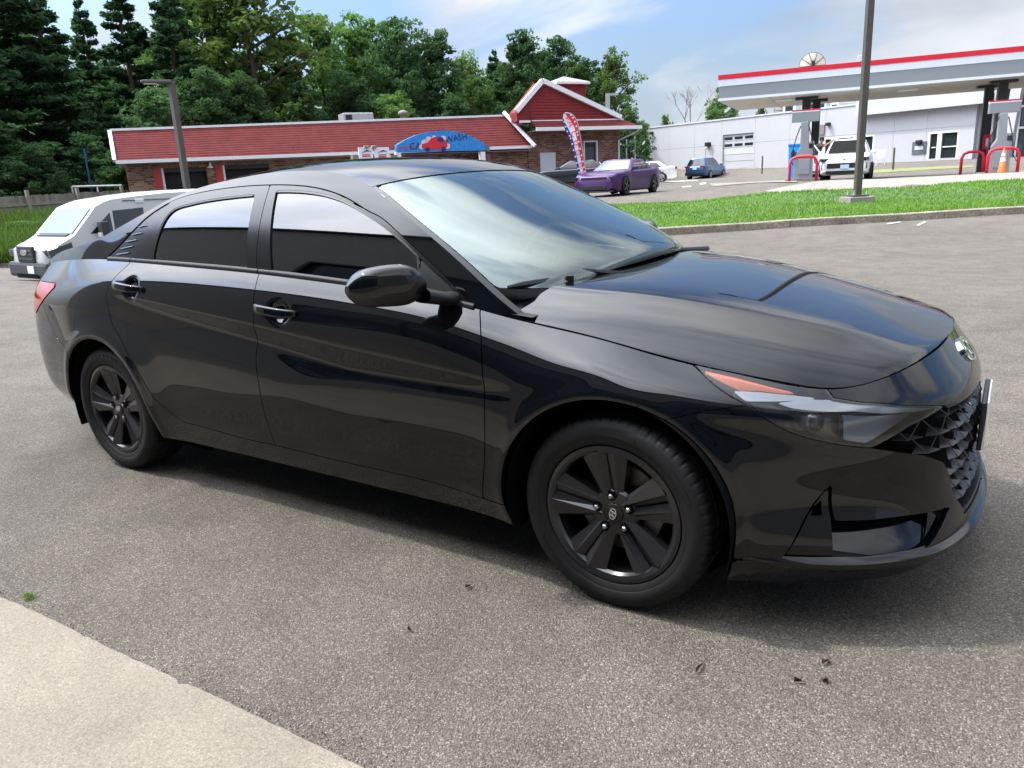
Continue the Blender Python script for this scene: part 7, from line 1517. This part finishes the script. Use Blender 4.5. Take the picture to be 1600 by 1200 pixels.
def broad_variant(seed, H, R, kind, n=9000, low=.12, size=.22):
    """crown of leafy boughs carried on limbs; local height H"""
    r_ = np.random.default_rng(seed); tb = MB(); trunk = [(r_.normal(0, .012)*H*f, r_.normal(0, .012)*H*f, H*f) for f in np.linspace(0, .9, 7)]; tb.tube(trunk, [H*.021*(1-f*.9) for f in np.linspace(0, 1, 7)], 8)
    C = []; nb = 26
    for k in range(nb):
        f = low+(1.0-low)*((k+.5)/nb); a = k*2.4+r_.uniform(-.5, .5); rad_ = R*math.sin(math.pi*min(1, (.16+.80*(f-low)/(1-low))))**.7*r_.uniform(.5, 1.12); z0_ = H*(f-.10)
        e = np.array([math.cos(a)*rad_, math.sin(a)*rad_, H*f+r_.uniform(-.02, .04)*H]); s0 = np.array([0, 0, min(z0_, H*.85)]); tb.tube([tuple(s0), tuple(s0*.5+e*.5+np.array([0, 0, .02*H])), tuple(e)], [H*.007, H*.005, H*.002], 5)
        m_ = 13
        for q in range(m_):
            g = .35+.65*r_.uniform(); c = s0*(1-g)+e*g+r_.normal(0, .075*R+.3, 3)*[1, 1, .8]; C.append((c, (.095*R+.18)*r_.uniform(.5, 1.4)))
    for q in range(8): C.append((np.array([r_.normal(0, R*.16), r_.normal(0, R*.16), H*r_.uniform(.84, 1.0)]), .09*R+.15))
    per = n//len(C); pts_ = []; nb_ = []
    for c, s_ in C:
        d = r_.normal(size=(per, 3)); d /= np.linalg.norm(d, axis=1, keepdims=True); rr_ = s_*r_.uniform(.25, 1, per)[:, None]**.5; pts_.append(c+d*rr_*[1.15, 1.15, .75]); nb_.append(d*.8+[0, 0, .5])
    return leaf_mesh('crown', np.concatenate(pts_), np.concatenate(nb_), size, seed, LEAFS[kind]), tb
def pine_variant(seed, H, R, n=9000, low=.06, size=.26, kind='pine', taper=.8):
    r_ = np.random.default_rng(seed); tb = MB(); tb.tube([(0, 0, 0), (r_.normal(0, .1), r_.normal(0, .1), H*.5), (r_.normal(0, .1), r_.normal(0, .1), H*.985)], [H*.017, H*.011, H*.002], 8); pts_ = []; nb_ = []; lv = int(H*1.15); br = []
    for i in range(lv):
        f = low+(1-low)*(i+.5)/lv; rl = R*(1-f)**taper*(1.0 if f > .18 else .85)+.25; nbh = r_.integers(4, 7)
        for k in range(nbh):
            a = r_.uniform(0, 2*math.pi); L_ = rl*r_.uniform(.6, 1.12); z = H*f+r_.uniform(-.25, .25); br.append((a, L_, z, f))
    tot = sum(b[1] for b in br)
    for a, L_, z, f in br:
        m_ = max(12, int(n*L_/tot)); t = r_.uniform(.12, 1, m_)**.8; lat = r_.normal(0, .13, m_)*L_*(.35+t*.8)*.9; up = (.10-.20*(1-f))*L_*t+.10*L_*t*t; d = np.array([math.cos(a), math.sin(a)]); pn = np.array([-d[1], d[0]])
        P = np.stack([d[0]*L_*t+pn[0]*lat, d[1]*L_*t+pn[1]*lat, z+up+r_.normal(0, .12, m_)], 1); pts_.append(P); nb_.append(np.tile([d[0]*.3, d[1]*.3, 1.1], (m_, 1))); tb.tube([(0, 0, z), (d[0]*L_*.85, d[1]*L_*.85, z+(.10-.20*(1-f))*L_*.85+.07*L_)], [.05, .015], 4)
    return leaf_mesh('crown', np.concatenate(pts_), np.concatenate(nb_), size, seed, LEAFS[kind], 1.25), tb
VAR = {}
def variant(key, fn):
    cm, tb = fn(); tr = tb.build('trunk', BARK, None, auto=.8); VAR[key] = (cm, tr.data); bpy.data.objects.remove(tr)
for k, (sd_, H_, R_) in enumerate(((11, 20, 4.2), (12, 20, 3.6), (13, 20, 4.8))): variant(('pine', k), lambda: pine_variant(sd_, H_, R_, 30000, size=.17))
for k, (sd_, R_) in enumerate(((21, 4.6), (22, 5.4), (23, 4.2))): variant(('broad', k), lambda: broad_variant(sd_, 17, R_, 'broad', 17000, size=.19))
for k, (sd_, R_) in enumerate(((31, 4.8), (32, 4.0))): variant(('dark', k), lambda: broad_variant(sd_, 15, R_, 'dark', 18000, .05, size=.18))
for k, (sd_, R_) in enumerate(((41, 4.4), (42, 3.6))): variant(('lite', k), lambda: broad_variant(sd_, 17, R_, 'lite', 9500, .2, size=.2))
VH0 = {'pine': 20, 'broad': 17, 'dark': 15, 'lite': 17}
tr_ = random.Random(17); used_px = []
def tree(kind, k, px, d, py_top, label, wide=1.0, group=None, sink=.3):
    x, y = polar(px, d); z0_ = terrain(x, y)-sink; zt_ = at_dist(px, py_top, d)[2]; s_ = (zt_-z0_)/VH0[kind]; o = empty({'pine': 'pine_tree', 'broad': 'leafy_tree', 'dark': 'leafy_tree', 'lite': 'leafy_tree'}[kind], (x, y, z0_), tr_.uniform(0, 6.28), label, 'tree', group); o.scale = (s_*wide, s_*wide, s_)
    cm, tm_ = VAR[(kind, k)]
    for nm, m_ in (('crown', cm), ('trunk', tm_)): q = bpy.data.objects.new(nm, m_); COL.objects.link(q); q.parent = o
    return o
GT = 'trees behind the brick building'
for i, (kind, k, px, d, pt_, wd, lb) in enumerate((
    ('pine', 0, -60, 50, -200, 1.2, 'huge dark pine at the left edge, its top out of the photo'), ('pine', 2, 35, 54, -130, 1.25, 'tall dark pine above the middle of the wooden fence'), ('pine', 1, 105, 60, -60, 1.1, 'dark pine right of the huge one, reaching the top edge'),
    ('dark', 0, -10, 47, 190, 1.3, 'low dark leafy tree at the left behind the fence end'), ('pine', 1, 172, 66, 2, .85, 'slim pine whose tip stands alone in the sky gap at the left'), ('pine', 0, 232, 60, -25, 1.05, 'dark pine behind the thin brown lamp post'), ('pine', 2, 205, 72, 70, .95, 'lower pine between two taller ones above the roof corner'),
    ('pine', 1, 300, 58, -30, 1.15, 'tall dark pine just right of the thin brown lamp post'), ('broad', 0, 352, 64, -40, .95, 'tall green tree with open crown right of the lamp post pines'), ('lite', 0, 415, 60, -55, 1.05, 'tall light green tree reaching the top edge above the red roof'), ('pine', 0, 452, 66, 40, .85, 'dark pine beside the gap of white sky left of the roof unit'),
    ('dark', 1, 150, 49, 215, 1.2, 'dark leafy tree filling the space behind the blue pole'), ('dark', 0, 262, 52, 150, 1.0, 'dark leafy tree close behind the left end of the red roof'), ('broad', 1, 520, 66, 34, .85, 'light topped tree above the grey rooftop unit'), ('dark', 1, 480, 58, 135, .95, 'dark rounded tree low behind the roof, left of the rooftop unit'), ('broad', 2, 585, 68, 30, .85, 'leafy tree with ragged top right of the rooftop unit'),
    ('dark', 0, 640, 64, 46, .78, 'tall dark rounded tree above the mushroom roof vent'), ('dark', 1, 692, 65, 56, .80, 'dark rounded twin tree above the blue arch sign'), ('dark', 0, 560, 60, 120, .9, 'dark tree low behind the rooftop unit'), ('lite', 1, 740, 72, 88, .7, 'pale green sparse tree right of the dark twin trees'), ('broad', 1, 752, 62, 120, .7, 'mid green tree low behind the roof near the gable'),
    ('pine', 1, 782, 66, 78, .9, 'pointed dark tree left of the gable peak'), ('dark', 1, 822, 64, 58, .8, 'tall dark tree right above the gable peak'), ('dark', 0, 868, 68, 72, .85, 'wide dark tree behind the cupola'), ('broad', 2, 912, 64, 92, .75, 'green tree right of the cupola'), ('lite', 0, 962, 66, 84, .72, 'light green tree with spiky top behind the grey lamp'), ('dark', 1, 985, 63, 175, .8, 'low dark tree at the right end of the brick building'), ('broad', 0, 1003, 70, 190, .6, 'small green tree between the gable and the white wall'),
    ('dark', 0, 330, 54, 120, 1.0, 'dark tree close behind the red roof under the tall light tree'), ('dark', 1, 405, 55, 125, .95, 'dark spreading tree close behind the middle of the red roof'), ('broad', 0, 1128, 96, 132, .75, 'round green tree over the white building left of the canopy'), ('broad', 2, 1110, 102, 160, .7, 'lower green tree beside the round one over the white building'), ('lite', 1, 1185, 104, 166, .55, 'yellowish small tree seen under the canopy'), ('broad', 1, 1040, 100, 182, .5, 'small tree top just above the left end of the white wall'))):
    tree(kind, k, px, d, pt_, lb, wd*(1.22 if px < 1010 else 1.0), GT if px < 1010 else 'trees over the white building')
for i, (kind, k, px, d, pt_, wd, lb) in enumerate((('dark', 0, 80, 72, 60, 1.5, 'broad dark tree far back between the pines at the left'), ('dark', 1, 190, 78, 110, 1.5, 'broad dark tree far back behind the slim pine'), ('broad', 1, 290, 80, 60, 1.4, 'green tree far back between the pines near the brown lamp post'), ('dark', 0, 390, 78, 90, 1.4, 'dark tree far back under the tall light tree'),
    ('dark', 1, 455, 80, 120, 1.3, 'dark tree far back below the sky gap'), ('dark', 0, 540, 82, 95, 1.4, 'dark tree far back behind the light topped tree'), ('broad', 2, 610, 82, 80, 1.3, 'green tree far back right of the ragged tree'), ('dark', 1, 665, 84, 100, 1.3, 'dark tree far back between the twin dark trees'),
    ('dark', 0, 730, 80, 128, 1.4, 'dark tree far back left of the gable'), ('broad', 0, 790, 82, 105, 1.3, 'green tree far back behind the pointed tree'), ('dark', 1, 850, 84, 95, 1.3, 'dark tree far back behind the gable peak'), ('dark', 0, 930, 80, 120, 1.2, 'dark tree far back right of the cupola'), ('broad', 1, 620, 58, 150, 1.2, 'low green tree just over the red roof below the twin trees'), ('dark', 1, 720, 58, 155, 1.2, 'low dark tree just over the red roof above the arch sign'),
    ('dark', 0, 60, 46, 235, 1.4, 'low dark bush like tree behind the middle of the fence'), ('dark', 1, 185, 47, 240, 1.2, 'low dark tree beside the end of the fence'))):
    tree(kind, k, px, d, pt_, lb, wd, GT)
# bare tree
x, y = polar(1076, 98); bt = empty('bare_tree', (x, y, terrain(x, y)), 0, 'leafless grey tree above the white wall left of the round green tree', 'tree'); hb_ = at_dist(1076, 148, 98)[2]-terrain(x, y); tw = MB(); rb_ = random.Random(5)
def twig(p, d, L_, r_, n_):
    e = p+d*L_; tw.tube([tuple(p), tuple((p+e)/2+Vector((rb_.uniform(-.1, .1), rb_.uniform(-.1, .1), 0))*L_*.3), tuple(e)], [r_, r_*.8, r_*.6], 4, cap=False)
    if n_:
        for _ in range(3): nd = (d+Vector((rb_.uniform(-.7, .7), rb_.uniform(-.7, .7), rb_.uniform(-.1, .5)))).normalized(); twig(e, nd, L_*rb_.uniform(.6, .8), r_*.6, n_-1)
twig(Vector((0, 0, 0)), Vector((0, 0, 1)), hb_*.42, .16, 4); o_ = tw.build('bare_branches', pmat('grey_bark', (.26, .23, .20), rough=.9), bt)
# shrubs at the fence foot and behind the roof line
for i, (px, d, pt_, wd, lb) in enumerate(((15, 33, 352, 1.6, 'leafy shrub on the bank below the fence at the far left'), (62, 33, 350, 1.4, 'weedy shrub on the bank behind the van windshield'), (100, 35, 338, 1.2, 'small shrub against the fence above the van'))):
    x, y = polar(px, d); z0_ = terrain(x, y)-.1; s_ = (at_dist(px, pt_, d)[2]-z0_)/15; o = empty('shrub', (x, y, z0_), i*1.3, lb, 'shrub', 'shrubs on the bank'); o.scale = (s_*2.2*wd, s_*2.2*wd, s_); cm, tm_ = VAR[('dark' if i else 'broad', 0)]
    for nm, m_ in (('crown', cm), ('trunk', tm_)): q = bpy.data.objects.new(nm, m_); COL.objects.link(q); q.parent = o
